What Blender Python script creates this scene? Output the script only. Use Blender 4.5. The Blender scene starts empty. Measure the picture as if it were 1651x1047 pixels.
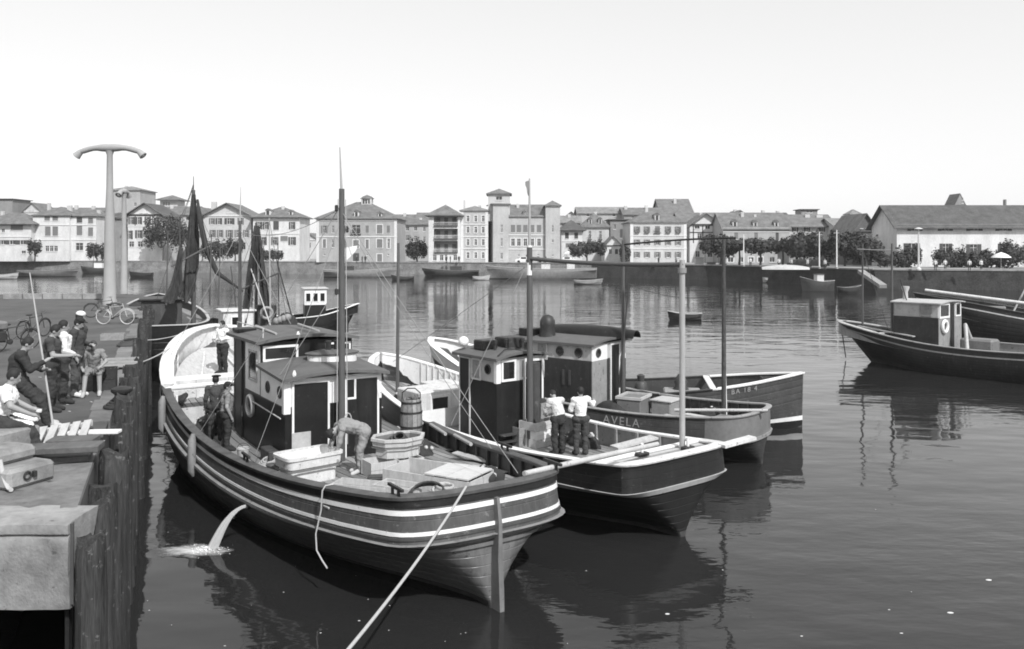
import bpy, bmesh, math, random
from mathutils import Vector, Matrix, noise
R = math.radians
SC = bpy.context.scene
COL = SC.collection
rnd = random.Random(7)
# ---------------------------------------------------------------- camera (level, with a falling lens shift so verticals stay vertical)
F, H, CX, YH = 1350.0, 6.3, 825.5, 402.0          # focal length in photo pixels, eye height over the water, principal column, horizon row
cam_d = bpy.data.cameras.new('camera'); cam = bpy.data.objects.new('camera', cam_d); COL.objects.link(cam)
cam.location = (0, 0, H); cam.rotation_euler = (R(90), 0, 0)
cam_d.sensor_width = 36; cam_d.lens = 36 * F / 1651
cam_d.shift_y = -(523.5 - YH) / 1651
cam_d.clip_start = 0.2; cam_d.clip_end = 6000
SC.camera = cam
SC.render.resolution_x, SC.render.resolution_y = 1024, 649
# ---------------------------------------------------------------- light: clear day, sun from the right and a little behind; black-and-white film
SUN = Vector((0.36, -0.60, 0.70)).normalized()
w = bpy.data.worlds.new('World'); SC.world = w; w.use_nodes = True
nt = w.node_tree
for n in list(nt.nodes): nt.nodes.remove(n)
sky = nt.nodes.new('ShaderNodeTexSky'); sky.sky_type = 'NISHITA'; sky.sun_disc = False
sky.sun_elevation = math.asin(SUN.z); sky.sun_rotation = math.atan2(SUN.x, SUN.y)
sky.dust_density = 0.8; sky.air_density = 1.7; sky.ozone_density = 1.0
sep = nt.nodes.new('ShaderNodeRGBToBW')             # black-and-white film
bg = nt.nodes.new('ShaderNodeBackground'); bg.inputs['Strength'].default_value = 0.15
wo = nt.nodes.new('ShaderNodeOutputWorld')
nt.links.new(sky.outputs[0], sep.inputs[0]); pw = nt.nodes.new('ShaderNodeMath'); pw.operation = 'POWER'; pw.inputs[1].default_value = 0.35      # shoulder of the film
ml = nt.nodes.new('ShaderNodeMath'); ml.operation = 'MULTIPLY'; ml.inputs[1].default_value = 3.15
nt.links.new(sep.outputs[0], pw.inputs[0]); nt.links.new(pw.outputs[0], ml.inputs[0]); nt.links.new(ml.outputs[0], bg.inputs[0]); nt.links.new(bg.outputs[0], wo.inputs[0])
sl = bpy.data.lights.new('sun', 'SUN'); sl.energy = 3.8; sl.angle = R(0.6); sl.color = (1, 1, 1)
so = bpy.data.objects.new('sun', sl); COL.objects.link(so)
so.rotation_euler = SUN.to_track_quat('Z', 'Y').to_euler()
vs = SC.view_settings
vs.view_transform = 'Standard'; vs.look = 'None'; vs.exposure = 0.2; vs.gamma = 1.0; vs.use_curve_mapping = False
SC.cycles.filter_width = 1.8; SC.cycles.max_bounces = 6; SC.cycles.diffuse_bounces = 3; SC.cycles.glossy_bounces = 3; SC.cycles.transparent_max_bounces = 6
SC.cycles.caustics_reflective = False; SC.cycles.caustics_refractive = False

# ---------------------------------------------------------------- helpers
def pz(px, py, z):            # photo pixel -> point on the level z
    d = (H - z) * F / (py - YH); return Vector(((px - CX) / F * d, d, z))
def pd(px, py, d):            # photo pixel -> point at distance d
    return Vector(((px - CX) / F * d, d, H - (py - YH) / F * d))
def lerp(a, b, t): return a + (b - a) * t
def clamp(t, a=0.0, b=1.0): return max(a, min(b, t))
def ease(t): t = clamp(t); return t * t * (3 - 2 * t)
def curve(pts):               # smooth curve through (s, value) points
    n = len(pts)
    m = []
    for i in range(n):
        if i == 0: m.append((pts[1][1] - pts[0][1]) / (pts[1][0] - pts[0][0]))
        elif i == n - 1: m.append((pts[-1][1] - pts[-2][1]) / (pts[-1][0] - pts[-2][0]))
        else: m.append((pts[i + 1][1] - pts[i - 1][1]) / (pts[i + 1][0] - pts[i - 1][0]))
    def f(s):
        if s <= pts[0][0]: return pts[0][1]
        if s >= pts[-1][0]: return pts[-1][1]
        for i in range(n - 1):
            if s <= pts[i + 1][0]: break
        h = pts[i + 1][0] - pts[i][0]; t = (s - pts[i][0]) / h
        return ((2*t**3 - 3*t*t + 1) * pts[i][1] + (t**3 - 2*t*t + t) * h * m[i] + (-2*t**3 + 3*t*t) * pts[i+1][1] + (t**3 - t*t) * h * m[i+1])
    return f

MATS = {}
def mat(name, v, rough=0.65, var=0.12, scale=4.0, bump=0.0, bscale=None, stretch=(1, 1, 1), metallic=0.0, spec=0.4, fine=0.35, coat=0.0, wear=0.0, chip=None):
    """grey paint / wood / stone: base value v with two scales of blotches, optional fine relief"""
    if name in MATS: return MATS[name]
    m = bpy.data.materials.new(name); MATS[name] = m; m.use_nodes = True
    t = m.node_tree; b = t.nodes['Principled BSDF']
    tc = t.nodes.new('ShaderNodeTexCoord'); mp = t.nodes.new('ShaderNodeMapping'); mp.inputs['Scale'].default_value = stretch
    t.links.new(tc.outputs['Object'], mp.inputs[0])
    n1 = t.nodes.new('ShaderNodeTexNoise'); n1.inputs['Scale'].default_value = scale; n1.inputs['Detail'].default_value = 9; n1.inputs['Roughness'].default_value = 0.65
    n2 = t.nodes.new('ShaderNodeTexNoise'); n2.inputs['Scale'].default_value = scale * 9; n2.inputs['Detail'].default_value = 3
    t.links.new(mp.outputs[0], n1.inputs[0]); t.links.new(mp.outputs[0], n2.inputs[0])
    mx = t.nodes.new('ShaderNodeMath'); mx.operation = 'MULTIPLY_ADD'; mx.inputs[1].default_value = fine
    t.links.new(n2.outputs[0], mx.inputs[0]); t.links.new(n1.outputs[0], mx.inputs[2])
    cr = t.nodes.new('ShaderNodeMapRange')
    c = 0.5 + fine * 0.5
    cr.inputs[1].default_value = c - 0.28; cr.inputs[2].default_value = c + 0.28
    cr.inputs[3].default_value = v * (1 - var); cr.inputs[4].default_value = min(0.95, v * (1 + var))
    t.links.new(mx.outputs[0], cr.inputs[0]); col = cr.outputs[0]
    if wear:                 # flaked spots and runs of grime in the paint
        def layer(scale_, st, lo, hi, target, amt, col):
            mp2 = t.nodes.new('ShaderNodeMapping'); mp2.inputs['Scale'].default_value = st; t.links.new(tc.outputs['Object'], mp2.inputs[0])
            nw = t.nodes.new('ShaderNodeTexNoise'); nw.inputs['Scale'].default_value = scale_; nw.inputs['Detail'].default_value = 8; nw.inputs['Roughness'].default_value = .7
            t.links.new(mp2.outputs[0], nw.inputs[0])
            rr = t.nodes.new('ShaderNodeMapRange'); rr.inputs[1].default_value = lo; rr.inputs[2].default_value = hi; rr.inputs[4].default_value = amt; t.links.new(nw.outputs[0], rr.inputs[0])
            mm = t.nodes.new('ShaderNodeMix'); mm.data_type = 'FLOAT'; t.links.new(rr.outputs[0], mm.inputs[0]); t.links.new(col, mm.inputs[2]); mm.inputs[3].default_value = target; return mm.outputs[0]
        tg = chip if chip is not None else v * .3
        col = layer(7.0, (1, 1, 1), .66 - .08 * wear, .70 - .08 * wear, tg, .8, col)
        col = layer(2.2, (3.2, 3.2, .22), .52, .78, lerp(v, tg, .7), .75 * wear, col)
    t.links.new(col, b.inputs['Base Color'])
    b.inputs['Roughness'].default_value = rough; b.inputs['Metallic'].default_value = metallic
    b.inputs['Specular IOR Level'].default_value = spec
    if coat: b.inputs['Coat Weight'].default_value = coat
    if bump:
        nb = t.nodes.new('ShaderNodeTexNoise'); nb.inputs['Scale'].default_value = bscale or scale * 6; nb.inputs['Detail'].default_value = 5
        t.links.new(mp.outputs[0], nb.inputs[0])
        bm_ = t.nodes.new('ShaderNodeBump'); bm_.inputs['Strength'].default_value = min(1, bump); bm_.inputs['Distance'].default_value = 0.02
        t.links.new(nb.outputs[0], bm_.inputs['Height']); t.links.new(bm_.outputs[0], b.inputs['Normal'])
    return m

class MB:
    """collects shapes; build() links them as one mesh object"""
    def __init__(s): s.v = []; s.f = []; s.m = []; s.cm = 0
    def add(s, vs, fs):
        o = len(s.v); s.v += [tuple(p) for p in vs]
        for f in fs: s.f.append(tuple(i + o for i in f)); s.m.append(s.cm)
        return s
    def box(s, x0, x1, y0, y1, z0, z1, M=None):
        p = [Vector((x, y, z)) for z in (z0, z1) for y in (y0, y1) for x in (x0, x1)]
        if M is not None: p = [M @ q for q in p]
        return s.add(p, [(0, 2, 3, 1), (4, 5, 7, 6), (0, 1, 5, 4), (2, 6, 7, 3), (0, 4, 6, 2), (1, 3, 7, 5)])
    def bbox(s, x0, x1, y0, y1, z0, z1, c=0.02, M=None):      # box with chamfered edges
        pts = []; fs = []
        bm = bmesh.new(); bmesh.ops.create_cube(bm, size=1)
        for v in bm.verts: v.co = Vector((lerp(x0, x1, v.co.x + .5), lerp(y0, y1, v.co.y + .5), lerp(z0, z1, v.co.z + .5)))
        bmesh.ops.bevel(bm, geom=bm.edges[:] , offset=c, segments=1, affect='EDGES')
        bm.verts.index_update()
        p = [v.co.copy() for v in bm.verts]
        if M is not None: p = [M @ q for q in p]
        s.add(p, [[v.index for v in f.verts] for f in bm.faces]); bm.free(); return s
    def bar(s, p, q, w, h, up=(0, 0, 1)):                      # rectangular bar from p to q
        p = Vector(p); q = Vector(q); d = (q - p); L = d.length; d.normalize()
        u = Vector(up); x = d.cross(u)
        if x.length < 1e-4: x = d.cross(Vector((1, 0, 0)))
        x.normalize(); u = x.cross(d)
        c = [p + x * a * w / 2 + u * b * h / 2 for a, b in ((-1, -1), (1, -1), (1, 1), (-1, 1))]
        return s.add(c + [k + d * L for k in c], [(3, 2, 1, 0), (4, 5, 6, 7), (0, 1, 5, 4), (1, 2, 6, 5), (2, 3, 7, 6), (3, 0, 4, 7)])
    def tube(s, pts, r, n=8, cap=True):                        # tube along points, r a number or a list
        pts = [Vector(p) for p in pts]; k = len(pts)
        rs = r if isinstance(r, (list, tuple)) else [r] * k
        rings = []; ref = None
        for i, p in enumerate(pts):
            d = (pts[min(i + 1, k - 1)] - pts[max(i - 1, 0)])
            if d.length < 1e-9: d = Vector((0, 0, 1))
            d.normalize()
            if ref is None:
                ref = Vector((1, 0, 0)) if abs(d.x) < 0.8 else Vector((0, 1, 0))
            a = (ref - d * ref.dot(d))
            if a.length < 1e-5: a = d.orthogonal()
            a.normalize(); ref = a; b = d.cross(a)
            rings.append([p + (a * math.cos(2 * math.pi * j / n) + b * math.sin(2 * math.pi * j / n)) * rs[i] for j in range(n)])
        vs = [q for rg in rings for q in rg]; fs = []
        for i in range(k - 1):
            for j in range(n):
                fs.append((i*n + j, i*n + (j+1) % n, (i+1)*n + (j+1) % n, (i+1)*n + j))
        if cap: fs.append(tuple(range(n))[::-1]); fs.append(tuple((k-1)*n + j for j in range(n)))
        return s.add(vs, fs)
    def lathe(s, prof, c=(0, 0, 0), n=16, M=None):             # prof = [(r, z)]
        c = Vector(c); vs = []; fs = []
        for r, z in prof:
            for j in range(n):
                a = 2 * math.pi * j / n; vs.append(Vector((r * math.cos(a), r * math.sin(a), z)))
        for i in range(len(prof) - 1):
            for j in range(n): fs.append((i*n + j, i*n + (j+1) % n, (i+1)*n + (j+1) % n, (i+1)*n + j))
        fs.append(tuple(range(n))[::-1]); fs.append(tuple((len(prof)-1)*n + j for j in range(n)))
        if M is not None: vs = [M @ v for v in vs]
        return s.add([v + c for v in vs], fs)
    def ellipsoid(s, c, r, n=10, m=6, M=None):
        c = Vector(c); vs = [Vector((0, 0, -1))]; fs = []
        for i in range(1, m):
            t = math.pi * i / m
            for j in range(n):
                a = 2 * math.pi * j / n; vs.append(Vector((math.sin(t) * math.cos(a), math.sin(t) * math.sin(a), -math.cos(t))))
        vs.append(Vector((0, 0, 1))); last = len(vs) - 1
        for j in range(n): fs.append((0, 1 + (j+1) % n, 1 + j)); fs.append((last, last - n + j, last - n + (j+1) % n))
        for i in range(m - 2):
            for j in range(n): fs.append((1 + i*n + j, 1 + i*n + (j+1) % n, 1 + (i+1)*n + (j+1) % n, 1 + (i+1)*n + j))
        vs = [Vector((v.x * r[0], v.y * r[1], v.z * r[2])) for v in vs]
        if M is not None: vs = [M @ v for v in vs]
        return s.add([v + c for v in vs], fs)
    def torus(s, c, R_, r, axis='z', n=20, m=8, M=None):
        c = Vector(c); vs = []; fs = []
        for i in range(n):
            a = 2 * math.pi * i / n
            for j in range(m):
                b = 2 * math.pi * j / m; q = R_ + r * math.cos(b)
                p = Vector((q * math.cos(a), q * math.sin(a), r * math.sin(b)))
                if axis == 'y': p = Vector((p.x, p.z, p.y))
                elif axis == 'x': p = Vector((p.z, p.x, p.y))
                vs.append(c + (M @ p if M is not None else p))
        for i in range(n):
            for j in range(m): fs.append((i*m + j, ((i+1) % n)*m + j, ((i+1) % n)*m + (j+1) % m, i*m + (j+1) % m))
        return s.add(vs, fs)
    def loft(s, rows, closed=False):
        n = len(rows[0]); vs = [p for r_ in rows for p in r_]; fs = []
        for i in range(len(rows) - 1):
            for j in range(n if closed else n - 1):
                a, b = i*n + j, i*n + (j+1) % n; c, d = (i+1)*n + (j+1) % n, (i+1)*n + j
                fs.append((a, b, c, d))
        return s.add(vs, fs)
    def mesh(s, name, mats, smooth=False):
        me = bpy.data.meshes.new(name); me.from_pydata(s.v, [], s.f)
        for m_ in (mats if isinstance(mats, (list, tuple)) else [mats]): me.materials.append(m_)
        if any(s.m): me.polygons.foreach_set('material_index', s.m)
        if smooth:
            me.polygons.foreach_set('use_smooth', [True] * len(me.polygons))
            try: me.set_sharp_from_angle(angle=R(smooth if smooth is not True else 40))
            except Exception: pass
        me.update(); return me
    def build(s, name, mats, parent=None, smooth=False, loc=None, rz=0):
        return link(name, s.mesh(name, mats, smooth), parent, loc, rz)

def link(name, me, parent=None, loc=None, rz=0):
    o = bpy.data.objects.new(name, me); COL.objects.link(o); o.parent = parent
    if loc is not None: o.location = loc
    if rz: o.rotation_euler = (0, 0, rz)
    return o
def tag(o, label=None, cat=None, group=None, kind=None):
    if label: o['label'] = label
    if cat: o['category'] = cat
    if group: o['group'] = group
    if kind: o['kind'] = kind
    return o
def thing(name, label, cat, loc=(0, 0, 0), rz=0, group=None):
    o = bpy.data.objects.new(name, None); COL.objects.link(o); o.empty_display_size = 0.2
    o.location = loc; o.rotation_euler = (0, 0, rz)
    return tag(o, label, cat, group)
def copy_tree(o, parent=None):
    c = o.copy(); COL.objects.link(c); c.parent = parent
    for k in list(o.children): copy_tree(k, c)
    return c
def MX(loc, rz=0, rx=0, ry=0):
    return Matrix.Translation(Vector(loc)) @ Matrix.Rotation(rz, 4, 'Z') @ Matrix.Rotation(ry, 4, 'Y') @ Matrix.Rotation(rx, 4, 'X')
def sag(p, q, drop, n=14):    # hanging rope between two points
    p = Vector(p); q = Vector(q)
    return [p.lerp(q, i / n) - Vector((0, 0, drop * 4 * (i / n) * (1 - i / n))) for i in range(n + 1)]

# ---------------------------------------------------------------- materials (a monochrome place: every value is a grey)
M_white = mat('white paint', 0.76, 0.5, 0.12, 2.5, 0.1, wear=.35)
M_white2 = mat('weathered white paint', 0.60, 0.6, 0.25, 3, 0.15, wear=.8)
M_black = mat('black paint', 0.014, 0.42, 0.4, 3, 0.12, spec=0.35, wear=.5, chip=.06)
M_dark = mat('dark hull paint', 0.03, 0.5, 0.4, 1.6, 0.15, wear=.7, chip=.085)
M_dark2 = mat('faded dark paint', 0.055, 0.6, 0.35, 1.8, 0.15, wear=.7, chip=.13)
M_mid = mat('mid grey hull paint', 0.16, 0.5, 0.25, 1.4, 0.15, wear=.7)
M_mid2 = mat('worn grey paint', 0.26, 0.6, 0.25, 1.6, 0.15, wear=.8)
M_light = mat('light grey paint', 0.44, 0.55, 0.2, 2, 0.12, wear=.6)
M_roof = mat('tarred canvas roof', 0.11, 0.75, 0.2, 2, 0.2)
M_plank = mat('scrubbed deck plank', 0.24, 0.7, 0.35, 2.5, 0.25, stretch=(5, 0.5, 5))
M_plank2 = mat('pale box wood', 0.46, 0.7, 0.25, 3, 0.2, stretch=(4, 1, 1))
M_plank3 = mat('dark wet plank', 0.10, 0.5, 0.4, 2.5, 0.25, stretch=(5, 0.5, 5))
M_spar = mat('varnished spar', 0.09, 0.45, 0.3, 6, 0.1, stretch=(4, 4, 0.5))
M_spar_l = mat('pale spar', 0.36, 0.55, 0.2, 6, 0.1, stretch=(4, 4, 0.5))
M_rope = mat('hemp rope', 0.42, 0.85, 0.2, 30, 0.3)
M_rope_d = mat('tarred rope', 0.07, 0.85, 0.2, 30, 0.3)
M_glass = mat('dark window glass', 0.02, 0.08, 0.3, 2, 0, spec=0.6)
M_metal = mat('dull metal', 0.2, 0.45, 0.3, 5, 0.1, metallic=0.6)
M_iron = mat('dark iron', 0.03, 0.6, 0.4, 6, 0.2)
M_stay = mat('weathered rigging', 0.25, 0.85, 0.2, 30, 0.2)
M_net = mat('tanned net cloth', 0.035, 0.9, 0.4, 3, 0.4)
def net_material():          # open mesh: holes let the background through
    m = mat('open fishing net', 0.045, 0.95, 0.5, 2, 0.3); t = m.node_tree; b = t.nodes['Principled BSDF']
    tc = t.nodes.new('ShaderNodeTexCoord'); n = t.nodes.new('ShaderNodeTexNoise'); n.inputs['Scale'].default_value = 5; n.inputs['Detail'].default_value = 8; n.inputs['Roughness'].default_value = .75
    mp = t.nodes.new('ShaderNodeMapping'); mp.inputs['Scale'].default_value = (2.5, 2.5, .5); t.links.new(tc.outputs['Object'], mp.inputs[0]); t.links.new(mp.outputs[0], n.inputs[0])
    r = t.nodes.new('ShaderNodeMapRange'); r.inputs[1].default_value = .36; r.inputs[2].default_value = .46; t.links.new(n.outputs[0], r.inputs[0]); t.links.new(r.outputs[0], b.inputs['Alpha']); return m
M_netm = net_material()
M_rubber = mat('tyre rubber', 0.015, 0.8, 0.2, 6, 0.2)
# ================================================================ THE SETTING
# water
def water_material():
    m = bpy.data.materials.new('harbour water'); m.use_nodes = True; t = m.node_tree; b = t.nodes['Principled BSDF']
    b.inputs['Base Color'].default_value = (0.02, 0.02, 0.02, 1); b.inputs['Roughness'].default_value = 0.035
    b.inputs['IOR'].default_value = 1.333; b.inputs['Specular IOR Level'].default_value = 0.5
    tc = t.nodes.new('ShaderNodeTexCoord')
    def nz(scale, st, det=2, rot=0.0):
        mp = t.nodes.new('ShaderNodeMapping'); mp.inputs['Scale'].default_value = st; mp.inputs['Rotation'].default_value = (0, 0, rot)
        n = t.nodes.new('ShaderNodeTexNoise'); n.inputs['Scale'].default_value = scale; n.inputs['Detail'].default_value = det; n.inputs['Roughness'].default_value = 0.5
        t.links.new(tc.outputs['Object'], mp.inputs[0]); t.links.new(mp.outputs[0], n.inputs[0]); return n
    n1 = nz(0.32, (1, 1.7, 1), 2, 0.25); n2 = nz(1.5, (1, 2.2, 1), 2, -0.15); n3 = nz(6.0, (1, 1.8, 1), 2, 0.1)
    nm = nz(0.05, (1, 1.3, 1), 2)                                # calm and ruffled patches
    mr = t.nodes.new('ShaderNodeMapRange'); mr.inputs[1].default_value = 0.42; mr.inputs[2].default_value = 0.62; mr.inputs[3].default_value = 0.18; mr.inputs[4].default_value = 1.0
    t.links.new(nm.outputs[0], mr.inputs[0])
    def ma(op, a, b_, c=None):
        k = t.nodes.new('ShaderNodeMath'); k.operation = op
        for i, x in enumerate((a, b_, c)):
            if x is None: continue
            if isinstance(x, (int, float)): k.inputs[i].default_value = x
            else: t.links.new(x, k.inputs[i])
        return k.outputs[0]
    fine = ma('ADD', ma('MULTIPLY', n2.outputs[0], 0.015), ma('MULTIPLY', n3.outputs[0], 0.0025))
    h = ma('ADD', ma('MULTIPLY', n1.outputs[0], 0.05), ma('MULTIPLY', fine, mr.outputs[0]))
    bp = t.nodes.new('ShaderNodeBump'); bp.inputs['Strength'].default_value = 1.0; bp.inputs['Distance'].default_value = 1.0
    t.links.new(h, bp.inputs['Height']); t.links.new(bp.outputs[0], b.inputs['Normal'])
    return m
M_water = water_material()
o = MB().add([(-900, -60, 0), (900, -60, 0), (900, 900, 0), (-900, 900, 0)], [(0, 1, 2, 3)]).build('water', M_water)
tag(o, 'dark calm harbour water', 'water', kind='structure')

# ---- near quay: concrete deck on timber piles
QZ = 3.06
E0, E1 = Vector((-5.17, 9.87)), Vector((-19.5, 44.6))
ed = (E1 - E0).normalized(); en = Vector((ed.y, -ed.x))          # along the edge (away), and out over the water
def edge(t, off=0.0, z=QZ): p = E0 + ed * t + en * off; return Vector((p.x, p.y, z))
M_conc = mat('worn concrete', 0.16, 0.85, 0.5, 0.8, 0.35, 9)
M_conc2 = mat('pale concrete', 0.27, 0.85, 0.5, 1.2, 0.3, 12)
M_asph = mat('dusty asphalt', 0.085, 0.9, 0.45, 0.35, 0.3, 20)
M_pile = mat('weathered timber pile', 0.035, 0.85, 0.95, 3.0, 1.0, 14, stretch=(3, 3, 0.22), fine=.6, wear=.8, chip=.17)
mb = MB()
far_t = 54.2
a0 = edge(0); a1 = edge(far_t)
L0, L1 = Vector((-40, 9.2, QZ)), Vector((-140, a1.y, QZ))
top = [a0, a1, L1, L0]
mb.add(top + [Vector((p.x, p.y, QZ - 0.95)) for p in top], [(0, 1, 2, 3), (0, 4, 5, 1), (3, 7, 4, 0), (1, 5, 6, 2), (7, 6, 5, 4)])
quay = mb.build('quay', M_asph)
tag(quay, 'concrete and asphalt quay deck on timber piles', 'quay', kind='structure')
# kerb of edge blocks and concrete skirt near the camera
blk = None
t = 0.0; k = 0
f0 = Vector((-14.0, 9.78, 0)); f1 = Vector((a0.x - .02, a0.y, 0))       # cast skirt under the front edge of the deck
dx = (f1 - f0).normalized(); nn = Vector((dx.y, -dx.x, 0))
def skirt_pt(u, off, z):
    p = f0.lerp(f1, u) + nn * off; q = Vector((p.x, p.y, z)); k = noise.noise(q * 2.3) * .03 + noise.noise(q * 7) * .014
    if u >= 1: return q + Vector((k - .02, 0, k))
    return q + nn * k + Vector((0, 0, k * .8))
prof = [(-.7, QZ + .01), (-.35, QZ + .02), (-.06, QZ + .025), (.05, QZ + .0), (.06, QZ - .08), (.055, QZ - .11), (.0, QZ - .125), (.045, QZ - .16), (.045, QZ - .3), (.05, QZ - .55), (.03, QZ - .62), (.04, QZ - .85), (.02, QZ - 1.0), (-.3, QZ - 1.02)]
M_skirt = mat('stained cast concrete', 0.25, 0.88, 0.65, 0.9, 0.5, 30, stretch=(1, 1, .8), fine=.25, wear=.45, chip=.07)
MB().loft([[skirt_pt(1 - (1 - i / 60) ** 1.0, off, z) for i in range(61)] for off, z in prof]).build('concrete_skirt', M_skirt, quay, 60)
MB().add([skirt_pt(1, off, z) for off, z in prof], [tuple(range(len(prof)))]).build('skirt_end', M_skirt, quay)
ap = []                                                               # worn concrete apron in front of the asphalt
for j in range(9):
    row = []
    for i in range(25):
        e = edge(3.9 * j / 8 + .02, -.02); x = lerp(e.x, -15, (i / 24) ** 1.6); row.append(Vector((x, e.y - .0, QZ + .006 + .012 * noise.noise(Vector((x, e.y, 0)) * 1.3))))
    ap.append(row)
MB().loft(ap).build('concrete_apron', mat('apron concrete', 0.17, 0.85, 0.7, .8, 0.6, 30, fine=.3, wear=.3, chip=.06), quay, 60)
n_blk = 34; bl = 1.25
for i in range(n_blk):
    t0 = 0.05 + i * (bl + 0.012) * 1.0
    if t0 < 5.5: continue
    mbk = MB(); wv = rnd.uniform(.30, .5); hz = rnd.uniform(.006, .035)
    A, B = edge(t0, 0.012 + rnd.uniform(0, .03)), edge(t0 + bl, 0.012 + rnd.uniform(0, .03)); C, D = edge(t0 + bl, -wv), edge(t0, -wv)
    up = Vector((0, 0, hz)); dn = Vector((0, 0, -.28))
    mbk.add([A + up, B + up, C + up, D + up, A + dn, B + dn], [(0, 1, 2, 3), (0, 4, 5, 1), (3, 4, 0), (1, 5, 2)])
    mbk.build('kerb_block', M_conc, quay)
# dark slope of rubble under the deck
mb = MB()
rows = []
for j in range(5):
    row = []
    for i in range(19):
        p = edge(-4 + i * 3.2, -0.5 - j * 1.1, 0); row.append((p.x, p.y, -0.5 + j * 0.75 + rnd.uniform(-.2, .2)))
    rows.append(row)
mb.loft(rows)
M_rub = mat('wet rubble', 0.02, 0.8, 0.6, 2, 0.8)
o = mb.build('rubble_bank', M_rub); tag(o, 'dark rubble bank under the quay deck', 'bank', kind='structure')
# timber piles standing along the edge
def pile(t, off, r, ztop, lean=(0, 0), sq=0.0):
    p = edge(t, off, 0); n = 18; rings = []; ph = rnd.uniform(0, 60)
    zs = [-0.8, 0.0, .25] + [lerp(.5, ztop - .25, i / 9) for i in range(10)] + [ztop - .1, ztop - .02]
    ragged = [rnd.uniform(-.16, .03) for _ in range(n)]
    for z in zs:
        q = []; top_ = z > ztop - .15
        for j in range(n):
            a = 2 * math.pi * j / n; c, s_ = math.cos(a), math.sin(a)
            gr = noise.noise(Vector((c * 3 + ph, s_ * 3, z * .35))) * .16 + noise.noise(Vector((c * 9, s_ * 9 + ph, z * .5))) * .09 + noise.noise(Vector((c, s_, z * 2.5 + ph))) * .06
            rr = r * (1.06 - .03 * z + gr) * (.92 if top_ else 1)
            if z < .5: rr *= 1.06
            q.append(Vector((p.x + rr * c + lean[0] * z, p.y + rr * s_ + lean[1] * z, z + (ragged[j] if top_ else 0))))
        rings.append(q)
    m_ = MB().loft(rings, True); m_.add(rings[-1], [tuple(range(n))])
    return m_.build('timber_pile', M_pile, quay, 35)
pile(-.1, .2, .17, 2.93); pile(.3, .16, .19, 2.86); pile(.78, .05, .13, 2.6); pile(1.2, .2, .2, 2.97, (-.01, 0)); pile(2.15, .2, .25, 3.0, (.0, 0)); pile(2.75, .1, .15, 2.7)
pile(3.2, .24, .22, 3.24, (.01, 0)); pile(4.3, .2, .22, 2.85, (.01, 0)); pile(5.3, .24, .2, 3.3, (.012, 0)); pile(6.1, .28, .17, 3.62); pile(7.2, .24, .19, 3.35, (.02, 0))
tt = 8.2
while tt < 44:
    pile(tt, rnd.uniform(.10, .30), rnd.uniform(.12, .2), rnd.uniform(2.9, 3.75), (rnd.uniform(-.015, .03), 0)); tt += rnd.uniform(.75, 1.5)
# one horizontal timber waling behind the piles
for i in range(7):
    A, B = edge(2.6 + i * 6.0, .03, 2.4 + rnd.uniform(-.04, .04)), edge(8.5 + i * 6.0, .03, 2.4 + rnd.uniform(-.04, .04))
    MB().bar(A, B, .12, .22).build('waling_beam', M_pile, quay)
# black timber sheeting closing the side of the deck between the piles
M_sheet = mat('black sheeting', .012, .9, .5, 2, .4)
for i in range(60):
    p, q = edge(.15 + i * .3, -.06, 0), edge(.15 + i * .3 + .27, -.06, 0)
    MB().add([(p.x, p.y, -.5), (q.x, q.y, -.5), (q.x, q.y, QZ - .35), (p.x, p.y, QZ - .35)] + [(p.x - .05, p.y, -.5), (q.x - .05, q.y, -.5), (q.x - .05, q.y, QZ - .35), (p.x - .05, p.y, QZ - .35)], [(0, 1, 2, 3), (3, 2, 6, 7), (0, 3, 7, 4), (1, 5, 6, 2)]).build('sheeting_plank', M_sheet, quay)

# ---- far shore: ground sheet and quay walls
GZ = 3.0
shore = [Vector(p) for p in ((-420, 330), (-150, 232), (-92, 226), (-58, 214), (-15, 203), (18, 190), (40, 172), (52, 150), (58, 134), (90, 124), (150, 108), (420, 60))]
M_far_ground = mat('pale quay paving', 0.26, 0.9, 0.2, 0.05, 0)
M_far_wall = mat('harbour wall stone', 0.17, 0.9, 0.6, 0.5, 0.6, 2.5, fine=.8)
mb = MB(); n = len(shore)
tops = [Vector((p.x, p.y, GZ)) for p in shore]; back = [Vector((p.x * 3.2, 1500, GZ)) for p in shore]
mb.loft([tops, back])
o = mb.build('ground', M_far_ground); tag(o, 'pale quayside ground in front of the houses', 'ground', kind='structure')
far_wall = MB()
far_wall.loft([[Vector((p.x, p.y - .05, GZ + .0)) for p in shore[:6]], [Vector((p.x, p.y - 1.1, -1.0)) for p in shore[:6]]])
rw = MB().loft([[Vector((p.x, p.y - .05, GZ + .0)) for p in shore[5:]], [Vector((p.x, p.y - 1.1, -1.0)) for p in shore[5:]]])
tag(rw.build('harbour_wall', mat('dark wall stone', 0.035, 0.9, 0.7, 0.5, 0.6, 2.5, fine=.8)), 'dark harbour wall below the tree row', 'harbour wall', kind='structure')  # right stretch of the wall, much darker than the left one
far_wall = tag(far_wall.build('harbour_wall', M_far_wall), 'sloping stone harbour wall along the far shore', 'harbour wall', kind='structure')
# coping stones on the far wall (as far as they can be told apart: one strip per stretch)
for i in range(1, n - 2):
    A, B = tops[i], tops[i + 1]
    MB().bar(A + Vector((0, .05, .06)), B + Vector((0, .05, .06)), .5, .24).build('coping', M_conc2, far_wall)
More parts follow.
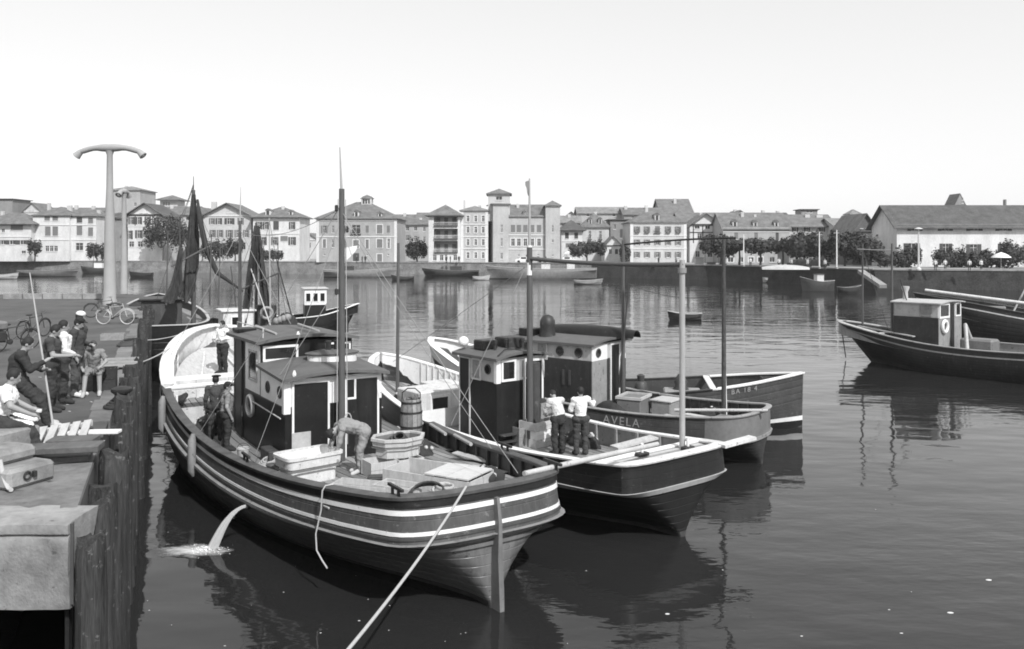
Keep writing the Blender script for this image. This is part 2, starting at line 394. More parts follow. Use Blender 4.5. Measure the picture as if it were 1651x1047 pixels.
# ================================================================ BOATS
class Hull:
    """local frame: y from the stern (0) to the bow (L), x to starboard, z up from the waterline"""
    def __init__(s, L, b, zr, zd, bw, band=0.62, rs=0.55, ns=3.2, rake=0.9, bb_out=0.05, fine=False, draft=-.7, pmid=1.9, pst=.75, stern_rake=0.0):
        s.L = L; s._b = curve(b); s.zr = curve(zr); s.zd = curve(zd); s._bw = curve(bw); s.band = band if callable(band) else (lambda q, k=band: k)
        s.rs = rs; s.ns = ns; s.rake = rake; s.bb = bb_out; s.draft = draft; s.pmid = pmid; s.pst = pst; s.srake = stern_rake
        if fine: st = [0, .006, .02, .05, .1, .17, .26, .38, .55, .8, 1.15]
        else: st = [0, .02, .08, .2, .4, .7, 1.1]
        k = 26 if fine else 14
        a = st[-1]; bow = [L - x for x in ((1.6, 1.1, .7, .4, .2, .08, .02, 0) if fine else (1.2, .7, .3, .1, 0))]
        mid = [lerp(a, bow[0], i / k) for i in range(1, k)]
        s.S = st + mid + bow
    def b(s, q):
        v = max(0.0, s._b(q))
        if q < s.rs:
            u = 1 - q / s.rs; v *= max(0.0, 1 - u ** s.ns) ** (1 / s.ns)
        r = s.L - q
        if r < .5: v *= math.sqrt(max(0, 1 - (1 - r / .5) ** 2)) * .5 + .5 * min(1, r / .5) if r > 0 else 0
        return v
    def zb(s, q): return s.zr(q) - s.band(q)
    def pt(s, q, side, lv, off=0.0):
        br = s.b(q); zr = s.zr(q); zb = s.zb(q)
        bb = br + s.bb * min(1, br / .5)
        if lv <= 1: z = lerp(zr, zb, lv); x = lerp(br, bb, lv)
        elif lv <= 2:
            t = lv - 1; z = zb * (1 - t); p = lerp(s.pst, s.pmid, ease(q / (.38 * s.L)))
            p = lerp(p, 1.15, ease((q - .6 * s.L) / (.35 * s.L)))
            x = lerp(bb, min(bb, s._bw(q)) if q < s.L - .01 else 0, t ** p)
        else: z = s.draft * (lv - 2); x = s._bw(q) * (1 - .5 * (lv - 2)) if q < s.L - .01 else 0
        if q <= 0: x = 0
        y = q - s.rake * (1 - z / max(.1, s.zr(s.L))) * ease((q - .6 * s.L) / (.4 * s.L))
        if lv <= 1: y -= s.srake * lv * (1 - ease(q / 1.2))
        return Vector((side * x, y, z))
    def ring(s, lv, off=0.0, dz=0.0, s0=0.0, s1=None, sides=(-1, 1)):
        s1 = s.L if s1 is None else s1
        S = [q for q in s.S if s0 - 1e-6 <= q <= s1 + 1e-6]
        if S[0] > s0 + .01: S = [s0] + S
        if S[-1] < s1 - .01: S = S + [s1]
        pts = []
        lf = lv if callable(lv) else (lambda q: lv)
        if -1 in sides: pts += [s.pt(q, -1, lf(q)) for q in reversed(S)]
        if 1 in sides:
            st = [s.pt(q, 1, lf(q)) for q in S]
            if -1 in sides and s0 <= 0: st = st[1:]
            pts += st
        n = len(pts); out = []
        for i, p in enumerate(pts):
            t = pts[min(i + 1, n - 1)] - pts[max(i - 1, 0)]; t.z = 0
            if t.length < 1e-6: t = Vector((0, -1, 0))
            t.normalize()
            if -1 in sides and 1 in sides and s1 >= s.L - .01 and i in (0, n - 1): nn_ = Vector((0, 1, 0))
            else: nn_ = Vector((t.y, -t.x, 0))
            q = p + nn_ * off; q.z += dz; out.append(q)
        return out
    def strip(s, name, m_, parent, u0, u1, off, s0=0.0, s1=None, sides=(-1, 1), lip=True):
        rows = [s.ring(u0, -.01, 0, s0, s1, sides), s.ring(u0, off, 0, s0, s1, sides), s.ring(u1, off, 0, s0, s1, sides), s.ring(u1, -.01, 0, s0, s1, sides)]
        return MB().loft(rows).build(name, m_, parent, 35)
    def cap(s, name, m_, parent, outw, inw, th, s0=0.0, s1=None, sides=(-1, 1), dz=0.0):
        a, b_ = dz - th / 2, dz + th / 2
        rows = [s.ring(0, outw, a, s0, s1, sides), s.ring(0, outw + .01, b_ - .015, s0, s1, sides), s.ring(0, outw - .015, b_, s0, s1, sides), s.ring(0, -inw + .015, b_, s0, s1, sides), s.ring(0, -inw, b_ - .015, s0, s1, sides), s.ring(0, -inw, a, s0, s1, sides), s.ring(0, outw, a, s0, s1, sides)]
        return MB().loft(rows).build(name, m_, parent, 40)
    def shell(s, parent, m_top, m_low, nm=('topsides', 'hull'), seams=True):
        def rows(l0, l1, n):
            out = []
            for i in range(n):
                a, b_ = lerp(l0, l1, i / n), lerp(l0, l1, (i + 1) / n); w_ = b_ - a
                out += [s.ring(a), s.ring(a + w_ * .45), s.ring(a + w_ * .88)]
                if seams: out += [s.ring(a + w_ * .93, -.005), s.ring(a + w_ * .97, -.005)]
            return out + [s.ring(l1)]
        MB().loft(rows(0, 1, 4)).build(nm[0], m_top, parent, 24)
        MB().loft(rows(1, 2, 7) + [s.ring(2.5), s.ring(3)]).build(nm[1], m_low, parent, 24)
        s.strip('weed_line', mat('weedy waterline', .05, .9, .7, 4, .6, stretch=(1, 1, 2)), parent, lambda q: 1.9 if s.zb(q) > .01 else 1.9, lambda q: 2.05, .006)
    def lining(s, name, m_, parent, s0, s1, th=.09, dz=-.02, sides=(-1, 1), flare=.0):
        top = s.ring(0, -th, -.01, s0, s1, sides)
        lo = []
        base = s.ring(0, -th - flare, 0, s0, s1, sides)
        for p in base: lo.append(Vector((p.x, p.y, s.zd(clamp(p.y, 0, s.L)) + dz)))
        mid = [a.lerp(b_, .5) for a, b_ in zip(top, lo)]
        return MB().loft([lo, mid, top]).build(name, m_, parent, 50)
    def deck_z(s, x, q): return s.zd(q) + .05 * (1 - (x / max(.4, s.b(q))) ** 2)
    def planks(s, parent, mats, w=.2, gap=.014, th=.04, inset=.06, s0=0.0, s1=None, name='deck_plank'):
        s1 = s.L if s1 is None else s1
        bmax = max(s.b(q) for q in s.S); n = int(math.ceil(2 * bmax / w)); x = -n * w / 2
        for i in range(n):
            xa, xb = x + i * w + gap / 2, x + (i + 1) * w - gap / 2; xm = max(abs(xa), abs(xb))
            step = .08; q = s0; run = []
            while q <= s1:
                if s.b(q) - inset >= xm: run.append(q)
                q += step
            if len(run) < 6: continue
            qa, qb = run[0], run[-1]; k = max(3, int((qb - qa) / .7)); rows = [[], [], [], []]
            for j in range(k + 1):
                q = lerp(qa, qb, j / k); za, zb = s.deck_z(xa, q), s.deck_z(xb, q)
                rows[0].append((xa, q, za - th)); rows[1].append((xa, q, za)); rows[2].append((xb, q, zb)); rows[3].append((xb, q, zb - th))
            MB().loft(rows).build(name, mats[(i * 7) % len(mats)], parent)
    def stanchions(s, parent, m_, s0, s1, step, w=.07, d=.07, th=.1, sides=(-1, 1), name='bulwark_frame'):
        q = s0
        while q <= s1:
            for sd in sides:
                p = s.pt(q, sd, 0); x = p.x - sd * (th + d / 2 + .002); zd = s.zd(p.y)
                MB().box(x - d / 2, x + d / 2, p.y - w / 2, p.y + w / 2, zd - .02, p.z - .02).build(name, m_, parent)
            q += step

def mast(parent, base, top, r0, r1, m_=None, name='mast', n=10, bend=0.0):
    b_ = Vector(base); t = Vector(top)
    pts = [b_.lerp(t, i / 6) + Vector((bend * math.sin(math.pi * i / 6), 0, 0)) for i in range(7)]
    return MB().tube(pts, [lerp(r0, r1, i / 6) for i in range(7)], n).build(name, m_ or M_spar, parent, 40)
def rope(parent, pts, r=.012, m_=None, name='rope', n=5):
    return MB().tube(pts, r, n).build(name, m_ or M_rope, parent, 60)

def roof_slab(name, m_, parent, x0, x1, y0, y1, z, th=.06, camber=.10, slope=0.0):
    n = 9; top = []; bot = []; 
    for y in (y0, y1):
        zz = z + (slope * (y - y0))
        top.append([Vector((lerp(x0, x1, i / (n - 1)), y, zz + camber * (1 - (2 * i / (n - 1) - 1) ** 2))) for i in range(n)])
        bot.append([p - Vector((0, 0, th)) for p in top[-1]])
    mb = MB().loft(top); mb.loft([bot[1], bot[0]]); mb.loft([bot[0], top[0]]); mb.loft([top[1], bot[1]])
    mb.add([top[0][0], top[1][0], bot[1][0], bot[0][0]], [(0, 1, 2, 3)]); mb.add([top[0][-1], bot[0][-1], bot[1][-1], top[1][-1]], [(0, 1, 2, 3)])
    return mb.build(name, m_, parent, 30)
def wallpanel(mb, face, u0, u1, z0, z1, at, t=.02):
    """a board lying on a wall: face 'y-' / 'y+' / 'x-' / 'x+', at = wall coordinate"""
    if face == 'y-': mb.box(u0, u1, at - t, at + .004, z0, z1)
    elif face == 'y+': mb.box(u0, u1, at - .004, at + t, z0, z1)
    elif face == 'x-': mb.box(at - t, at + .004, u0, u1, z0, z1)
    else: mb.box(at - .004, at + t, u0, u1, z0, z1)
    return mb
def frame_window(parent, face, u0, u1, z0, z1, at, m_fr=None, m_gl=None, w=.05, mull=False, name='window'):
    m_fr = m_fr or M_white; mb = MB()
    wallpanel(mb, face, u0 - w, u1 + w, z0 - w, z0, at, .035); wallpanel(mb, face, u0 - w, u1 + w, z1, z1 + w, at, .035)
    wallpanel(mb, face, u0 - w, u0, z0, z1, at, .032); wallpanel(mb, face, u1, u1 + w, z0, z1, at, .032)
    if mull: c = (u0 + u1) / 2; wallpanel(mb, face, c - .02, c + .02, z0, z1, at, .03)
    mb.build(name + '_frame', m_fr, parent)
    wallpanel(MB(), face, u0, u1, z0, z1, at, .012).build('window_pane', m_gl or M_glass, parent)
def porthole(parent, face, u, z, at, r=.12, m_ring=None):
    ax = 'y' if face[0] == 'y' else 'x'; sg = -1 if face[1] == '-' else 1
    c = (u, at + sg * .012, z) if ax == 'y' else (at + sg * .012, u, z)
    MB().torus(c, r, .022, ax, 16, 6).build('porthole_ring', m_ring or M_dark2, parent, 60)
    Mx = Matrix.Rotation(R(90), 4, 'X' if ax == 'y' else 'Y')
    MB().lathe([(r * .98, -.012), (r * .98, .012)], c, 16, Mx).build('porthole_glass', M_glass, parent)
def door(parent, face, u0, u1, z0, z1, at, m_=None, frame=None, w=.05):
    wallpanel(MB(), face, u0, u1, z0, z1, at, .02).build('door', m_ or M_black, parent)
    if frame:
        mb = MB(); wallpanel(mb, face, u0 - w, u0, z0, z1, at, .035); wallpanel(mb, face, u1, u1 + w, z0, z1, at, .035); wallpanel(mb, face, u0 - w, u1 + w, z1, z1 + w, at, .038)
        mb.build('door_frame', frame, parent)
def handrail(parent, p, q, r=.016, m_=None):
    mb = MB().tube([p, q], r, 6); p = Vector(p); q = Vector(q); mb.build('handrail', m_ or M_white2, parent, 60)
def W(root, p):      # boat-local -> world
    return Matrix.Translation(root.location) @ Matrix.Rotation(root.rotation_euler.z, 4, 'Z') @ Vector(p)
def loc_of(root, p):     # world -> boat-local
    return (Matrix.Translation(root.location) @ Matrix.Rotation(root.rotation_euler.z, 4, 'Z')).inverted() @ Vector(p)
def letters(txt, parent, size, Mx, m_, name='lettering', ext=.002):
    c = bpy.data.curves.new('t', 'FONT'); c.body = txt; c.size = size; c.extrude = ext; c.align_x = 'CENTER'; c.space_character = 1.25
    tmp = bpy.data.objects.new('t', c); COL.objects.link(tmp)
    dg = bpy.context.evaluated_depsgraph_get(); me = bpy.data.meshes.new_from_object(tmp.evaluated_get(dg)); bpy.data.objects.remove(tmp)
    me.transform(Mx); me.materials.clear(); me.materials.append(m_)
    return link(name, me, parent)
# ---------------------------------------------------------------- main boat: large grey boat with white stripes, moored stern towards us
TH1 = R(33)
boat1 = thing('fishing_boat', 'large grey fishing boat with two white stripes round its broad stern, moored beside the quay', 'boat', (-0.31, 14.75, 0), TH1)
h1 = Hull(20.2, [(0, 1.5), (1.0, 1.86), (2.5, 2.2), (5, 2.55), (8, 2.85), (11, 3.0), (13.5, 2.95), (15.5, 2.7), (17.3, 2.2), (18.7, 1.6), (19.6, 1.0), (20.2, .55)],
          [(0, 2.12), (2, 1.90), (4.5, 1.66), (7, 1.56), (9, 1.60), (11, 1.78), (13, 2.10), (15, 2.5), (17.5, 3.0), (20.2, 3.45)],
          [(0, 1.62), (3, 1.40), (6, 1.18), (10, 1.15), (13, 1.35), (16, 1.7), (20.2, 2.2)],
          [(0, .07), (.5, .10), (1.5, .45), (3, 1.15), (5, 1.9), (8, 2.5), (11, 2.7), (14, 2.4), (17, 1.4), (19, .5), (20.2, .05)],
          band=curve([(0, .80), (5, .72), (12, .66), (20.2, .9)]), rs=.62, ns=2.6, rake=1.3, bb_out=.07, fine=True, pst=.62, stern_rake=.10)
h1.shell(boat1, mat('streaked grey topsides', .08, .5, .4, 1.8, .15, stretch=(1.5, 1.5, .5), wear=.8, chip=.2), mat('dark bottom paint', 0.16, 0.36, 0.5, 1.0, 0.12, stretch=(1.4, 1.4, .6), wear=.8, chip=.05))
h1.strip('white_stripe', M_white, boat1, .27, .375, .012)
h1.strip('white_stripe', M_white, boat1, .72, .80, .012)
h1.strip('rubbing_strake', M_mid2, boat1, .97, 1.05, .10, 0, 13)
h1.strip('rubbing_strake', M_dark2, boat1, .84, .88, .03, 0, 13)
h1.strip('rubbing_strake', M_mid, boat1, 1.10, 1.15, .05, 0, 13)
h1.strip('black_strake', M_black, boat1, .0, .20, .03, 0, 13.6)
h1.cap('rail_cap', mat('worn dark rail', 0.085, .6, .5, 3, .2), boat1, .07, .16, .07, 0, 13.6)
h1.cap('bow_rail', M_white, boat1, .06, .34, .07, 13.6, None)
h1.strip('bow_topsides_trim', M_white2, boat1, .0, .14, .03, 13.6)
h1.lining('bulwark_lining', M_dark2, boat1, 0, 11.8)
h1.lining('bow_lining', M_white2, boat1, 11.8, None, .16, flare=.10)
M_pl = [mat('deck plank %d' % i, v, .72, .4, 2.2, .3, stretch=(6, .45, 6)) for i, v in enumerate((.20, .25, .17, .29, .22))]
h1.planks(boat1, M_pl, .21, .022)
MB().loft([[Vector((-h1.b(q) + .02, q, h1.zd(q) - .05)) for q in h1.S], [Vector((h1.b(q) - .02, q, h1.zd(q) - .05)) for q in h1.S]]).build('deck_underlay', M_black, boat1)
h1.stanchions(boat1, M_dark2, 1.5, 11, .62, sides=(1,)); h1.stanchions(boat1, M_dark2, 3.5, 11, .9, sides=(-1,))
h1.stanchions(boat1, M_white, 13.0, 18.4, .95, th=.22, w=.09, d=.05)
# rudder / stern post hung on the stern
mb = MB(); prof = []
for z, y0, y1, wx in ((1.95, -.13, -.03, .04), (1.5, -.21, .02, .05), (.9, -.20, .05, .065), (.4, -.24, .05, .07), (-.5, -.28, .05, .06)):
    prof.append([Vector((-wx, y1, z)), Vector((-wx * .7, y0, z)), Vector((wx * .7, y0, z)), Vector((wx, y1, z))])
mb.loft(prof, True); mb.add(prof[0], [(3, 2, 1, 0)]); mb.build('rudder', M_mid, boat1, 30)
# inner white bow shelf with a crossbeam and lockers
zs = 2.12
MB().box(-2.72, 2.72, 15.15, 15.33, zs + .05, zs + .17).build('bow_beam', M_white, boat1)
fd = []
for q in [15.3 + i * .35 for i in range(13)]:
    bq = max(.03, h1.b(min(q + .2, 20.1)) - .36); fd.append((q, bq))
mbp = MB().loft([[Vector((-b_, q, zs + .0 + .13 * (q - 15.3))) for q, b_ in fd], [Vector((b_, q, zs + .13 * (q - 15.3))) for q, b_ in fd]]).build('foredeck', mat('worn white deck', .5, .65, .3, 2.5, .2, stretch=(6, .6, 6)), boat1)
MB().box(-2.55, 2.55, 15.10, 15.14, 1.5, zs + .05).build('foredeck_bulkhead', M_white2, boat1)
for x in (-1.7, -.7, .5, 1.6):
    MB().box(x - .04, x + .04, 15.02, 15.10, 1.5, zs + .06).build('bulkhead_post', M_white2, boat1)
for x in (-1.25, -.1):
    MB().box(x - .12, x + .12, 15.08, 15.10, 1.62, 1.95).build('bulkhead_opening', M_glass, boat1)
for x in (-1.5, -.2, 1.1):
    MB().bar((x, 15.4, zs + .08), (x * .45, 18.6, zs + .5), .07, .07).build('deck_beam', M_white2, boat1)
# deckhouse
X0, X1, Y0, Y1, Y2 = -1.53, .95, 6.9, 8.85, 11.4
zm, zt, zp = 2.56, 3.22, 3.92
hs = MB().bbox(X0, X1, Y0, Y2, 1.02, zm, .015).build('deckhouse', M_black, boat1)
MB().bbox(X0 + .004, X1 - .004, Y0 + .004, Y1, zm, zt, .01).build('upper_wall', M_white, hs)
MB().bbox(X0 + .002, X1 - .002, Y1, Y2 - .004, zm, zp, .01).build('wheelhouse_wall', M_black, hs)
MB().box(X0 - .006, X0 + .03, Y1 + .03, Y2 - 1.2, zm + .02, zp - .1).build('wheelhouse_side_panel', M_white, hs)
roof_slab('roof', M_roof, hs, X0 - .12, X1 + .12, Y0 - .22, Y1 + .02, zt + .03, .07, .12, slope=.06)
roof_slab('wheelhouse_roof', M_roof, hs, X0 - .14, X1 + .14, Y1 - .18, Y2 + .3, zp + .03, .08, .14)
door(hs, 'y-', X0 + .22, X0 + 1.05, 1.2, zt - .12, Y0, M_black, M_white, .05)
wallpanel(MB(), 'y-', X0 + .16, X0 + .62, 1.25, 1.95, Y0 - .02, .03).build('half_door', M_light, hs)
door(hs, 'y-', X1 - .95, X1 - .14, 1.2, zt - .12, Y0, M_black, M_white, .05)
frame_window(hs, 'y-', -.02, .2, zm + .1, zt - .1, Y0, M_white, mat('dull pane', .3, .2, .2))
MB().bbox(X0 - .03, X0 + .14, Y0 - .03, Y0 + .12, 2.4, zt, .01).build('corner_post', M_white, hs)
for u in (7.25, 8.2): porthole(hs, 'x-', u, 2.88, X0, .13)
frame_window(hs, 'y-', X0 + .12, X0 + .92, zt + .26, zp - .16, Y1, M_white, None, .06)
frame_window(hs, 'y-', X1 - .7, X1 - .1, zt + .26, zp - .16, Y1, M_white, None, .05)
frame_window(hs, 'x-', Y1 + .3, Y1 + .95, zm + .35, zp - .3, X0, M_light, None, .05)
door(hs, 'x-', Y2 - .85, Y2 - .2, 1.2, zp - .15, X0, M_dark, M_dark2, .06)
for za in (2.3,):
    handrail(hs, (X0 - .07, Y0 + .1, za), (X0 - .07, Y1 + .5, za + .06))
handrail(hs, (X1 + .06, Y0 + .1, 2.3), (X1 + .06, Y1 + .5, 2.36))
# skylight drum on the roof with two stub pipes
Mz = Matrix.Diagonal((1.25, .8, 1, 1))
MB().lathe([(.52, 0), (.52, .27)], (.15, Y1 - .62, zt + .1), 22, Mz).build('skylight_side', M_white, hs, 40)
MB().lathe([(.56, 0), (.58, .04), (.3, .11)], (.15, Y1 - .62, zt + .37), 22, Mz).build('skylight_top', M_roof, hs, 40)
for x in (.05, .27): MB().lathe([(.07, 0), (.07, .2), (.085, .2), (.085, .25)], (x, Y1 - .62, zt + .46), 10).build('stub_pipe', M_iron, hs, 40)
MB().lathe([(.12, 0), (.12, .32), (.15, .33), (.15, .42)], (X1 - .15, Y1 + .2, zp + .12), 12).build('exhaust_pipe', M_iron, hs, 40)
MB().bbox(X0 - .02, X0 + .5, Y2 - .5, Y2 + .1, zp + .08, zp + .18, .02).build('roof_hatch', M_black, hs)
for x, y in ((X0 + .2, Y0 - .1), (X0 + .95, Y1 - .1)):
    MB().lathe([(.03, 0), (.05, .1), (.02, .18)], (x, y, zt + .04 if y < Y1 - .2 else zp + .06), 8).build('deck_lamp', M_white, hs, 40)
# masts and stays
m1b = (-.24, Y0 - .32, 1.1)
mast(boat1, m1b, (-.24, Y0 - .32, 7.75), .09, .068)
mast(boat1, (-.24, Y0 - .32, 7.6), (-.28, Y0 - .3, 8.75), .035, .012, M_spar_l, 'topmast')
for dx_ in (-.14, .13): rope(boat1, [(m1b[0] + dx_, m1b[1] - .04, 1.6), (m1b[0] + dx_ * .7, m1b[1] - .02, 7.5)], .011)
mb = MB().tube([(-.14 + .09 * math.cos(a), Y0 - .46, 2.2 + .17 * math.sin(a)) for a in [i * math.pi / 6 for i in range(13)]], .014, 5).build('rope_coil', M_rope, boat1, 60)
f2 = loc_of(boat1, pd(359, 505, 34.0))
mast(boat1, (0.25, 17.4, 2.3), (0.25, 17.4, 7.3), .08, .05); mast(boat1, (.25, 17.4, 7.2), (.28, 17.4, 8.5), .03, .01, M_spar_l, 'topmast')
stays = [((-.24, Y0 - .32, 7.4), (-h1.b(9.5) + .1, 9.5, 1.7)), ((-.24, Y0 - .32, 7.2), (h1.b(1.2) * .45, .55, 2.1)), ((.25, 17.4, 7.0), (-2.3, 16.3, 2.8)), ((-.24, Y0 - .32, 5.6), (X0 - .05, Y0 + .2, zt + .1)), ((.25, 17.4, 7.0), (.1, Y2, zp + .2))]
for a, b_ in stays: rope(boat1, sag(a, b_, .06, 6), .009, M_stay, 'stay')
# pennant
mb = MB(); fl = []
for i in range(7):
    u = i / 6; fl.append([Vector((-.16 + .30 * u, Y0 - .34 + .04 * math.sin(5 * u), 6.35 + .06 * u - .02)), Vector((-.16 + .30 * u, Y0 - .32 + .05 * math.sin(5 * u + .8), 5.95 + .4 * abs(u - .0) * .9))])
mb.loft(fl); mb.build('pennant', M_white, boat1, 60)
# hawse rope hanging from the stern rail, fender, outlet pipe
qh = 2.35
pp = [h1.pt(qh, -1, -.0) + Vector((.10, 0, .055)), h1.pt(qh, -1, 0) + Vector((-.05, 0, .055)), h1.pt(qh, -1, 0) + Vector((-.11, 0, -.03)), h1.pt(qh, -1, .5) + Vector((-.10, 0, 0)), h1.pt(qh, -1, 1) + Vector((-.16, .02, -.05)), h1.pt(qh, -1, 1) + Vector((-.15, .0, -.35)), h1.pt(qh, -1, 1) + Vector((-.10, -.15, -.5)), h1.pt(qh, -1, 1) + Vector((-.1, -.4, -.56))]
rope(boat1, pp, .016, M_rope, 'hanging_rope', 6)
for q, zz in ((12.7, 1.75), (9.2, 1.15)):
    p = h1.pt(q, -1, .3); MB().tube([p + Vector((-.14, 0, .3)), p + Vector((-.17, 0, .15)), p + Vector((-.18, 0, -.6)), p + Vector((-.14, 0, -.75))], [.05, .1, .11, .04], 8).build('fender', M_mid2, boat1, 50)
po = h1.pt(5.6, -1, 1.12)
MB().tube([po + Vector((.1, 0, 0)), po + Vector((-.12, 0, -.01))], .05, 10).build('outlet_pipe', M_iron, boat1, 50)

# working gear built onto the large boat
for x, y in ((-2.2, 6.2), (1.9, 3.2), (-1.5, .55), (1.0, .42)):
    z = h1.zr(y) + .03; sx = -1 if x < 0 else 1; bx = sx * (h1.b(y) - .06)
    MB().tube([(bx, y - .12, z), (bx, y - .12, z + .16)], .03, 7).tube([(bx, y + .12, z), (bx, y + .12, z + .16)], .03, 7).bar((bx, y - .28, z + .14), (bx, y + .28, z + .14), .05, .05).build('rail_cleat', M_iron, boat1, 50)
for z, s_ in ((7.2, -1), (6.7, 1), (5.2, -1)):
    MB().bbox(-.24 + s_ * .13 - .04, -.24 + s_ * .13 + .04, Y0 - .36, Y0 - .28, z, z + .16, .02).build('rigging_block', M_iron, boat1)
rope(boat1, sag((-.24, Y0 - .32, 7.3), (0.25, 17.4, 6.9), .35), .008, M_stay, 'stay')
rope(boat1, sag((-.24, Y0 - .32, 7.1), (1.9, 3.2, 1.9), .1), .008, M_stay, 'stay')
rope(boat1, sag((-.3, Y0 - .32, 6.9), (-2.4, 6.2, 1.75), .05), .007, M_stay, 'stay')
for k, (x, y, L_) in enumerate(((-1.0, Y1 + .4, 2.2), (.2, Y1 + .5, 2.0))):
    MB().tube([(x, y, zp + .16), (x + .1, y + L_, zp + .2)], .03, 6).build('roof_pole', M_spar_l, hs, 50)
MB().tube([(X0 + .1, Y1 + .1, zp + .10), (X0 + .1, Y1 + .1, zp + .34), (X0 + .1, Y2, zp + .34), (X0 + .1, Y2, zp + .10)], .014, 5).build('roof_rail', M_light, hs, 60)
MB().torus((X0 - .05, 9.6, 2.2), .25, .06, 'x', 18, 7).build('life_ring', M_light, hs, 60)
MB().bbox(X0 - .28, X0 - .02, 7.2, 7.9, 1.2, 1.5, .02).build('side_locker', M_dark2, hs)
for q in (4.6, 6.2, 7.8): MB().tube([h1.pt(q, 1, 0) + Vector((-.3, 0, .03)), h1.pt(q + 1.2, 1, 0) + Vector((-.22, 0, .06))], .045, 7).build('rail_spar', M_spar_l, boat1, 50)

# ---------------------------------------------------------------- second boat: black, white-railed, next to the main one
TH2 = R(38)
boat2 = thing('fishing_boat', 'black fishing boat with white rail, wheelhouse forward and pale pole mast on its square stern', 'boat', (3.75, 18.35, 0), TH2)
h2 = Hull(13.6, [(0, 1.62), (1.0, 1.75), (3, 1.85), (6, 1.95), (8.5, 1.92), (10.5, 1.7), (12, 1.2), (13, .7), (13.6, .4)],
          [(0, 1.80), (1.5, 1.66), (4, 1.50), (7, 1.55), (10, 1.95), (12, 2.35), (13.6, 2.7)],
          [(0, 1.28), (3, .98), (7, .98), (10, 1.25), (13.6, 1.8)],
          [(0, .06), (1, .2), (2.2, .7), (4, 1.4), (7, 1.75), (9.5, 1.5), (11.5, .9), (13, .25), (13.6, .03)],
          band=curve([(0, .62), (6, .55), (13.6, .8)]), rs=.42, ns=3.5, rake=1.0, bb_out=.05, fine=True, pst=.7, stern_rake=.05)
h2.shell(boat2, M_black, mat('black bottom', .012, .5, .5, 1.5, .1))
h2.cap('rail_cap', M_white, boat2, .06, .12, .055, .9, None)
h2.cap('stern_rail', M_white2, boat2, .08, .20, .05, 0, 1.1)
MB().bar((1.3, -.02, 1.80), (2.3, -.14, 1.88), .24, .07).build('stern_rail_end', M_white2, boat2)
h2.strip('rubbing_strake', M_light, boat2, .97, 1.08, .05, 0, 9)
h2.lining('bulwark_lining', M_mid2, boat2, 0, 8.2); h2.lining('bow_lining', M_white, boat2, 8.2, None, .1)
h2.planks(boat2, [M_plank, M_pl[0], M_pl[3]], .22, .02)
MB().loft([[Vector((-h2.b(q) + .02, q, h2.zd(q) - .05)) for q in h2.S], [Vector((h2.b(q) - .02, q, h2.zd(q) - .05)) for q in h2.S]]).build('deck_underlay', M_black, boat2)
h2.stanchions(boat2, M_white2, 8.4, 12.4, .22, w=.04, d=.06, sides=(1,)); h2.stanchions(boat2, M_mid2, 1.4, 8, .8)
# stern: wide counter deck in weathered white
for i in range(7):
    a, b_ = .10 + i * .14, .10 + i * .14 + .125
    bq = h2.b(a + .02) - .24
    if bq > .2: MB().box(-bq, bq, a, b_, 1.64, 1.70).build('stern_plank', M_plank2 if i % 3 == 1 else M_mid2, boat2)
# wheelhouse
def wheelhouse(root, x0, x1, y0, y1, z0, zm, zt, mlow, mup, roofm, side_windows=(), slope=0.0, over=.14):
    hs = MB().bbox(x0, x1, y0, y1, z0, zm, .015).build('wheelhouse', mlow, root)
    MB().bbox(x0 + .004, x1 - .004, y0 + .004, y1 - .004, zm, zt, .01).build('upper_wall', mup, hs)
    roof_slab('roof', roofm, hs, x0 - over, x1 + over, y0 - over * 1.2, y1 + over, zt + .03, .07, .14, slope)
    return hs
c2 = loc_of(boat2, pz(812, 712, 1.0))
wx0, wx1, wy0, wy1 = -.82, .86, 5.7, 7.5
w2 = wheelhouse(boat2, wx0, wx1, wy0, wy1, .9, 2.72, 3.36, M_black, M_light, M_roof)
frame_window(w2, 'y-', wx0 + .2, wx0 + .58, 2.80, 3.26, wy0, M_white, None, .06)
frame_window(w2, 'y-', wx0 + .84, wx0 + 1.0, 2.80, 3.26, wy0, M_white, mat('dull pane', .3, .2), .05)
MB().bbox(wx0 - .03, wx0 + .12, wy0 - .03, wy0 + .1, 2.70, 3.36, .01).build('corner_post', M_white, w2)
door(w2, 'y-', wx1 - .72, wx1 - .14, 1.05, 3.22, wy0, M_black, M_white, .06)
porthole(w2, 'x-', wy0 + .4, 3.05, wx0, .12); frame_window(w2, 'x-', wy0 + .75, wy0 + 1.1, 2.75, 3.25, wx0, M_white2, M_mid2, .04)
door(w2, 'x-', wy1 - .55, wy1 - .1, 1.1, 3.25, wx0, M_black, M_white2, .035)
MB().tube([(wx0 + 1.12, wy0 - .2, .95), (wx0 + 1.12, wy0 - .2, 3.2)], .17, 14).build('engine_casing', M_dark2, w2, 50)
for i in range(2): MB().bar((wx0 + .05, wy0 - .12, 1.15 + i * .18), (wx0 + .55, wy0 - .12, 1.15 + i * .18), .2, .03).build('step', M_dark2, w2)
MB().bbox(-.6, -.1, wy1 - .9, wy1 - .4, 3.48, 3.76, .03).build('roof_locker', M_black, w2)
MB().bbox(.1, .75, wy1 - 1.0, wy1 - .45, 3.48, 3.8, .03).build('roof_locker', M_dark, w2)
MB().ellipsoid((-.72, wy1 - .1, 3.68), (.15, .15, .15), 12, 8).build('roof_float', M_white, w2, 60)
for x in (-.35, .05, .62): MB().lathe([(.04, 0), (.04, .2), (.06, .2), (.06, .3)], (x, wy1 - 1.1, 3.48), 8).build('vent_pipe', M_iron, w2, 40)
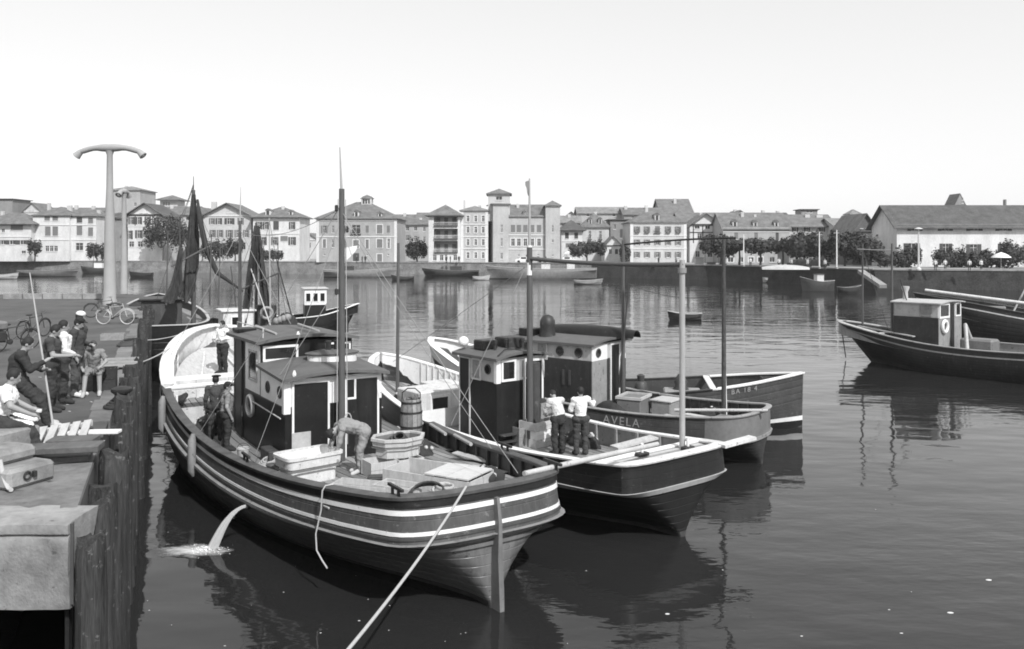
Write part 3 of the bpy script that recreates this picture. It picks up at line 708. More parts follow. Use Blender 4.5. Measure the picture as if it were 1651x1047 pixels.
rope(w2, [(wx0, wy0 - .05, 3.46), (wx0 + .5, wy0 + .3, 3.56), (.2, wy0 + .2, 3.56), (.3, wy0 - .12, 3.5), (.3, wy0 - .16, 3.0)], .02, M_iron, 'conduit')
# forward trunk cabin and deck box
tc = MB().bbox(-1.2, .55, 9.0, 10.3, 1.1, 2.05, .03).build('trunk_cabin', M_white2, boat2)
frame_window(tc, 'y-', -.75, -.2, 1.45, 1.85, 9.0, M_white, None, .08)
m2 = (.0, 5.3, .95)
mast(boat2, (-.25, 11.9, 1.6), (-.1, 12.1, 6.5), .06, .045, None, 'foremast')
mast(boat2, m2, (-.02, 5.3, 6.35), .09, .075); mast(boat2, (-.02, 5.3, 5.6), (-.02, 5.3, 6.4), .078, .07, M_white, 'mast_band'); mast(boat2, (-.02, 5.3, 6.3), (-.02, 5.3, 8.2), .045, .02, M_spar_l, 'topmast')
mb = MB(); fl = []
for i in range(6):
    u = i / 5; fl.append([Vector((-.02 - .2 * u * (1 if i else 0), 5.28 + .05 * math.sin(4 * u), 8.15 - .06 * u)), Vector((-.02 - .2 * u, 5.28 + .05 * math.sin(4 * u + 1), 7.7 + .3 * u))])
MB().loft(fl).build('pennant', M_mid2, boat2, 60)
m2s = loc_of(boat2, pz(1100, 720, 1.75)); m2s.z = 1.2
mast(boat2, m2s, (m2s.x, m2s.y, 6.05), .068, .066, M_spar_l, 'aft_pole', 12)
MB().lathe([(.10, 0), (.10, .12)], (m2s.x, m2s.y, 5.75), 12).build('pole_band', M_mid2, boat2, 40)
bm_a = Vector((-.02, 5.3, 6.05)); bm_b = Vector((m2s.x, m2s.y, 5.95)) + (Vector((m2s.x, m2s.y, 5.95)) - bm_a).normalized() * .05
MB().tube(sag(bm_a, bm_b, .06, 8), .055, 8).build('boom', M_spar, boat2, 50)
rope(boat2, [(m2s.x, m2s.y, 5.6), (m2s.x + .1, m2s.y + .1, 1.8)], .01, M_rope, 'stay')
rope(boat2, [bm_a, (-1.75, 6.5, 1.6)], .009, M_stay, 'stay'); rope(boat2, [(-.02, 5.3, 5.9), (0, 12.6, 2.5)], .009, M_stay, 'stay')
for x, y in ((-.5, .75), (.75, .5)):
    MB().tube([(x, y, 1.62), (x, y, 1.98)], .035, 8).build('mooring_post', M_white, boat2, 50); 
    MB().bbox(x - .16, x + .16, y - .09, y + .09, 1.69, 1.78, .02).build('cleat', M_iron, boat2)

# ---------------------------------------------------------------- third boat: dark grey, long deckhouse with portholes
TH3 = R(52)
boat3 = thing('fishing_boat', 'dark grey boat with three portholes in its deckhouse and pale letters near its rounded stern', 'boat', (7.35, 24.6, 0), TH3)
h3 = Hull(13.4, [(0, 1.25), (1.0, 1.5), (3, 1.75), (6, 1.9), (8.5, 1.85), (10.5, 1.6), (12, 1.1), (13, .6), (13.4, .35)],
          [(0, 1.55), (1.5, 1.42), (4, 1.34), (7, 1.5), (10, 2.0), (12, 2.5), (13.4, 2.85)],
          [(0, 1.0), (3, .85), (7, .9), (10, 1.3), (13.4, 2.0)],
          [(0, .05), (1, .25), (2.2, .7), (4, 1.35), (7, 1.65), (9.5, 1.4), (11.5, .8), (12.8, .25), (13.4, .03)],
          band=curve([(0, .75), (6, .7), (13.4, .9)]), rs=.6, ns=2.6, rake=1.0, bb_out=.04, fine=True, pst=.7)
h3.shell(boat3, M_dark2, M_dark); h3.cap('rail_cap', M_mid2, boat3, .05, .12, .05, 0, 10.4); h3.cap('bow_rail', M_white, boat3, .05, .2, .05, 10.4, None)
h3.strip('rubbing_strake', M_mid2, boat3, .93, 1.05, .06, 0, 11)
MB().loft([h3.ring(.03, .006, 0, 0, 1.1), h3.ring(.92, .006, 0, 0, 1.1)]).build('stern_sun_panel', mat('sunlit stern tone', .16, .5, .3, 1.5, .1), boat3, 40)  # lighter panel: sun on the rounded stern put into the colour
h3.strip('bow_strake', M_white, boat3, .0, .55, .008, 10.6)
h3.lining('bulwark_lining', M_dark2, boat3, 0, 9.5); h3.lining('bow_lining', M_white, boat3, 9.5, None)
h3.stanchions(boat3, M_dark, 1.0, 9, .35, w=.05, sides=(1,)); h3.planks(boat3, [M_plank, M_pl[2], M_pl[0]], .24, .02)
w3 = wheelhouse(boat3, -.9, 1.3, 5.35, 8.6, .85, 2.65, 3.18, M_dark, M_light, M_roof)
MB().box(-.89, .0, 5.32, 5.35, .9, 2.65).build('bulkhead_panel', M_mid2, w3)
MB().box(-.91, .02, 5.315, 5.354, 2.65, 3.14).build('bulkhead_upper_panel', M_white, w3)
porthole(w3, 'y-', -.55, 2.9, 5.31, .13)
for u in (5.85, 6.6): porthole(w3, 'x-', u, 2.9, -.9, .14)
frame_window(w3, 'x-', 7.15, 7.5, 2.62, 3.1, -.9, M_light, M_mid2, .05); frame_window(w3, 'x-', 7.9, 8.25, 2.4, 3.1, -.9, M_light, None, .04)
for u in (6.2, 6.45): MB().box(-.935, -.9, u - .04, u + .04, 1.8, 2.3).build('wall_batten', M_dark2, w3)
door(w3, 'y-', .3, .8, 1.0, 3.08, 5.35, M_black, M_white, .05)
frame_window(w3, 'y-', .98, 1.18, 2.6, 3.08, 5.35, M_white, None, .04)
# upturned dinghy and ventilator on the roof
pr = []
for i in range(9):
    u = i / 8; b_ = .5 * math.sin(math.pi * (.12 + .8 * u)) ** .7; y = 4.6 + 3.9 * u
    pr.append([Vector((b_ * math.cos(a), y, 3.32 + .36 * math.sin(a) * (b_ / .5) ** .5)) for a in [math.pi * j / 8 for j in range(9)]])
dg_ = MB().loft(pr)
dgo = dg_.build('upturned_dinghy', M_black, None, 60, loc=(0, 0, 0)); dgo.data.transform(Matrix.Translation((.75, 0, 0)))
dgo.location = boat3.location; dgo.rotation_euler = boat3.rotation_euler
tag(dgo, 'black upturned dinghy lying on the deckhouse roof beside the round ventilator', 'dinghy')
MB().lathe([(.3, 0), (.28, .12), (.25, .3), (.27, .42), (.26, .58), (.18, .72), (.05, .78)], (-.35, 7.5, 3.26), 16).build('ventilator', M_dark, w3, 50)
MB().bbox(-.7, -.1, 7.9, 8.5, 3.28, 3.55, .03).build('roof_locker', M_black, w3)
mast(boat3, (.35, 4.9, .9), (.35, 4.9, 6.6), .07, .05); 
a3 = loc_of(boat3, pz(1167, 664, 1.3)); a3.z = 1.0
mast(boat3, a3, (a3.x, a3.y, 6.6), .075, .055, mat('worn dark spar', .06, .6, .8, 8, .1, stretch=(3, 3, 1)), 'aft_mast')
rope(boat3, [(a3.x + .07, a3.y - .05, 1.1), (a3.x + .05, a3.y, 3.4)], .03, M_white, 'mast_rope')
MB().tube(sag((.35, 4.9, 6.45), (a3.x + .2, a3.y - .3, 6.65), -.04, 8), .035, 6).build('boom', M_iron, boat3, 50)
MB().tube([loc_of(boat3, pd(998, 625, 28.0)), loc_of(boat3, pd(1014, 458, 27.6))], [.04, .025], 6).build('gaff', M_dark2, boat3, 50)
rope(boat3, sag(loc_of(boat3, pd(1014, 458, 27.6)), (a3.x, a3.y, 4.9), .25), .012, M_rope_d, 'stay')
MB().tube([(-1.25, 2.2, 1.5), (-.2, -.25, 1.62)], .05, 8).build('tiller', M_light, boat3, 50)
MB().box(-.25, .25, .5, 1.4, 1.0, 1.25).build('stern_locker', M_mid, boat3)

# ---------------------------------------------------------------- fourth boat: straight stem to the right
TH4 = R(-98)          # bow pointing right
boat4 = thing('fishing_boat', 'dark boat with straight upright stem and white rail at the bow, lettering on its side', 'boat', (-1.85, 31.4, 0), TH4)
h4 = Hull(12.3, [(0, 1.0), (1, 1.4), (3, 1.7), (6, 1.8), (8.5, 1.65), (10.4, 1.15), (11.6, .5), (12.3, .12)],
          [(0, 1.6), (3, 1.3), (6, 1.28), (9, 1.5), (12.3, 1.92)], [(0, 1.0), (6, .75), (12.3, 1.2)],
          [(0, .1), (1.5, .6), (4, 1.45), (7, 1.55), (9.5, 1.15), (11.5, .35), (12.3, .04)], band=.95, rs=.6, rake=.05, bb_out=-.04, fine=True)
h4.shell(boat4, M_dark2, M_dark2); h4.cap('rail_cap', M_dark, boat4, .04, .12, .05, 0, 9.0); h4.cap('bow_rail', M_white, boat4, .05, .16, .06, 9.0, None)
h4.strip('waterline_stripe', M_white, boat4, 1.58, 1.74, .01, 10.9, None); h4.strip('boot_topping', M_black, boat4, 1.75, 2.0, .012, 6, None)
h4.lining('bulwark_lining', M_dark2, boat4, 0, None)
MB().loft([[Vector((-h4.b(q) + .02, q, h4.zd(q))) for q in h4.S], [Vector((h4.b(q) - .02, q, h4.zd(q))) for q in h4.S]]).build('deck', M_plank, boat4)
MB().tube([(-.2, 3.6, 1.25), (-.2, 5.2, 1.25)], .36, 16).build('engine_tank', M_mid2, boat4, 50)
MB().bbox(.2, 1.0, 3.5, 5.8, 1.0, 1.75, .05).build('engine_cover', M_mid2, boat4)
mb = MB()
for p, q in (((0, 5.2, 1.6), (.9, 5.9, 2.0)), ((.9, 5.9, 1.0), (.9, 5.9, 2.0)), ((.2, 5.3, 1.0), (.2, 5.3, 1.9))): mb.tube([p, q], .03, 6)
mb.build('pipe_frame', M_iron, boat4, 50)
MB().lathe([(.2, 0), (.24, .25), (.2, .5), (.12, .55), (.14, .75), (.06, .8)], (.3, 6.6, 1.0), 12).build('winch_drum', M_dark2, boat4, 50)
MB().lathe([(.3, 0), (.34, .2), (.2, .4), (.24, .55), (.1, .8)], (.5, 8.0, 1.05), 12).build('capstan', M_dark2, boat4, 50)
MB().bbox(.1, 1.0, 7.4, 8.7, 1.0, 1.32, .04).build('winch_bed', M_mid2, boat4)
def side_letters(hull, root, txt, q, lv, size, side, m_, off=.012):
    p0 = hull.pt(q - .15, side, lv); p1 = hull.pt(q + .15, side, lv); pu = hull.pt(q, side, max(0, lv - .3)); pm = hull.pt(q, side, lv)
    x = (p1 - p0).normalized() * (1 if side > 0 else -1); u = (pu - pm).normalized(); nrm = x.cross(u)
    Mx = Matrix((( x.x, u.x, nrm.x, pm.x), (x.y, u.y, nrm.y, pm.y), (x.z, u.z, nrm.z, pm.z), (0, 0, 0, 1))) @ Matrix.Translation((0, 0, off))
    return letters(txt, root, size, Mx, m_)
M_let = mat('faded lettering', .30, .6, .3, 6)
side_letters(h3, boat3, 'AVELA', 3.7, .55, .36, -1, M_let)
side_letters(h4, boat4, 'BA 18 4', 10.1, .26, .24, 1, M_let)

# ---------------------------------------------------------------- boats on the right
TH5 = R(40)
boat5 = thing('fishing_boat', 'dark boat with white-framed wheelhouse and round lifebuoy, moored apart on open water', 'boat', (29.4, 35.7, 0), TH5)
h5 = Hull(16.5, [(0, 1.2), (1.5, 1.8), (4, 2.15), (8, 2.25), (11.5, 2.0), (14, 1.45), (15.7, .8), (16.5, .4)],
          [(0, 2.0), (3, 1.62), (7, 1.42), (10, 1.45), (13, 1.7), (16.5, 2.2)], [(0, 1.3), (8, .85), (16.5, 1.5)],
          [(0, .1), (2, .8), (5, 1.8), (9, 2.0), (12, 1.5), (14.5, .6), (16.5, .02)], band=.5, rs=.8, rake=2.0, bb_out=.03, fine=True)
h5.shell(boat5, M_dark, M_dark); h5.cap('rail_cap', M_mid2, boat5, .06, .14, .06, 0, 13.5); h5.cap('bow_rail', M_light, boat5, .06, .2, .07, 13.5, None)
h5.strip('rubbing_strake', M_mid2, boat5, .55, .68, .05); h5.lining('bulwark_lining', M_mid2, boat5, 0, None)
MB().loft([[Vector((-h5.b(q) + .02, q, h5.zd(q))) for q in h5.S], [Vector((h5.b(q) - .02, q, h5.zd(q))) for q in h5.S]]).build('deck', M_plank, boat5)
boat5_wh = [8.2, 10.4]
w5 = MB().bbox(-1.1, 1.75, 10.4, 12.7, .9, 2.75, .02).build('wheelhouse', M_mid2, boat5)
MB().bbox(-1.09, 1.74, 10.41, 12.69, 2.75, 3.5, .02).build('upper_wall', M_light, w5)
roof_slab('roof', M_light, w5, -1.2, 1.85, 10.25, 12.85, 3.52, .06, .1)
frame_window(w5, 'y-', -.9, .1, 2.82, 3.4, 10.4, M_white, None, .1); frame_window(w5, 'y-', 1.0, 1.5, 2.82, 3.4, 10.4, M_white, None, .08)
door(w5, 'y-', .32, .78, 1.0, 3.45, 10.4, M_black)
frame_window(w5, 'x-', 10.8, 11.3, 2.85, 3.35, -1.1, M_mid2, M_mid2, .05)
MB().torus((-.5, 10.32, 2.3), .29, .085, 'y', 20, 8).build('lifebuoy', M_white, w5, 60)
MB().box(-1.16, -1.1, 10.38, 12.7, .9, 2.75).build('side_screen', M_dark, w5)
MB().bbox(.2, 1.2, 8.3, 9.9, .9, 1.7, .1).build('winch_cover', M_mid, boat5); MB().tube([(-.3, 9.3, 1.0), (.2, 9.6, 2.4), (.7, 9.3, 1.1)], .1, 8).build('ventilator', M_light, boat5, 50)
MB().lathe([(.14, 0), (.12, .5), (.2, .7), (.2, .8)], (-.2, 12.5, 3.5), 10).build('funnel', M_light, w5, 50)
mast(boat5, (-.9, 12.9, 1), (-.9, 12.9, 6.6), .07, .05); mast(boat5, (0, 15.0, 1.4), (0, 15.0, 6.6), .06, .045)
MB().tube([(0, 15.3, 6.3), (-.9, 12.4, 6.2)], .035, 6).build('boom', M_spar_l, boat5, 50)
mast(boat5, (-.6, 12.2, 3.4), (-.8, 12.5, 4.7), .03, .02, M_iron, 'aerial'); rope(boat5, [(0, 15.0, 6.3), (-.5, 13.2, 1.6)], .014, M_rope_d, 'stay'); rope(boat5, sag((0, 16.3, 2.0), (0, 16.0, .1), 0), .03, M_rope_d, 'anchor_rope')
MB().bar((-1.4, 11.5, 1.75), (-.5, 15, 2.0), .2, .05).build('loose_board', M_light, boat5)
TH6 = R(58)
boat6 = thing('fishing_boat', 'dark boat with a long spar laid along its rail, behind the boat with the lifebuoy', 'boat', (40.5, 50.0, 0), TH6)
h6 = Hull(15, [(0, 1.2), (1.5, 1.8), (4, 2.1), (8, 2.2), (11, 1.9), (13, 1.3), (15, .4)], [(0, 2.3), (3, 2.0), (7, 2.1), (11, 2.7), (15, 3.3)], [(0, 1.4), (8, 1.2), (15, 2.4)],
          [(0, .1), (2, .8), (5, 1.8), (9, 1.8), (12, 1.2), (15, .02)], band=.6, rs=.8, rake=1.3, fine=True)
h6.shell(boat6, M_dark, M_dark); h6.cap('rail_cap', M_dark2, boat6, .06, .16, .06); h6.strip('white_stripe', M_white2, boat6, .55, .68, .012); h6.lining('bulwark_lining', M_dark2, boat6, 0, None)
MB().loft([[Vector((-h6.b(q) + .02, q, h6.zd(q))) for q in h6.S], [Vector((h6.b(q) - .02, q, h6.zd(q))) for q in h6.S]]).build('deck', M_plank, boat6)
MB().tube([(-1.8, 4, 2.35), (-.6, 14.2, 3.5)], .11, 8).build('long_spar', M_white2, boat6, 50)
mast(boat6, (0, 7.5, 1.2), (0, 7.5, 8.5), .11, .07); mast(boat6, (.2, 9.5, 1.2), (2.0, 6.5, 8.0), .06, .04, M_light, 'derrick')
MB().bbox(-.8, .8, 9.5, 11, 1.5, 2.5, .05).build('hatch_house', M_mid, boat6)
# ================================================================ PEOPLE
M_skin = mat('skin', .30, .6, .08, 8); M_hair = mat('dark hair', .018, .7, .3, 20); M_cloth = {}
def cloth(v):
    k = round(v, 3)
    if k not in M_cloth: M_cloth[k] = mat('cloth %s' % k, v, .88, .18, 5, .35, 40)
    return M_cloth[k]
STAND = dict(pelvis=(0, 0, .95), waist=(0, .0, 1.08), chest=(0, .01, 1.32), neck=(0, 0, 1.48), head=(0, .02, 1.615),
             shL=(-.185, 0, 1.42), elL=(-.25, -.02, 1.14), wrL=(-.25, .07, .90), haL=(-.24, .10, .82),
             shR=(.185, 0, 1.42), elR=(.25, -.02, 1.14), wrR=(.25, .07, .90), haR=(.24, .10, .82),
             hipL=(-.10, 0, .92), knL=(-.115, .02, .50), anL=(-.12, -.02, .09), toL=(-.14, .17, .035),
             hipR=(.10, 0, .92), knR=(.115, .02, .50), anR=(.12, -.02, .09), toR=(.14, .17, .035), face=(0, 1, -.1))
def pose(**kw): d = dict(STAND); d.update(kw); return d
SEGS = [('pelvis', 'waist', .145, .135, 'top'), ('waist', 'chest', .135, .155, 'top'), ('chest', 'neck', .145, .062, 'top'), ('neck', 'head', .052, .055, 'skin'),
        ('shL', 'elL', .062, .050, 'armu'), ('elL', 'wrL', .047, .033, 'armf'), ('shR', 'elR', .062, .050, 'armu'), ('elR', 'wrR', .047, .033, 'armf'),
        ('hipL', 'knL', .098, .070, 'leg'), ('knL', 'anL', .066, .048, 'leg'), ('hipR', 'knR', .098, .070, 'leg'), ('knR', 'anR', .066, .048, 'leg'),
        ('anL', 'toL', .048, .036, 'foot'), ('anR', 'toR', .048, .036, 'foot'), ('shL', 'shR', .075, .075, 'top'), ('hipL', 'hipR', .115, .115, 'leg')]
def capsule(mb, p, q, r0, r1, n=12):
    p, q = Vector(p), Vector(q); d = q - p; L = d.length; d = d / L if L > 1e-6 else Vector((0, 0, 1))
    pts = []; rs = []
    for a in (80, 55, 25): pts.append(p - d * r0 * math.sin(R(a))); rs.append(r0 * math.cos(R(a)))
    for i in range(5): pts.append(p.lerp(q, i / 4)); rs.append(lerp(r0, r1, i / 4))
    for a in (25, 55, 80): pts.append(q + d * r1 * math.sin(R(a))); rs.append(r1 * math.cos(R(a)))
    mb.tube(pts, rs, n)
def segdist(x, a, b):
    ab = b - a; t = clamp((x - a).dot(ab) / max(1e-9, ab.length_squared)); return (x - a - ab * t).length
def person(label, loc, rz, P, shirt=.05, trousers=.04, sleeves='long', hat=None, hair=True, bib=None, group=None, shorts=False, scale=1.0, shoes=.03, voxel=.0115, apron=False):
    J = {k: Vector(v) for k, v in P.items()}
    mb = MB()
    for a, b_, r0, r1, _ in SEGS: capsule(mb, J[a], J[b_], r0, r1)
    # torso flattened front to back: broad chest, shoulders and seat
    fwd = Vector(P['face']).normalized(); hd = J['head']
    up = (J['head'] - J['neck']); up.normalize(); side = fwd.cross(up).normalized(); f2 = up.cross(side).normalized()
    HB = Matrix(((side.x, f2.x, up.x, 0), (side.y, f2.y, up.y, 0), (side.z, f2.z, up.z, 0), (0, 0, 0, 1)))
    mb.ellipsoid(hd + up * .02, (.076, .094, .112), 16, 12, HB); mb.ellipsoid(hd + f2 * .028 - up * .05, (.055, .062, .06), 12, 8, HB)     # skull and jaw
    capsule(mb, hd + f2 * .088 + up * .005, hd + f2 * .106 - up * .028, .011, .015, 8)                                                      # nose
    mb.ellipsoid(hd + f2 * .082 - up * .062, (.024, .012, .010), 8, 6, HB)                                                                  # lips
    mb.ellipsoid(hd + f2 * .076 + up * .026, (.05, .018, .012), 8, 6, HB)                                                                   # brow
    for sd in (-1, 1): mb.ellipsoid(hd + side * sd * .078 - up * .002 - f2 * .005, (.012, .024, .034), 8, 6, HB)                              # ears
    for sfx in ('L', 'R'):
        wr, ha, el = J['wr' + sfx], J['ha' + sfx], J['el' + sfx]; d = (ha - wr).normalized(); sd = -1 if sfx == 'L' else 1
        lat = d.cross(Vector((0, 0, 1)))
        if lat.length < .3: lat = Vector((0, 1, 0))
        lat.normalize(); nrm = lat.cross(d).normalized()
        capsule(mb, wr + d * .015, wr + d * .075, .031, .036, 10)
        for i, (o_, ln) in enumerate(((-.030, .070), (-.010, .082), (.010, .076), (.029, .058))):
            b0 = wr + d * .095 + lat * o_; b1 = b0 + d * ln * .55; b2 = b1 + (d * .6 - nrm * .8).normalized() * ln * .5
            capsule(mb, b0 - d * .03, b1, .0105, .0095, 7); capsule(mb, b1, b2, .0095, .008, 7)
        t0 = wr + d * .03 - lat * .03; t1 = t0 + (d * .7 - lat * .7).normalized() * .05; capsule(mb, t0, t1, .013, .011, 7); capsule(mb, t1, t1 + d * .035, .011, .009, 7)
    tmp = bpy.data.objects.new('t', mb.mesh('t', M_skin)); COL.objects.link(tmp)
    md = tmp.modifiers.new('r', 'REMESH'); md.mode = 'VOXEL'; md.voxel_size = voxel
    ms = tmp.modifiers.new('s', 'SMOOTH'); ms.factor = .5; ms.iterations = 3
    dg = bpy.context.evaluated_depsgraph_get(); dg.update()
    me = bpy.data.meshes.new_from_object(tmp.evaluated_get(dg)); bpy.data.objects.remove(tmp)
    me.materials.clear(); me.materials.append(M_skin); me.name = 'body'
    me.polygons.foreach_set('use_smooth', [True] * len(me.polygons))
    root = thing('person', label, 'person', loc, rz, group); root.scale = (scale,) * 3
    body = link('body', me, root)
    # clothing: shells that follow the body
    segs = [(J[a], J[b_], (r0 + r1) / 2, z) for a, b_, r0, r1, z in SEGS]
    zone = []
    hdn = J['head'] - up * .09
    wl = J['waist'].lerp(J['pelvis'], .45)
    tdir = (J['chest'] - J['pelvis']).normalized()
    for p in me.polygons:
        c = p.center
        if (c - J['head']).length < .15 and (c - hdn).dot(up) > -.03: zone.append('head'); continue
        best = None; bd = 9
        for a, b_, r, z in segs:
            dd = segdist(c, a, b_) - r
            if dd < bd: bd = dd; best = (a, b_, z)
        z = best[2]
        if z == 'top' and (c - wl).dot(tdir) < 0: z = 'leg'
        elif z == 'leg' and (c - wl).dot(tdir) > 0.02: z = 'top'
        if z == 'armf':
            ab = best[1] - best[0]; t = (c - best[0]).dot(ab) / ab.length_squared
            if t > .97: z = 'hand'
        if z == 'armu' and sleeves == 'short':
            ab = best[1] - best[0]; t = (c - best[0]).dot(ab) / ab.length_squared
            if t > .7: z = 'armf'
        if z == 'leg' and shorts and c.z < max(J['knL'].z, J['knR'].z) + .02 and min((c - J['hipL']).length, (c - J['hipR']).length) > .3: z = 'skin'
        if z == 'top' and (c - J['neck']).dot(tdir) > .02 and (c - J['neck']).length < .075: z = 'skin'
        if z == 'foot': z = 'footL' if (c - J['toL']).length < (c - J['toR']).length else 'footR'
        zone.append(z)
    seed = rnd.uniform(0, 100)
    def shell(name, zones, m_, off, wob=.008):
        idx = {}; vs_ = []; fs = []
        for p, z in zip(me.polygons, zone):
            if z not in zones: continue
            f = []
            for vi in p.vertices:
                if vi not in idx:
                    v = me.vertices[vi]; nz_ = noise.noise(v.co * 9 + Vector((seed, 0, 0))) * wob + noise.noise(v.co * 22 + Vector((0, seed, 0))) * wob * .45
                    idx[vi] = len(vs_); vs_.append(v.co + v.normal * (off + nz_))
                f.append(idx[vi])
            fs.append(f)
        if not fs: return
        m2 = bpy.data.meshes.new(name); m2.from_pydata([tuple(v) for v in vs_], [], fs); m2.materials.append(m_)
        m2.polygons.foreach_set('use_smooth', [True] * len(m2.polygons)); m2.update(); link(name, m2, body)
    shell('shirt', {'top', 'armu'} | ({'armf'} if sleeves == 'long' else set()), cloth(shirt), .016, .022)
    shell('trousers', {'leg'}, cloth(trousers), .022, .026)
    shell('shoe', {'footL'}, cloth(shoes), .010, 0); shell('shoe', {'footR'}, cloth(shoes), .010, 0)
    if bib is not None:
        pass
    # hair, cap or beret
    hb = MB()
    if hair:
        hb.ellipsoid(hd + up * .036 - f2 * .014, (.088, .098, .108), 16, 12, HB); 
        ho = hb.build('hair', M_hair if hair is True else cloth(hair), body, 60)
    if hat == 'beret':
        MB().ellipsoid(hd + up * .12 - f2 * .01 + side * .015, (.125, .125, .035), 16, 8, HB).build('beret', cloth(.015), body, 60)
    elif hat == 'cap':
        h_ = MB().ellipsoid(hd + up * .085, (.098, .108, .07), 14, 8, HB); h_.ellipsoid(hd + up * .085 + f2 * .10, (.07, .07, .012), 12, 6, HB); h_.build('cap', cloth(.02), body, 60)
    elif hat == 'white':
        h_ = MB().ellipsoid(hd + up * .085, (.10, .112, .075), 14, 8, HB); h_.build('cap', cloth(.7), body, 60)
    if bib == 'straps':
        for sd in (-1, 1):
            a = J['waist'] + side * sd * .06; 
            MB().tube([J['waist'] + Vector((sd * .09, -.155, .03)), J['chest'] + Vector((sd * .09, -.178, .06)), J['chest'] + Vector((sd * .10, -.12, .165)), J['chest'] + Vector((sd * .10, .06, .165)), J['chest'] + Vector((sd * .10, .178, .04)), J['waist'] + Vector((sd * .10, .155, .03))], .014, 6).build('brace', cloth(trousers), body, 60)
    return root

def at_quay(px, py): return pz(px, py, QZ + .004)
def on_boat(b, x, y, z): return W(b, (x, y, z))
# ---- on the large boat
zdk = lambda q, x=0: h1.deck_z(x, q)
person('person in overalls and dark cap standing on the deck beside the deckhouse', on_boat(boat1, -2.25, 9.35, zdk(9.35, -2.2)), R(-60),
       pose(haL=(-.2, .16, .82), wrL=(-.22, .12, .9), elR=(.27, -.04, 1.15), head=(.0, .03, 1.61), face=(.3, 1, -.15)), .22, .035, 'short', 'cap', bib='straps')
person('person in dark jersey and beret behind the one in overalls', on_boat(boat1, -2.25, 10.45, zdk(10.4, -2.2)), R(20),
       pose(), .06, .04, 'long', 'beret')
person('person in white shirt and dark trousers standing on the white foredeck', on_boat(boat1, -.75, 15.75, 2.2), R(150),
       pose(elL=(-.3, .05, 1.2), wrL=(-.15, .22, 1.15), haL=(-.08, .24, 1.14), elR=(.32, .06, 1.2), wrR=(.18, .22, 1.12), haR=(.1, .26, 1.1)), .72, .03, 'long', hair=True)
bend = pose(pelvis=(0, -.22, .92), waist=(0, -.10, 1.02), chest=(0, .22, 1.10), neck=(0, .38, 1.06), head=(0, .50, .98), face=(0, .5, -1),
            shL=(-.18, .33, 1.06), elL=(-.22, .40, .80), wrL=(-.18, .46, .56), haL=(-.17, .48, .48), shR=(.18, .33, 1.06), elR=(.22, .42, .80), wrR=(.18, .5, .58), haR=(.17, .52, .5),
            hipL=(-.1, -.22, .90), knL=(-.12, -.08, .48), anL=(-.13, -.10, .09), toL=(-.14, .09, .035), hipR=(.1, -.22, .90), knR=(.12, -.12, .48), anR=(.13, -.16, .09), toR=(.14, .03, .035))
person('person in pale work clothes bending over the white tub', on_boat(boat1, -.52, 5.12, zdk(5.2)), R(118), bend, .24, .24, 'long', 'cap', shoes=.5)
# ---- on the black boat
zk2 = h2.deck_z(0, 3.9)
person('person in white shirt and dark trousers with one hand raised on the black boat', on_boat(boat2, .42, 3.75, zk2), R(15),
       pose(elR=(.36, .10, 1.26), wrR=(.46, .26, 1.30), haR=(.48, .33, 1.33), elL=(-.25, .08, 1.15), wrL=(-.12, .25, 1.1), haL=(-.06, .28, 1.1)), .75, .05, 'long')
person('person in pale shirt and apron half hidden by the one with raised hand', on_boat(boat2, -.02, 4.12, zk2), R(35),
       pose(pelvis=(0, -.06, .94), waist=(0, -.02, 1.06), chest=(0, .10, 1.28), head=(.03, .27, 1.50), neck=(0, .16, 1.42), shL=(-.18, .12, 1.37), shR=(.18, .12, 1.37), elL=(-.24, .26, 1.12), wrL=(-.12, .42, .98), haL=(-.06, .47, .95), elR=(.24, .26, 1.12), wrR=(.12, .42, .98), haR=(.06, .47, .95), face=(0, 1, -.7)), .55, .035, 'long')
# ---- on the quay
G = 'people waiting on the quay'
sit = pose(pelvis=(0, -.05, .62), waist=(0, -.02, .76), chest=(0, .08, .98), neck=(0, .13, 1.13), head=(0, .18, 1.26), shL=(-.185, .1, 1.07), shR=(.185, .1, 1.07),
           elL=(-.30, .16, .84), wrL=(-.2, .38, .74), haL=(-.16, .46, .72), elR=(.30, .2, .86), wrR=(.24, .44, .72), haR=(.2, .52, .68),
           hipL=(-.1, -.02, .60), knL=(-.16, .40, .56), anL=(-.17, .42, .10), toL=(-.18, .60, .035), hipR=(.1, -.02, .60), knR=(.16, .42, .52), anR=(.18, .56, .10), toR=(.19, .75, .035))
pA = at_quay(16, 742); pA.x -= .15
person('person in white short-sleeved shirt sitting on a concrete block at the quay', pA, R(-70), sit, .74, .04, 'short', group=None)
lean = pose(pelvis=(0, -.30, .86), waist=(0, -.34, .99), chest=(0, -.30, 1.23), neck=(0, -.24, 1.39), head=(0, -.17, 1.52), face=(.1, 1, -.25), shL=(-.185, -.27, 1.34), shR=(.185, -.27, 1.34),
            elR=(.29, -.12, 1.10), wrR=(.20, .10, 1.22), haR=(.17, .17, 1.26), elL=(-.27, -.16, 1.08), wrL=(-.12, .08, 1.04), haL=(-.05, .14, 1.05),
            hipL=(-.1, -.28, .84), hipR=(.1, -.28, .84), knL=(-.14, .06, .50), knR=(.13, .02, .50), anL=(-.15, .10, .09), toL=(-.17, .29, .035), anR=(.14, .16, .09), toR=(.15, .35, .035))
pB = at_quay(62, 690)
perB = person('person in dark clothes leaning back and gripping a long fishing pole', pB, R(-62), lean, .028, .035, 'long', shoes=.45)
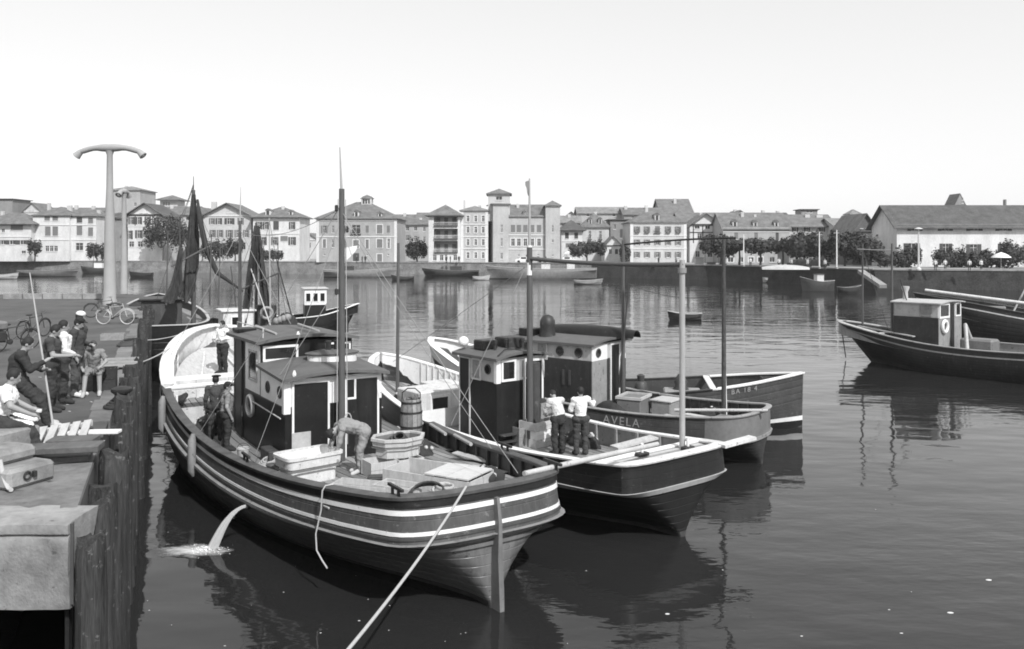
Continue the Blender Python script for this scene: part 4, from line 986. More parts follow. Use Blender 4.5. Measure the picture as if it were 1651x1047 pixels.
person('person in dark jersey with bare forearms next to the pole holder', at_quay(84, 664), R(-75), pose(elL=(-.26, .08, 1.14), wrL=(-.18, .32, 1.10), haL=(-.15, .40, 1.1), elR=(.26, .08, 1.14), wrR=(.15, .32, 1.12), haR=(.1, .4, 1.12), head=(0, .06, 1.6), face=(0, 1, -.4)), .05, .035, 'short')
person('person in white shirt with sleeves rolled standing among those in dark clothes', at_quay(101, 651), R(-55), pose(elR=(.24, .02, 1.14), wrR=(.20, .2, 1.02), haR=(.18, .27, 1.0)), .72, .04, 'long')
person('person in dark shirt with a bag under one arm and white cloth at the belt', at_quay(123, 640), R(-80), pose(elL=(-.27, .05, 1.15), wrL=(-.15, .26, 1.12), haL=(-.1, .3, 1.12), head=(.0, .05, 1.6), face=(0, 1, -.35)), .05, .07, 'long', 'cap', shoes=.6)
person('person with white cap standing behind the one with a bag', at_quay(128, 622), R(-60), pose(), .05, .04, 'long', 'white')
sitb = dict(sit)
pC = at_quay(152, 634)
person('boy in pale shorts and shirt sitting hunched on a dark crate', pC, R(-160), sit, .22, .25, 'short', None, hair=.06, shorts=True, scale=.86, shoes=.4)
# things those people hold or sit on
pole_a = pz(86, 690, QZ + .02)
o = MB().tube([pole_a, pole_a + (pd(48, 440, pole_a.y + .6) - pole_a) * .5, pd(48, 440, pole_a.y + .6)], [.022, .018, .010], 8).build('fishing_pole', M_spar_l, None, 50)
tag(o, 'long pale bamboo fishing pole held upright on the quay', 'pole')
# ================================================================ THINGS ON THE BOATS
def open_box(name, label, cat, p, rz, L, Wd, Hh, m_, th=.025, slats=False, group=None, tilt=0.0):
    o = thing(name, label, cat, p, rz, group)
    for sx in (-1, 1):
        MB().box(sx * L / 2 - (th if sx > 0 else 0), sx * L / 2 + (th if sx < 0 else 0), -Wd / 2, Wd / 2, 0, Hh).build('end_board', m_, o)
    for sy in (-1, 1):
        n = 2 if Hh > .2 else 1
        for i in range(n):
            z0 = i * Hh / n + (.008 if i else 0)
            MB().box(-L / 2 - .01, L / 2 + .01, sy * (Wd / 2 + .001) - (0 if sy > 0 else th), sy * (Wd / 2 + .001) + (th if sy > 0 else 0), z0, (i + 1) * Hh / n).build('side_board', m_, o)
    MB().box(-L / 2 + th, L / 2 - th, -Wd / 2, Wd / 2, .01, .035).build('bottom_board', m_, o)
    return o
def deck1(px, py, dz=0.0):        # pixel -> point on the large boat's deck
    p = pz(px, py, 1.2)
    for _ in range(4):
        l = loc_of(boat1, p); p = pz(px, py, h1.deck_z(l.x, clamp(l.y, 0, 20)) + .004)
    p.z += dz; return p
def deck2(px, py, dz=0.0):
    p = pz(px, py, 1.0)
    for _ in range(4):
        l = loc_of(boat2, p); p = pz(px, py, h2.deck_z(l.x, clamp(l.y, 0, 13)) + .004)
    p.z += dz; return p
# white fish tub with a rounded end
def tub(label, p, rz, L, Wd, Hh, m_, m_in, taper=.82, nseg=28, sq=3.2, rim=True):
    o = thing('fish_tub', label, 'tub', p, rz)
    def ring(k, z, g=0.0):
        q = []
        for i in range(nseg):
            a = 2 * math.pi * i / nseg; c, s_ = math.cos(a), math.sin(a)
            q.append(Vector(((L / 2 - g) * k * math.copysign(abs(c) ** (2 / sq), c), (Wd / 2 - g) * k * math.copysign(abs(s_) ** (2 / sq), s_), z)))
        return q
    MB().loft([ring(taper, 0), ring(taper * .99 + .005, Hh * .55), ring(.97, Hh * .62), ring(1, Hh)], True).build('outer_wall', m_, o, 40)
    mi = MB().loft([ring(1, Hh, .05), ring(.9, Hh * .3, .05)], True); mi.add(ring(.9, Hh * .3, .05), [tuple(range(nseg))]); mi.build('inner_wall', m_in, o, 40)
    MB().loft([ring(1, Hh - .05, -.025), ring(1, Hh + .012, -.025), ring(1, Hh + .012, .055), ring(1, Hh - .03, .055)], True).build('rim', m_, o, 40)
    MB().loft([ring(.985, Hh * .52, -.02), ring(.985, Hh * .60, -.02)], True).build('band', M_mid, o, 40)
    return o
TUB = tub('white fish tub with rounded ends standing by the half door', deck1(497, 775), TH1 + R(8), 1.3, .82, .62, M_white2, M_white, sq=7)
tub('many-sided grey tub holding rope on top of pale boxes', deck1(642, 757, .0) + Vector((0, 0, .34)), TH1 - R(4), 1.25, .95, .42, M_plank2, M_mid, .85, 8, 2.0)
rp = deck1(640, 755); 
o = MB()
for k in range(4):
    o.torus((rp.x + .02 * k, rp.y, rp.z + .62 + .035 * k), .26 - .05 * k, .03, 'z', 18, 6, Matrix.Rotation(.2 * k, 4, 'X'))
tag(o.build('rope_coil', M_dark2, None, 60), 'dark rope coil lying inside the many-sided tub', 'rope')
for (px, py, L_, dz) in ((612, 765, .62, 0), (655, 760, .6, 0)):
    open_box('fish_box', 'pale wooden fish box under the many-sided tub, ' + ('towards the bending person' if px < 640 else 'towards the starboard rail'), 'fish box', deck1(px, py), TH1, L_, .5, .33, M_plank2, group='fish boxes under the tub')
# barrel with a wire handle on the starboard side
pb = deck1(663, 712); pb.z -= .0
br = thing('barrel', 'tall weathered wooden barrel with iron hoops beside the boat rail', 'barrel', pb)
nst = 14
for i in range(nst):
    a0, a1 = 2 * math.pi * i / nst + .02, 2 * math.pi * (i + 1) / nst - .02
    prof = [(.25, 0), (.29, .3), (.30, .6), (.285, .9), (.25, 1.15)]
    rows = [[Vector((r_ * math.cos(a), r_ * math.sin(a), z)) for r_, z in prof] for a in (a0, a1)]
    rows.append([Vector((r_ * .92 * math.cos(a1), r_ * .92 * math.sin(a1), z)) for r_, z in prof]); rows.insert(0, [Vector((r_ * .92 * math.cos(a0), r_ * .92 * math.sin(a0), z)) for r_, z in prof])
    MB().loft(rows).build('stave', (M_plank, M_pl[0], M_pl[3])[i % 3], br, 30)
for z, r_ in ((.12, .272), (.42, .30), (.8, .296), (1.06, .268)): MB().lathe([(r_, -.025), (r_ + .008, -.025), (r_ + .006, .025), (r_, .025)], (0, 0, z), 24).build('hoop', M_iron, br, 30)
MB().lathe([(.22, 0), (.22, .02)], (0, 0, 1.05), 18).build('head_board', M_dark2, br)
MB().tube([(-.24, 0, 1.1), (-.24, 0, 1.3), (-.1, 0, 1.42), (.1, 0, 1.42), (.24, 0, 1.3), (.24, 0, 1.1)], .016, 6).build('handle', M_iron, br, 50)
# aft hatch boards, open boxes and gear on the stern
open_box('fish_box', 'long pale open box on the aft deck nearest the boat rail', 'fish box', deck1(585, 800), TH1 - R(50), 1.15, .42, .26, M_plank2)
open_box('fish_box', 'pale open box tipped beside the long box on the aft deck', 'fish box', deck1(640, 800), TH1 - R(58), .8, .45, .24, M_plank2)
hp = deck1(706, 782)
hb = thing('hatch_coaming', 'large pale open hatch frame with high boards near the stern', 'hatch', hp, TH1 - R(62))
for a, b_, h_ in (((-1.05, -.45), (1.05, -.45), .30), ((-1.05, .45), (1.05, .45), .34), ((-1.05, -.45), (-1.05, .45), .30), ((1.05, -.45), (1.05, .45), .30), ((-.1, -.45), (-.1, .45), .28)):
    MB().bar((a[0], a[1], h_ / 2), (b_[0], b_[1], h_ / 2), .035, h_).build('coaming_board', M_plank2, hb)
for i in range(4):
    MB().box(-.02 + i * .26, .23 + i * .26, -.47, .47, .32 + .006 * (i % 2), .35 + .006 * (i % 2)).build('cover_board', mat('bleached board', .52, .7, .2, 3, .2, stretch=(1, 4, 1)), hb)
for k, (px, py, L_, a, m_) in enumerate(((650, 772, 1.5, -8, M_dark2), (690, 752, 1.4, -25, M_plank2), (745, 757, 1.6, -22, M_plank2), (770, 745, 1.4, -45, M_light), (560, 815, .9, 30, M_plank2))):
    p = deck1(px, py, .06 + .0 * k)
    tag(MB().bbox(-L_ / 2, L_ / 2, -.11, .11, 0, .035, .006, MX(p, R(a) + TH1 * .3, 0, R((-2, 3, 2, 4, -3)[k]))).build('loose_board', m_),
        ('dark loose board lying across the aft boxes', 'pale loose board lying near the rope tub', 'pale loose board leaning on the hatch frame', 'grey loose board by the starboard rail', 'short pale board lying by the port rail')[k], 'board')
p = deck1(690, 806); cl = MB()
for k in range(3): cl.torus((p.x, p.y, p.z + .1 + .03 * k), .38 - .04 * k, .022, 'z', 22, 6, Matrix.Rotation(R(12 + 4 * k), 4, 'X'))
tag(cl.build('hose_coil', M_dark2, None, 60), 'dark hose coiled on the aft deck under the rail', 'hose')
for px, py, r_ in ((715, 800, .2), (745, 792, .16), (770, 786, .14)):
    p = deck1(px, py, .12); tag(MB().torus(p, r_, .035, 'z', 16, 6, Matrix.Rotation(R(20), 4, 'X')).torus(p + Vector((.03, .02, .06)), r_ * .8, .03, 'z', 16, 6).build('rope_coil', M_rope, None, 60), ('larger pale rope coil by the hatch frame at the stern rail' if r_ > .18 else 'middle-sized pale rope coil at the stern rail' if r_ > .15 else 'smallest pale rope coil at the stern rail'), 'rope', 'rope coils at the stern rail')
# rope heap and oar on port deck
for px, py, L_, a in ((292, 655, 1.5, 30),):
    p = deck1(px, py, .10); m_ = MB()
    for k in range(5): m_.tube([p + Vector((-.55 + .08 * k, .75 - .1 * k, .02 * k)), p + Vector((-.1 + .05 * k, .1, .10 + .03 * k)), p + Vector((.25 - .03 * k, -.55 + .05 * k, .03))], [.05, .085, .04], 7)
    tag(m_.build('net_bundle', M_net, None, 60), 'dark bundle of net lying along the port rail', 'net')
# long spar resting from the stern rail to the black boat
pa, pb2 = pd(845, 764, 15.35), pd(1060, 716, 18.3)
tag(MB().tube([pa, pa.lerp(pb2, .5), pb2], [.05, .06, .05], 8).build('long_oar', M_light, None, 50), 'long pale pole lying across the sterns of two boats', 'pole')
tag(MB().bar(pz(990, 722, 1.75), pz(1055, 705, 1.85), .3, .05).build('loose_board', M_plank2), 'pale board propped on the far rail of the black boat', 'board')
# mooring line running to the lower edge
tag(MB().tube(sag(W(boat1, (-.52, .10, 2.17)), pd(546, 1066, 8.4), .10, 16), .021, 8).build('mooring_line', M_rope, None, 60), 'thick pale mooring line stretching from the striped stern', 'rope')
# water jet from the outlet
pj = W(boat1, (po.x - .12, po.y, po.z)); nv = (W(boat1, (-1, 0, 0)) - W(boat1, (0, 0, 0))).normalized()
M_foam = mat('white water', .85, .5, .1, 6, .4)
jets = MB()
for k in range(16):
    ang = rnd.gauss(0, .05); sp = rnd.gauss(1, .06); pts = []; dirv = Matrix.Rotation(ang, 3, 'Z') @ nv
    tf = math.sqrt(2 * (pj.z) / 9.8)
    for i in range(9):
        t = tf * i / 8; pts.append(pj + dirv * (1.75 * sp * t) + Vector((0, 0, -4.9 * t * t + .0025 * k)))
    jets.tube(pts, [rnd.uniform(.012, .020) + .002 * i for i in range(9)], 5)
for k in range(140):
    t = tf * rnd.uniform(.3, 1.05); dirv = Matrix.Rotation(rnd.gauss(0, .06), 3, 'Z') @ nv; s_ = rnd.uniform(.004, .010)
    jets.ellipsoid(pj + dirv * (1.75 * rnd.gauss(1, .06) * t) + Vector((0, 0, max(-pj.z, -4.9 * t * t + rnd.gauss(0, .03)))), (s_, s_, s_ * 1.6), 5, 4)
M_jet = bpy.data.materials.new('falling water'); M_jet.use_nodes = True; t_ = M_jet.node_tree; b_ = t_.nodes['Principled BSDF']; b_.inputs['Base Color'].default_value = (.8, .8, .8, 1); b_.inputs['Roughness'].default_value = .3
b_.inputs['Alpha'].default_value = .34
jo = jets.build('water_jet', M_jet, None, 60); tag(jo, 'white jet of bilge water pouring from the striped hull', 'water jet', kind='stuff')
fc = pj + nv * (1.75 * tf); fm = MB()
for k in range(160):
    r_ = abs(rnd.gauss(0, .2)); a = rnd.uniform(0, 6.28); c = Vector((fc.x + r_ * math.cos(a) * 1.4 - .1, fc.y + r_ * math.sin(a) * .8, .01 + max(0, rnd.uniform(0, .16) * (.4 - r_))))
    s_ = rnd.uniform(.004, .018) * max(.3, 1 - r_ * .9); fm.ellipsoid(c, (s_ * 1.4, s_ * 1.4, s_ * .8), 5, 4)
tag(fm.build('splash_foam', M_foam, None, 60), 'white foam drops where the bilge water hits the harbour', 'foam', kind='stuff')
def foam_sheet():
    m = bpy.data.materials.new('foam sheet'); m.use_nodes = True; t = m.node_tree; b = t.nodes['Principled BSDF']; b.inputs['Base Color'].default_value = (.8, .8, .8, 1); b.inputs['Roughness'].default_value = .6
    tc = t.nodes.new('ShaderNodeTexCoord'); n = t.nodes.new('ShaderNodeTexNoise'); n.inputs['Scale'].default_value = 3.2; n.inputs['Detail'].default_value = 9; n.inputs['Roughness'].default_value = .72
    mp = t.nodes.new('ShaderNodeMapping'); mp.inputs['Scale'].default_value = (.7, 1.6, 1); t.links.new(tc.outputs['Object'], mp.inputs[0]); t.links.new(mp.outputs[0], n.inputs[0])
    g = t.nodes.new('ShaderNodeVectorMath'); g.operation = 'LENGTH'; mp2 = t.nodes.new('ShaderNodeMapping'); mp2.inputs['Scale'].default_value = (.95, 1.75, 1); t.links.new(tc.outputs['Object'], mp2.inputs[0]); t.links.new(mp2.outputs[0], g.inputs[0])
    k = t.nodes.new('ShaderNodeMath'); k.operation = 'SUBTRACT'; t.links.new(n.outputs[0], k.inputs[0])
    k2 = t.nodes.new('ShaderNodeMath'); k2.operation = 'MULTIPLY'; k2.inputs[1].default_value = .62; t.links.new(g.outputs['Value'], k2.inputs[0]); t.links.new(k2.outputs[0], k.inputs[1])
    r = t.nodes.new('ShaderNodeMapRange'); r.inputs[1].default_value = .04; r.inputs[2].default_value = .46; r.inputs[4].default_value = .8; t.links.new(k.outputs[0], r.inputs[0]); t.links.new(r.outputs[0], b.inputs['Alpha']); return m
fs_ = MB(); 
fs_.add([(1.1 * math.cos(2 * math.pi * i / 24), .62 * math.sin(2 * math.pi * i / 24), 0) for i in range(24)], [tuple(range(24))])
tag(fs_.build('foam_sheet', foam_sheet(), None, loc=(fc.x - .35, fc.y - .05, .006)), 'thin sheet of white froth spreading round the bilge jet', 'foam', kind='stuff')
scum = MB()
for k in range(36):
    px, py = rnd.uniform(235, 760), rnd.uniform(850, 1045)
    if rnd.random() < .3: px, py = rnd.uniform(900, 1650), rnd.uniform(800, 1040)
    p = pz(px, py, .003); s_ = rnd.uniform(.005, .014) * (2.5 if rnd.random() < .06 else 1); scum.ellipsoid(p, (s_ * rnd.uniform(1, 2.2), s_, s_ * .3), 6, 4)
tag(scum.build('floating_scraps', M_white2), 'small pale scraps floating on the dark water', 'scraps', kind='stuff')

# ---- on the black boat
for i, (dz, L_, sh) in enumerate(((0, 1.0, 0), (.225, 1.0, .03), (.45, 1.02, -.02))):
    open_box('fish_box', ('pale fish box at the bottom of the stack behind the two people', 'pale fish box in the middle of the stack behind the two people', 'pale fish box on top of the stack behind the two people')[i], 'fish box', deck2(872, 716, dz) + Vector((sh, 0, 0)), TH2 + R(6), L_, .55, .22, (M_white2, M_white, M_plank2)[i])
open_box('crate', 'small dark crate leaning at the left of the box stack', 'crate', deck2(838, 718), TH2, .3, .3, .5, M_plank)
bk = deck2(872, 712, .68)
open_box('crate', 'upright slatted crate on top of the fish box stack', 'crate', bk, TH2 + R(10), .42, .34, .42, M_plank)
tag(MB().ellipsoid(bk + Vector((0, 0, .40)), (.19, .16, .12), 12, 8).build('net_heap', M_net, None, 60), 'dark heap of net filling the upright crate', 'net')
tag(MB().lathe([(.13, 0), (.14, .1), (.14, .3), (.06, .4), (.05, .46), (.065, .48)], bk + Vector((-.34, .05, 0)), 14).build('milk_can', M_light, None, 50), 'pale metal can beside the upright crate', 'can')
sb = thing('skylight_box', 'white box with small dark window on the black boat\'s side deck', 'deck box', deck2(712, 652), TH2)
MB().bbox(-.45, .45, -.4, .4, 0, .62, .02).build('box_body', M_dark2, sb); MB().bbox(-.52, .52, -.46, .46, .62, .72, .02).build('lid', M_white2, sb)
frame_window(sb, 'y-', -.2, .2, .15, .5, -.4, M_white, None, .08)
for px, py, a in ((905, 676, 5),):
    pass
# ---- on the dark grey boat
def deck3(px, py, z=1.0): return pz(px, py, z)
p = W(boat3, (-.35, 4.1, .95))
tb = thing('deck_tank', 'square grey tank with open pale top on the dark grey boat', 'tank', p, TH3 + R(10))
MB().bbox(-.5, .5, -.4, .4, 0, .62, .03).build('tank_body', M_mid, tb)
for a in ((-.53, .53, -.43, -.36), (-.53, .53, .36, .43), (-.53, -.46, -.36, .36), (.46, .53, -.36, .36)): MB().box(a[0], a[1], a[2], a[3], .6, .68).build('rim_board', M_light, tb)
p = W(boat3, (.35, 3.3, .95)); tb = thing('deck_tank', 'lower plain grey tank next to the open one', 'tank', p, TH3)
MB().bbox(-.4, .4, -.35, .35, 0, .5, .04).build('tank_body', M_mid2, tb); MB().bbox(-.43, .43, -.38, .38, .5, .55, .01).build('lid', M_light, tb)
for k, (x, y) in enumerate(((-.6, 2.5), (-.2, 1.9))):
    tag(MB().bbox(-.5, .5, -.12, .12, 0, .04, .008, MX(W(boat3, (x, y, 1.12 + .05 * k)), TH3 + R(70 + 12 * k))).build('loose_board', M_plank2), ('pale board lying on the dark grey boat beside its tanks', 'pale board lying near the stern of the dark grey boat')[k], 'board')
tarp = MB(); rows = []
for i in range(9):
    u = i / 8 - .5
    rows.append([Vector((1.6 * u, .7 * (j / 8 - .5) * (1 - .3 * abs(u)), .42 * max(0, 1 - (2 * u) ** 2) ** .6 * max(0, 1 - (2 * (j / 8 - .5)) ** 2) ** .5 + .02 * rnd.random())) for j in range(9)])
to = tarp.loft(rows).build('net_pile', M_net, None, 60, loc=W(boat3, (-.75, 4.7, 1.0)), rz=TH3 + R(60)); tag(to, 'dark rounded pile of nets on the side deck by the portholes', 'net')
cb = open_box('crate', 'dark crate resting on the bow of the straight-stemmed boat', 'crate', W(boat4, (0, 11.1, h4.zd(11) + .02)), TH4, .5, .45, .62, M_dark2)

# ================================================================ THINGS ON THE QUAY
M_cast = mat('cast concrete post', .33, .8, .12, 1.2, .15, 14)
def lamp_post(label, px, pyb, hgt, arm, rz, r0=.4, r1=.17):
    p = pz(px, pyb, QZ); o = thing('lamp_post', label, 'lamp post', p, rz)
    MB().lathe([(r0 * 1.15, 0), (r0 * 1.15, .25), (r0, .35), (r0 * .92, 2.5), (r0 * .8, hgt * .55), (r0 * .62, hgt * .68), (r1 * 1.15, hgt * .76), (r1, hgt - .3), (r1 * 1.5, hgt - .05)], n=14).build('post', M_cast, o, 40)
    pts = []; rs = []
    for i in range(15):
        u = i / 7 - 1; au = abs(u); pts.append(Vector((arm * u, 0, hgt + .12 - .25 * arm / 1.8 * max(0, au - .45) ** 1.5 * 2.4))); rs.append(lerp(.21, .13, au ** 1.3) * (1 + .12 * math.sin(au * 9)))
    MB().tube(pts, rs, 12).build('arm', M_cast, o, 50)
    for s_ in (-1, 1):
        e = pts[0 if s_ < 0 else -1]; d = Vector((s_ * .72, 0, -.7)).normalized()
        Mr = d.to_track_quat('Z', 'Y').to_matrix().to_4x4()
        MB().lathe([(.12, -.12), (.17, .05), (.20, .22), (.235, .34), (.20, .36), (.16, .3)], e, 16, Mr).build('lamp_bell', M_cast, o, 50)
        MB().ellipsoid(e + d * .26, (.13, .13, .13), 10, 6).build('bulb_glass', M_white2, o, 60)
    return o
lamp_post('tall pale concrete lamp post with two drooping arms, bicycles at its foot', 177, 492, 9.0, 1.75, R(-3), .34, .16)
lamp_post('shorter pale concrete lamp post standing at the end of the quay', 200, 474, 7.3, .55, R(88), .24, .15)
pbk = pz(198, 477, QZ); 
# bicycles
def bicycle(label, p, rz, m_fr, lean=.05):
    o = thing('bicycle', label, 'bicycle', p, rz); o.rotation_euler = (lean, 0, rz)
    for x in (-.53, .53):
        wh = MB().torus((x, 0, .33), .315, .018, 'y', 24, 6).build('wheel', M_white2 if m_fr is M_light else M_rubber, o, 60)
        for k in range(10):
            a = 2 * math.pi * k / 10; MB().tube([(x, 0, .33), (x + .31 * math.cos(a), 0, .33 + .31 * math.sin(a))], .003, 4).build('spoke', M_metal, wh)
        MB().tube([(x + .36 * math.cos(a), 0, .33 + .36 * math.sin(a)) for a in [R(20 + 14 * i) for i in range(11)]], .02, 5).build('mudguard', m_fr, wh, 60)
    f_ = MB()
    for a, b_ in (((-.53, 0, .33), (-.12, 0, .30)), ((-.12, 0, .30), (-.24, 0, .80)), ((-.53, 0, .33), (-.21, 0, .72)), ((-.22, 0, .74), (.36, 0, .80)), ((-.12, 0, .30), (.38, 0, .70)), ((.34, 0, .90), (.53, 0, .33))): f_.tube([a, b_], .016, 6)
    f_.build('frame', m_fr, o, 60)
    MB().ellipsoid((-.26, 0, .86), (.15, .09, .035), 10, 6).build('saddle', M_iron, o, 60)
    MB().tube([(.20, -.24, .93), (.34, -.2, .98), (.36, 0, .95), (.34, .2, .98), (.20, .24, .93)], .013, 6).build('handlebar', M_metal, o, 60)
    MB().lathe([(.09, -.01), (.09, .01)], (-.12, 0, .30), 14, Matrix.Rotation(R(90), 4, 'X')).build('chainring', M_iron, o)
    MB().bar((-.72, 0, .69), (-.34, 0, .69), .12, .015).build('carrier', M_metal, o)
    return o
bicycle('pale bicycle leaning at the foot of the tall lamp post', pz(186, 523, QZ), R(-4), M_light)
bicycle('darker bicycle behind the pale one at the tall lamp post', pz(166, 512, QZ), R(12), M_dark2, -.08)
# motor-assisted bicycle at the left with a pannier
mo = bicycle('dark bicycle with loaded bags parked alone on the quay', pz(22, 566, QZ), R(62), M_dark2, .06)
for s_ in (-1, 1): MB().bbox(-.75, -.35, s_ * .12 - .07, s_ * .12 + .07, .35, .68, .03).build('pannier', M_net, mo)
MB().bbox(-.7, -.3, -.2, .2, .72, .98, .05).build('carrier_load', M_mid, mo)
bicycle('dark bicycle standing beyond the pole holder', pz(54, 545, QZ), R(80), M_dark2)
# long low timber kerb at the end of the quay
for i in range(5):
    a = pz(8 + i * 32, 482, QZ); b_ = pz(38 + i * 32, 482, QZ)
    tag(MB().bar(a + Vector((0, 0, .17)), b_ + Vector((0, 0, .17)), .4, .34).build('kerb_beam', M_conc2, None), 'pale concrete kerb beam at the far end of the quay', 'kerb', 'kerb beams at the quay end')
# steps of boards by the edge
st = thing('board_stack', 'flat weathered board steps lying on the quay behind the seated boy', 'boards', pz(183, 590, QZ), math.atan2(ed.y, ed.x) + R(90))
for i in range(6):
    MB().bbox(-.62, .62, -.95 + i * .34, -.70 + i * .34, .05 + .02 * (i % 2), .11 + .02 * (i % 2), .01).build('board', (M_conc2, M_plank, M_mid2)[i % 3], st)
for x in (-.55, .55): MB().box(x - .04, x + .04, -1, 1.05, .0, .05).build('bearer', M_pile, st)
# seat blocks, pallet, planks, crates near the camera
def conc_block(label, px, py, L_, Wd, Hh, rz, m_=None):
    o = MB().bbox(-L_ / 2, L_ / 2, -Wd / 2, Wd / 2, 0, Hh, .03).build('concrete_block', m_ or M_skirt, None, loc=pz(px, py, QZ + .004), rz=rz); return tag(o, label, 'block')
conc_block('pale concrete block used as a seat on the quay', 0, 745, .8, .75, .52, R(-20))
cb2 = thing('mooring_block', 'low stepped concrete mooring block with an iron ring at the quay', 'block', pz(22, 778, QZ + .004), R(-22))
MB().bbox(-.5, .38, -.36, .36, 0, .28, .05).build('block_base', M_skirt, cb2); MB().bbox(-.5, .08, -.33, .32, .28, .48, .06).build('block_top', M_skirt, cb2)
MB().torus((.40, -.1, .16), .05, .014, 'x', 14, 6).build('ring', M_iron, cb2, 60); MB().bbox(.37, .43, -.02, .03, .12, .2, .005).build('staple', M_iron, cb2)
pl = thing('pallet', 'pale slatted pallet leaning on dark planks at the quay edge', 'pallet', pz(92, 706, QZ + .10), R(18)); pl.rotation_euler = (R(12), R(-6), R(18))
for i in range(6): MB().box(-.48 + i * .17, -.36 + i * .17, -.38, .38, .06, .085).build('slat', M_plank2, pl)
for y in (-.33, .33): MB().box(-.5, .5, y - .035, y + .035, .0, .058).build('bearer', M_plank2, pl)
for k, (px, py, L_, a, m_, dz) in enumerate(((100, 728, 1.1, 12, M_plank3, .18), (88, 744, 1.0, 18, M_plank3, .0), (118, 716, .7, 8, M_plank3, .09))):
    tag(MB().bbox(-L_ / 2, L_ / 2, -.2, .2, 0, .1, .012, MX(pz(px, py, QZ + dz + .01), R(a))).build('timber_baulk', m_), ('dark wet timber baulk lying on others near the pallet', 'dark timber baulk flat on the concrete near the mooring block', 'short dark timber between pallet and quay edge')[k], 'timber')
tag(MB().bbox(-.42, .42, -.10, .10, 0, .05, .008, MX(pz(152, 699, QZ + .12), R(4))).build('white_board', M_white), 'white board laid from the quay edge onto a pile head', 'board')
for x0 in (130,): tag(MB().bbox(-.12, .12, -.12, .12, 0, .12, .01, MX(pz(134, 702, QZ + .004))).build('support_block', M_pile), 'dark block propping up the white board', 'block')
for k, (px, py, s_) in enumerate(((168, 632, .62),)):
    open_box('crate', 'dark fish crate the boy sits on', 'crate', pz(px - 12, py - 6, QZ + .004), R(12), .66, .5, .46, M_plank3)
open_box('basket', 'dark tall basket beside the seated boy', 'basket', pz(170, 628, QZ + .004), R(20), .45, .4, .5, M_net)
tag(MB().tube(sag(pz(0, 742, QZ + .4), pz(18, 790, QZ + .05), .1), .03, 6).build('quay_rope', M_rope, None, 60), 'pale rope hanging over the concrete mooring block', 'rope')
tag(MB().lathe([(.2, 0), (.15, .1), (.13, .3), (.2, .36), (.2, .42), (.1, .46)], pz(196, 660, QZ), 14).build('bollard', M_iron, None, 50), 'small iron bollard on the quay edge by the board steps', 'bollard')
# mooring lines from the large boat's bow to the quay
for k, (a, b_) in enumerate(((W(boat1, (-2.1, 17.2, 3.0)), edge(13.2, -.3, QZ + .1)), (W(boat1, (-1.3, 18.9, 3.3)), edge(21, -.3, QZ + .1)))):
    tag(MB().tube(sag(a, b_, .12), .018, 6).build('mooring_line', M_rope, None, 60), ('thin mooring line from the white bow to the near quay edge', 'thin mooring line from the white bow to the far quay edge')[k], 'rope')

sc2 = MB()
for k in range(40):
    p = pz(rnd.uniform(60, 190), rnd.uniform(560, 720), QZ + .012); a = rnd.uniform(0, 3.1); L_ = rnd.uniform(.03, .12)
    sc2.bar(p, p + Vector((L_ * math.cos(a), L_ * math.sin(a), 0)), .03, .008)
tag(sc2.build('quay_litter', M_light), 'pale scraps and splinters scattered on the quay deck', 'litter', kind='stuff')
for k, (px, py, r_, m_) in enumerate(((205, 556, .3, M_rope_d), (188, 655, .22, M_net), (212, 520, .3, M_rope_d))):
    c = MB(); p = pz(px, py, QZ + .05)
    for j in range(4): c.torus(p + Vector((.02 * j, .015 * j, .045 * j)), r_ - .03 * j, .035, 'z', 20, 6, Matrix.Rotation(R(4 * j), 4, 'X'))
    tag(c.build('rope_coil', m_, None, 60), ('dark rope coil on the quay edge beyond the board steps', 'dark net rope heaped beside the small bollard', 'dark rope coil on the quay edge near the lamp post')[k], 'rope')
for k, (px, py) in enumerate(((196, 548), (222, 507))):
    open_box('fish_box', ('grey fish box left on the quay edge past the board steps', 'grey fish box left near the far quay edge')[k], 'fish box', pz(px - 14, py, QZ + .004), R(20 + 40 * k), .75, .45, .22, M_plank)

# heaps of net with cork floats, buckets and gear left about on the decks
def net_heap(label, p, rz, a, b_, h_, seed, floats=9):
    rows = []; 
    for j in range(9):
        v = j / 8; row = []
        for i in range(22):
            t_ = 2 * math.pi * i / 22; k = math.cos(v * math.pi / 2) ** .7; c, s_ = math.cos(t_), math.sin(t_)
            nz_ = 1 + .35 * noise.noise(Vector((c * 2 + seed, s_ * 2, v * 2))) + .15 * noise.noise(Vector((c * 7, s_ * 7 + seed, v * 6)))
            row.append(Vector((a * k * c * nz_, b_ * k * s_ * nz_, h_ * math.sin(v * math.pi / 2) * nz_ * (1 - .0 * k))))
        rows.append(row)
    o = thing('net_heap', label, 'net', p, rz); m_ = MB().loft(rows, True); m_.add(rows[-1], [tuple(range(22))]); m_.build('netting', M_net, o, 70)
    r_ = random.Random(seed)
    for k in range(floats):
        t_ = r_.uniform(0, 6.28); v = r_.uniform(.2, .9); kk = math.cos(v * 1.57) ** .7
        MB().ellipsoid((a * kk * math.cos(t_) * 1.02, b_ * kk * math.sin(t_) * 1.02, h_ * math.sin(v * 1.57) + .02), (.07, .05, .05), 8, 6).build('cork_float', M_plank2, o, 60)
    return o
net_heap('dark net heap with cork floats beside the port door of the large boat', W(boat1, (-2.15, 11.6, h1.deck_z(-2.1, 11.6))), TH1 + 1.3, .8, .4, .38, 3)
net_heap('dark net heap against the front of the large boat\'s wheelhouse', W(boat1, (.6, 12.6, h1.deck_z(.6, 12.6))), TH1, 1.2, .7, .6, 5)
net_heap('flat net heap with floats on the starboard side deck by the barrel', W(boat1, (1.75, 6.6, h1.deck_z(1.8, 6.6))), TH1 + 1.4, .8, .35, .3, 7)
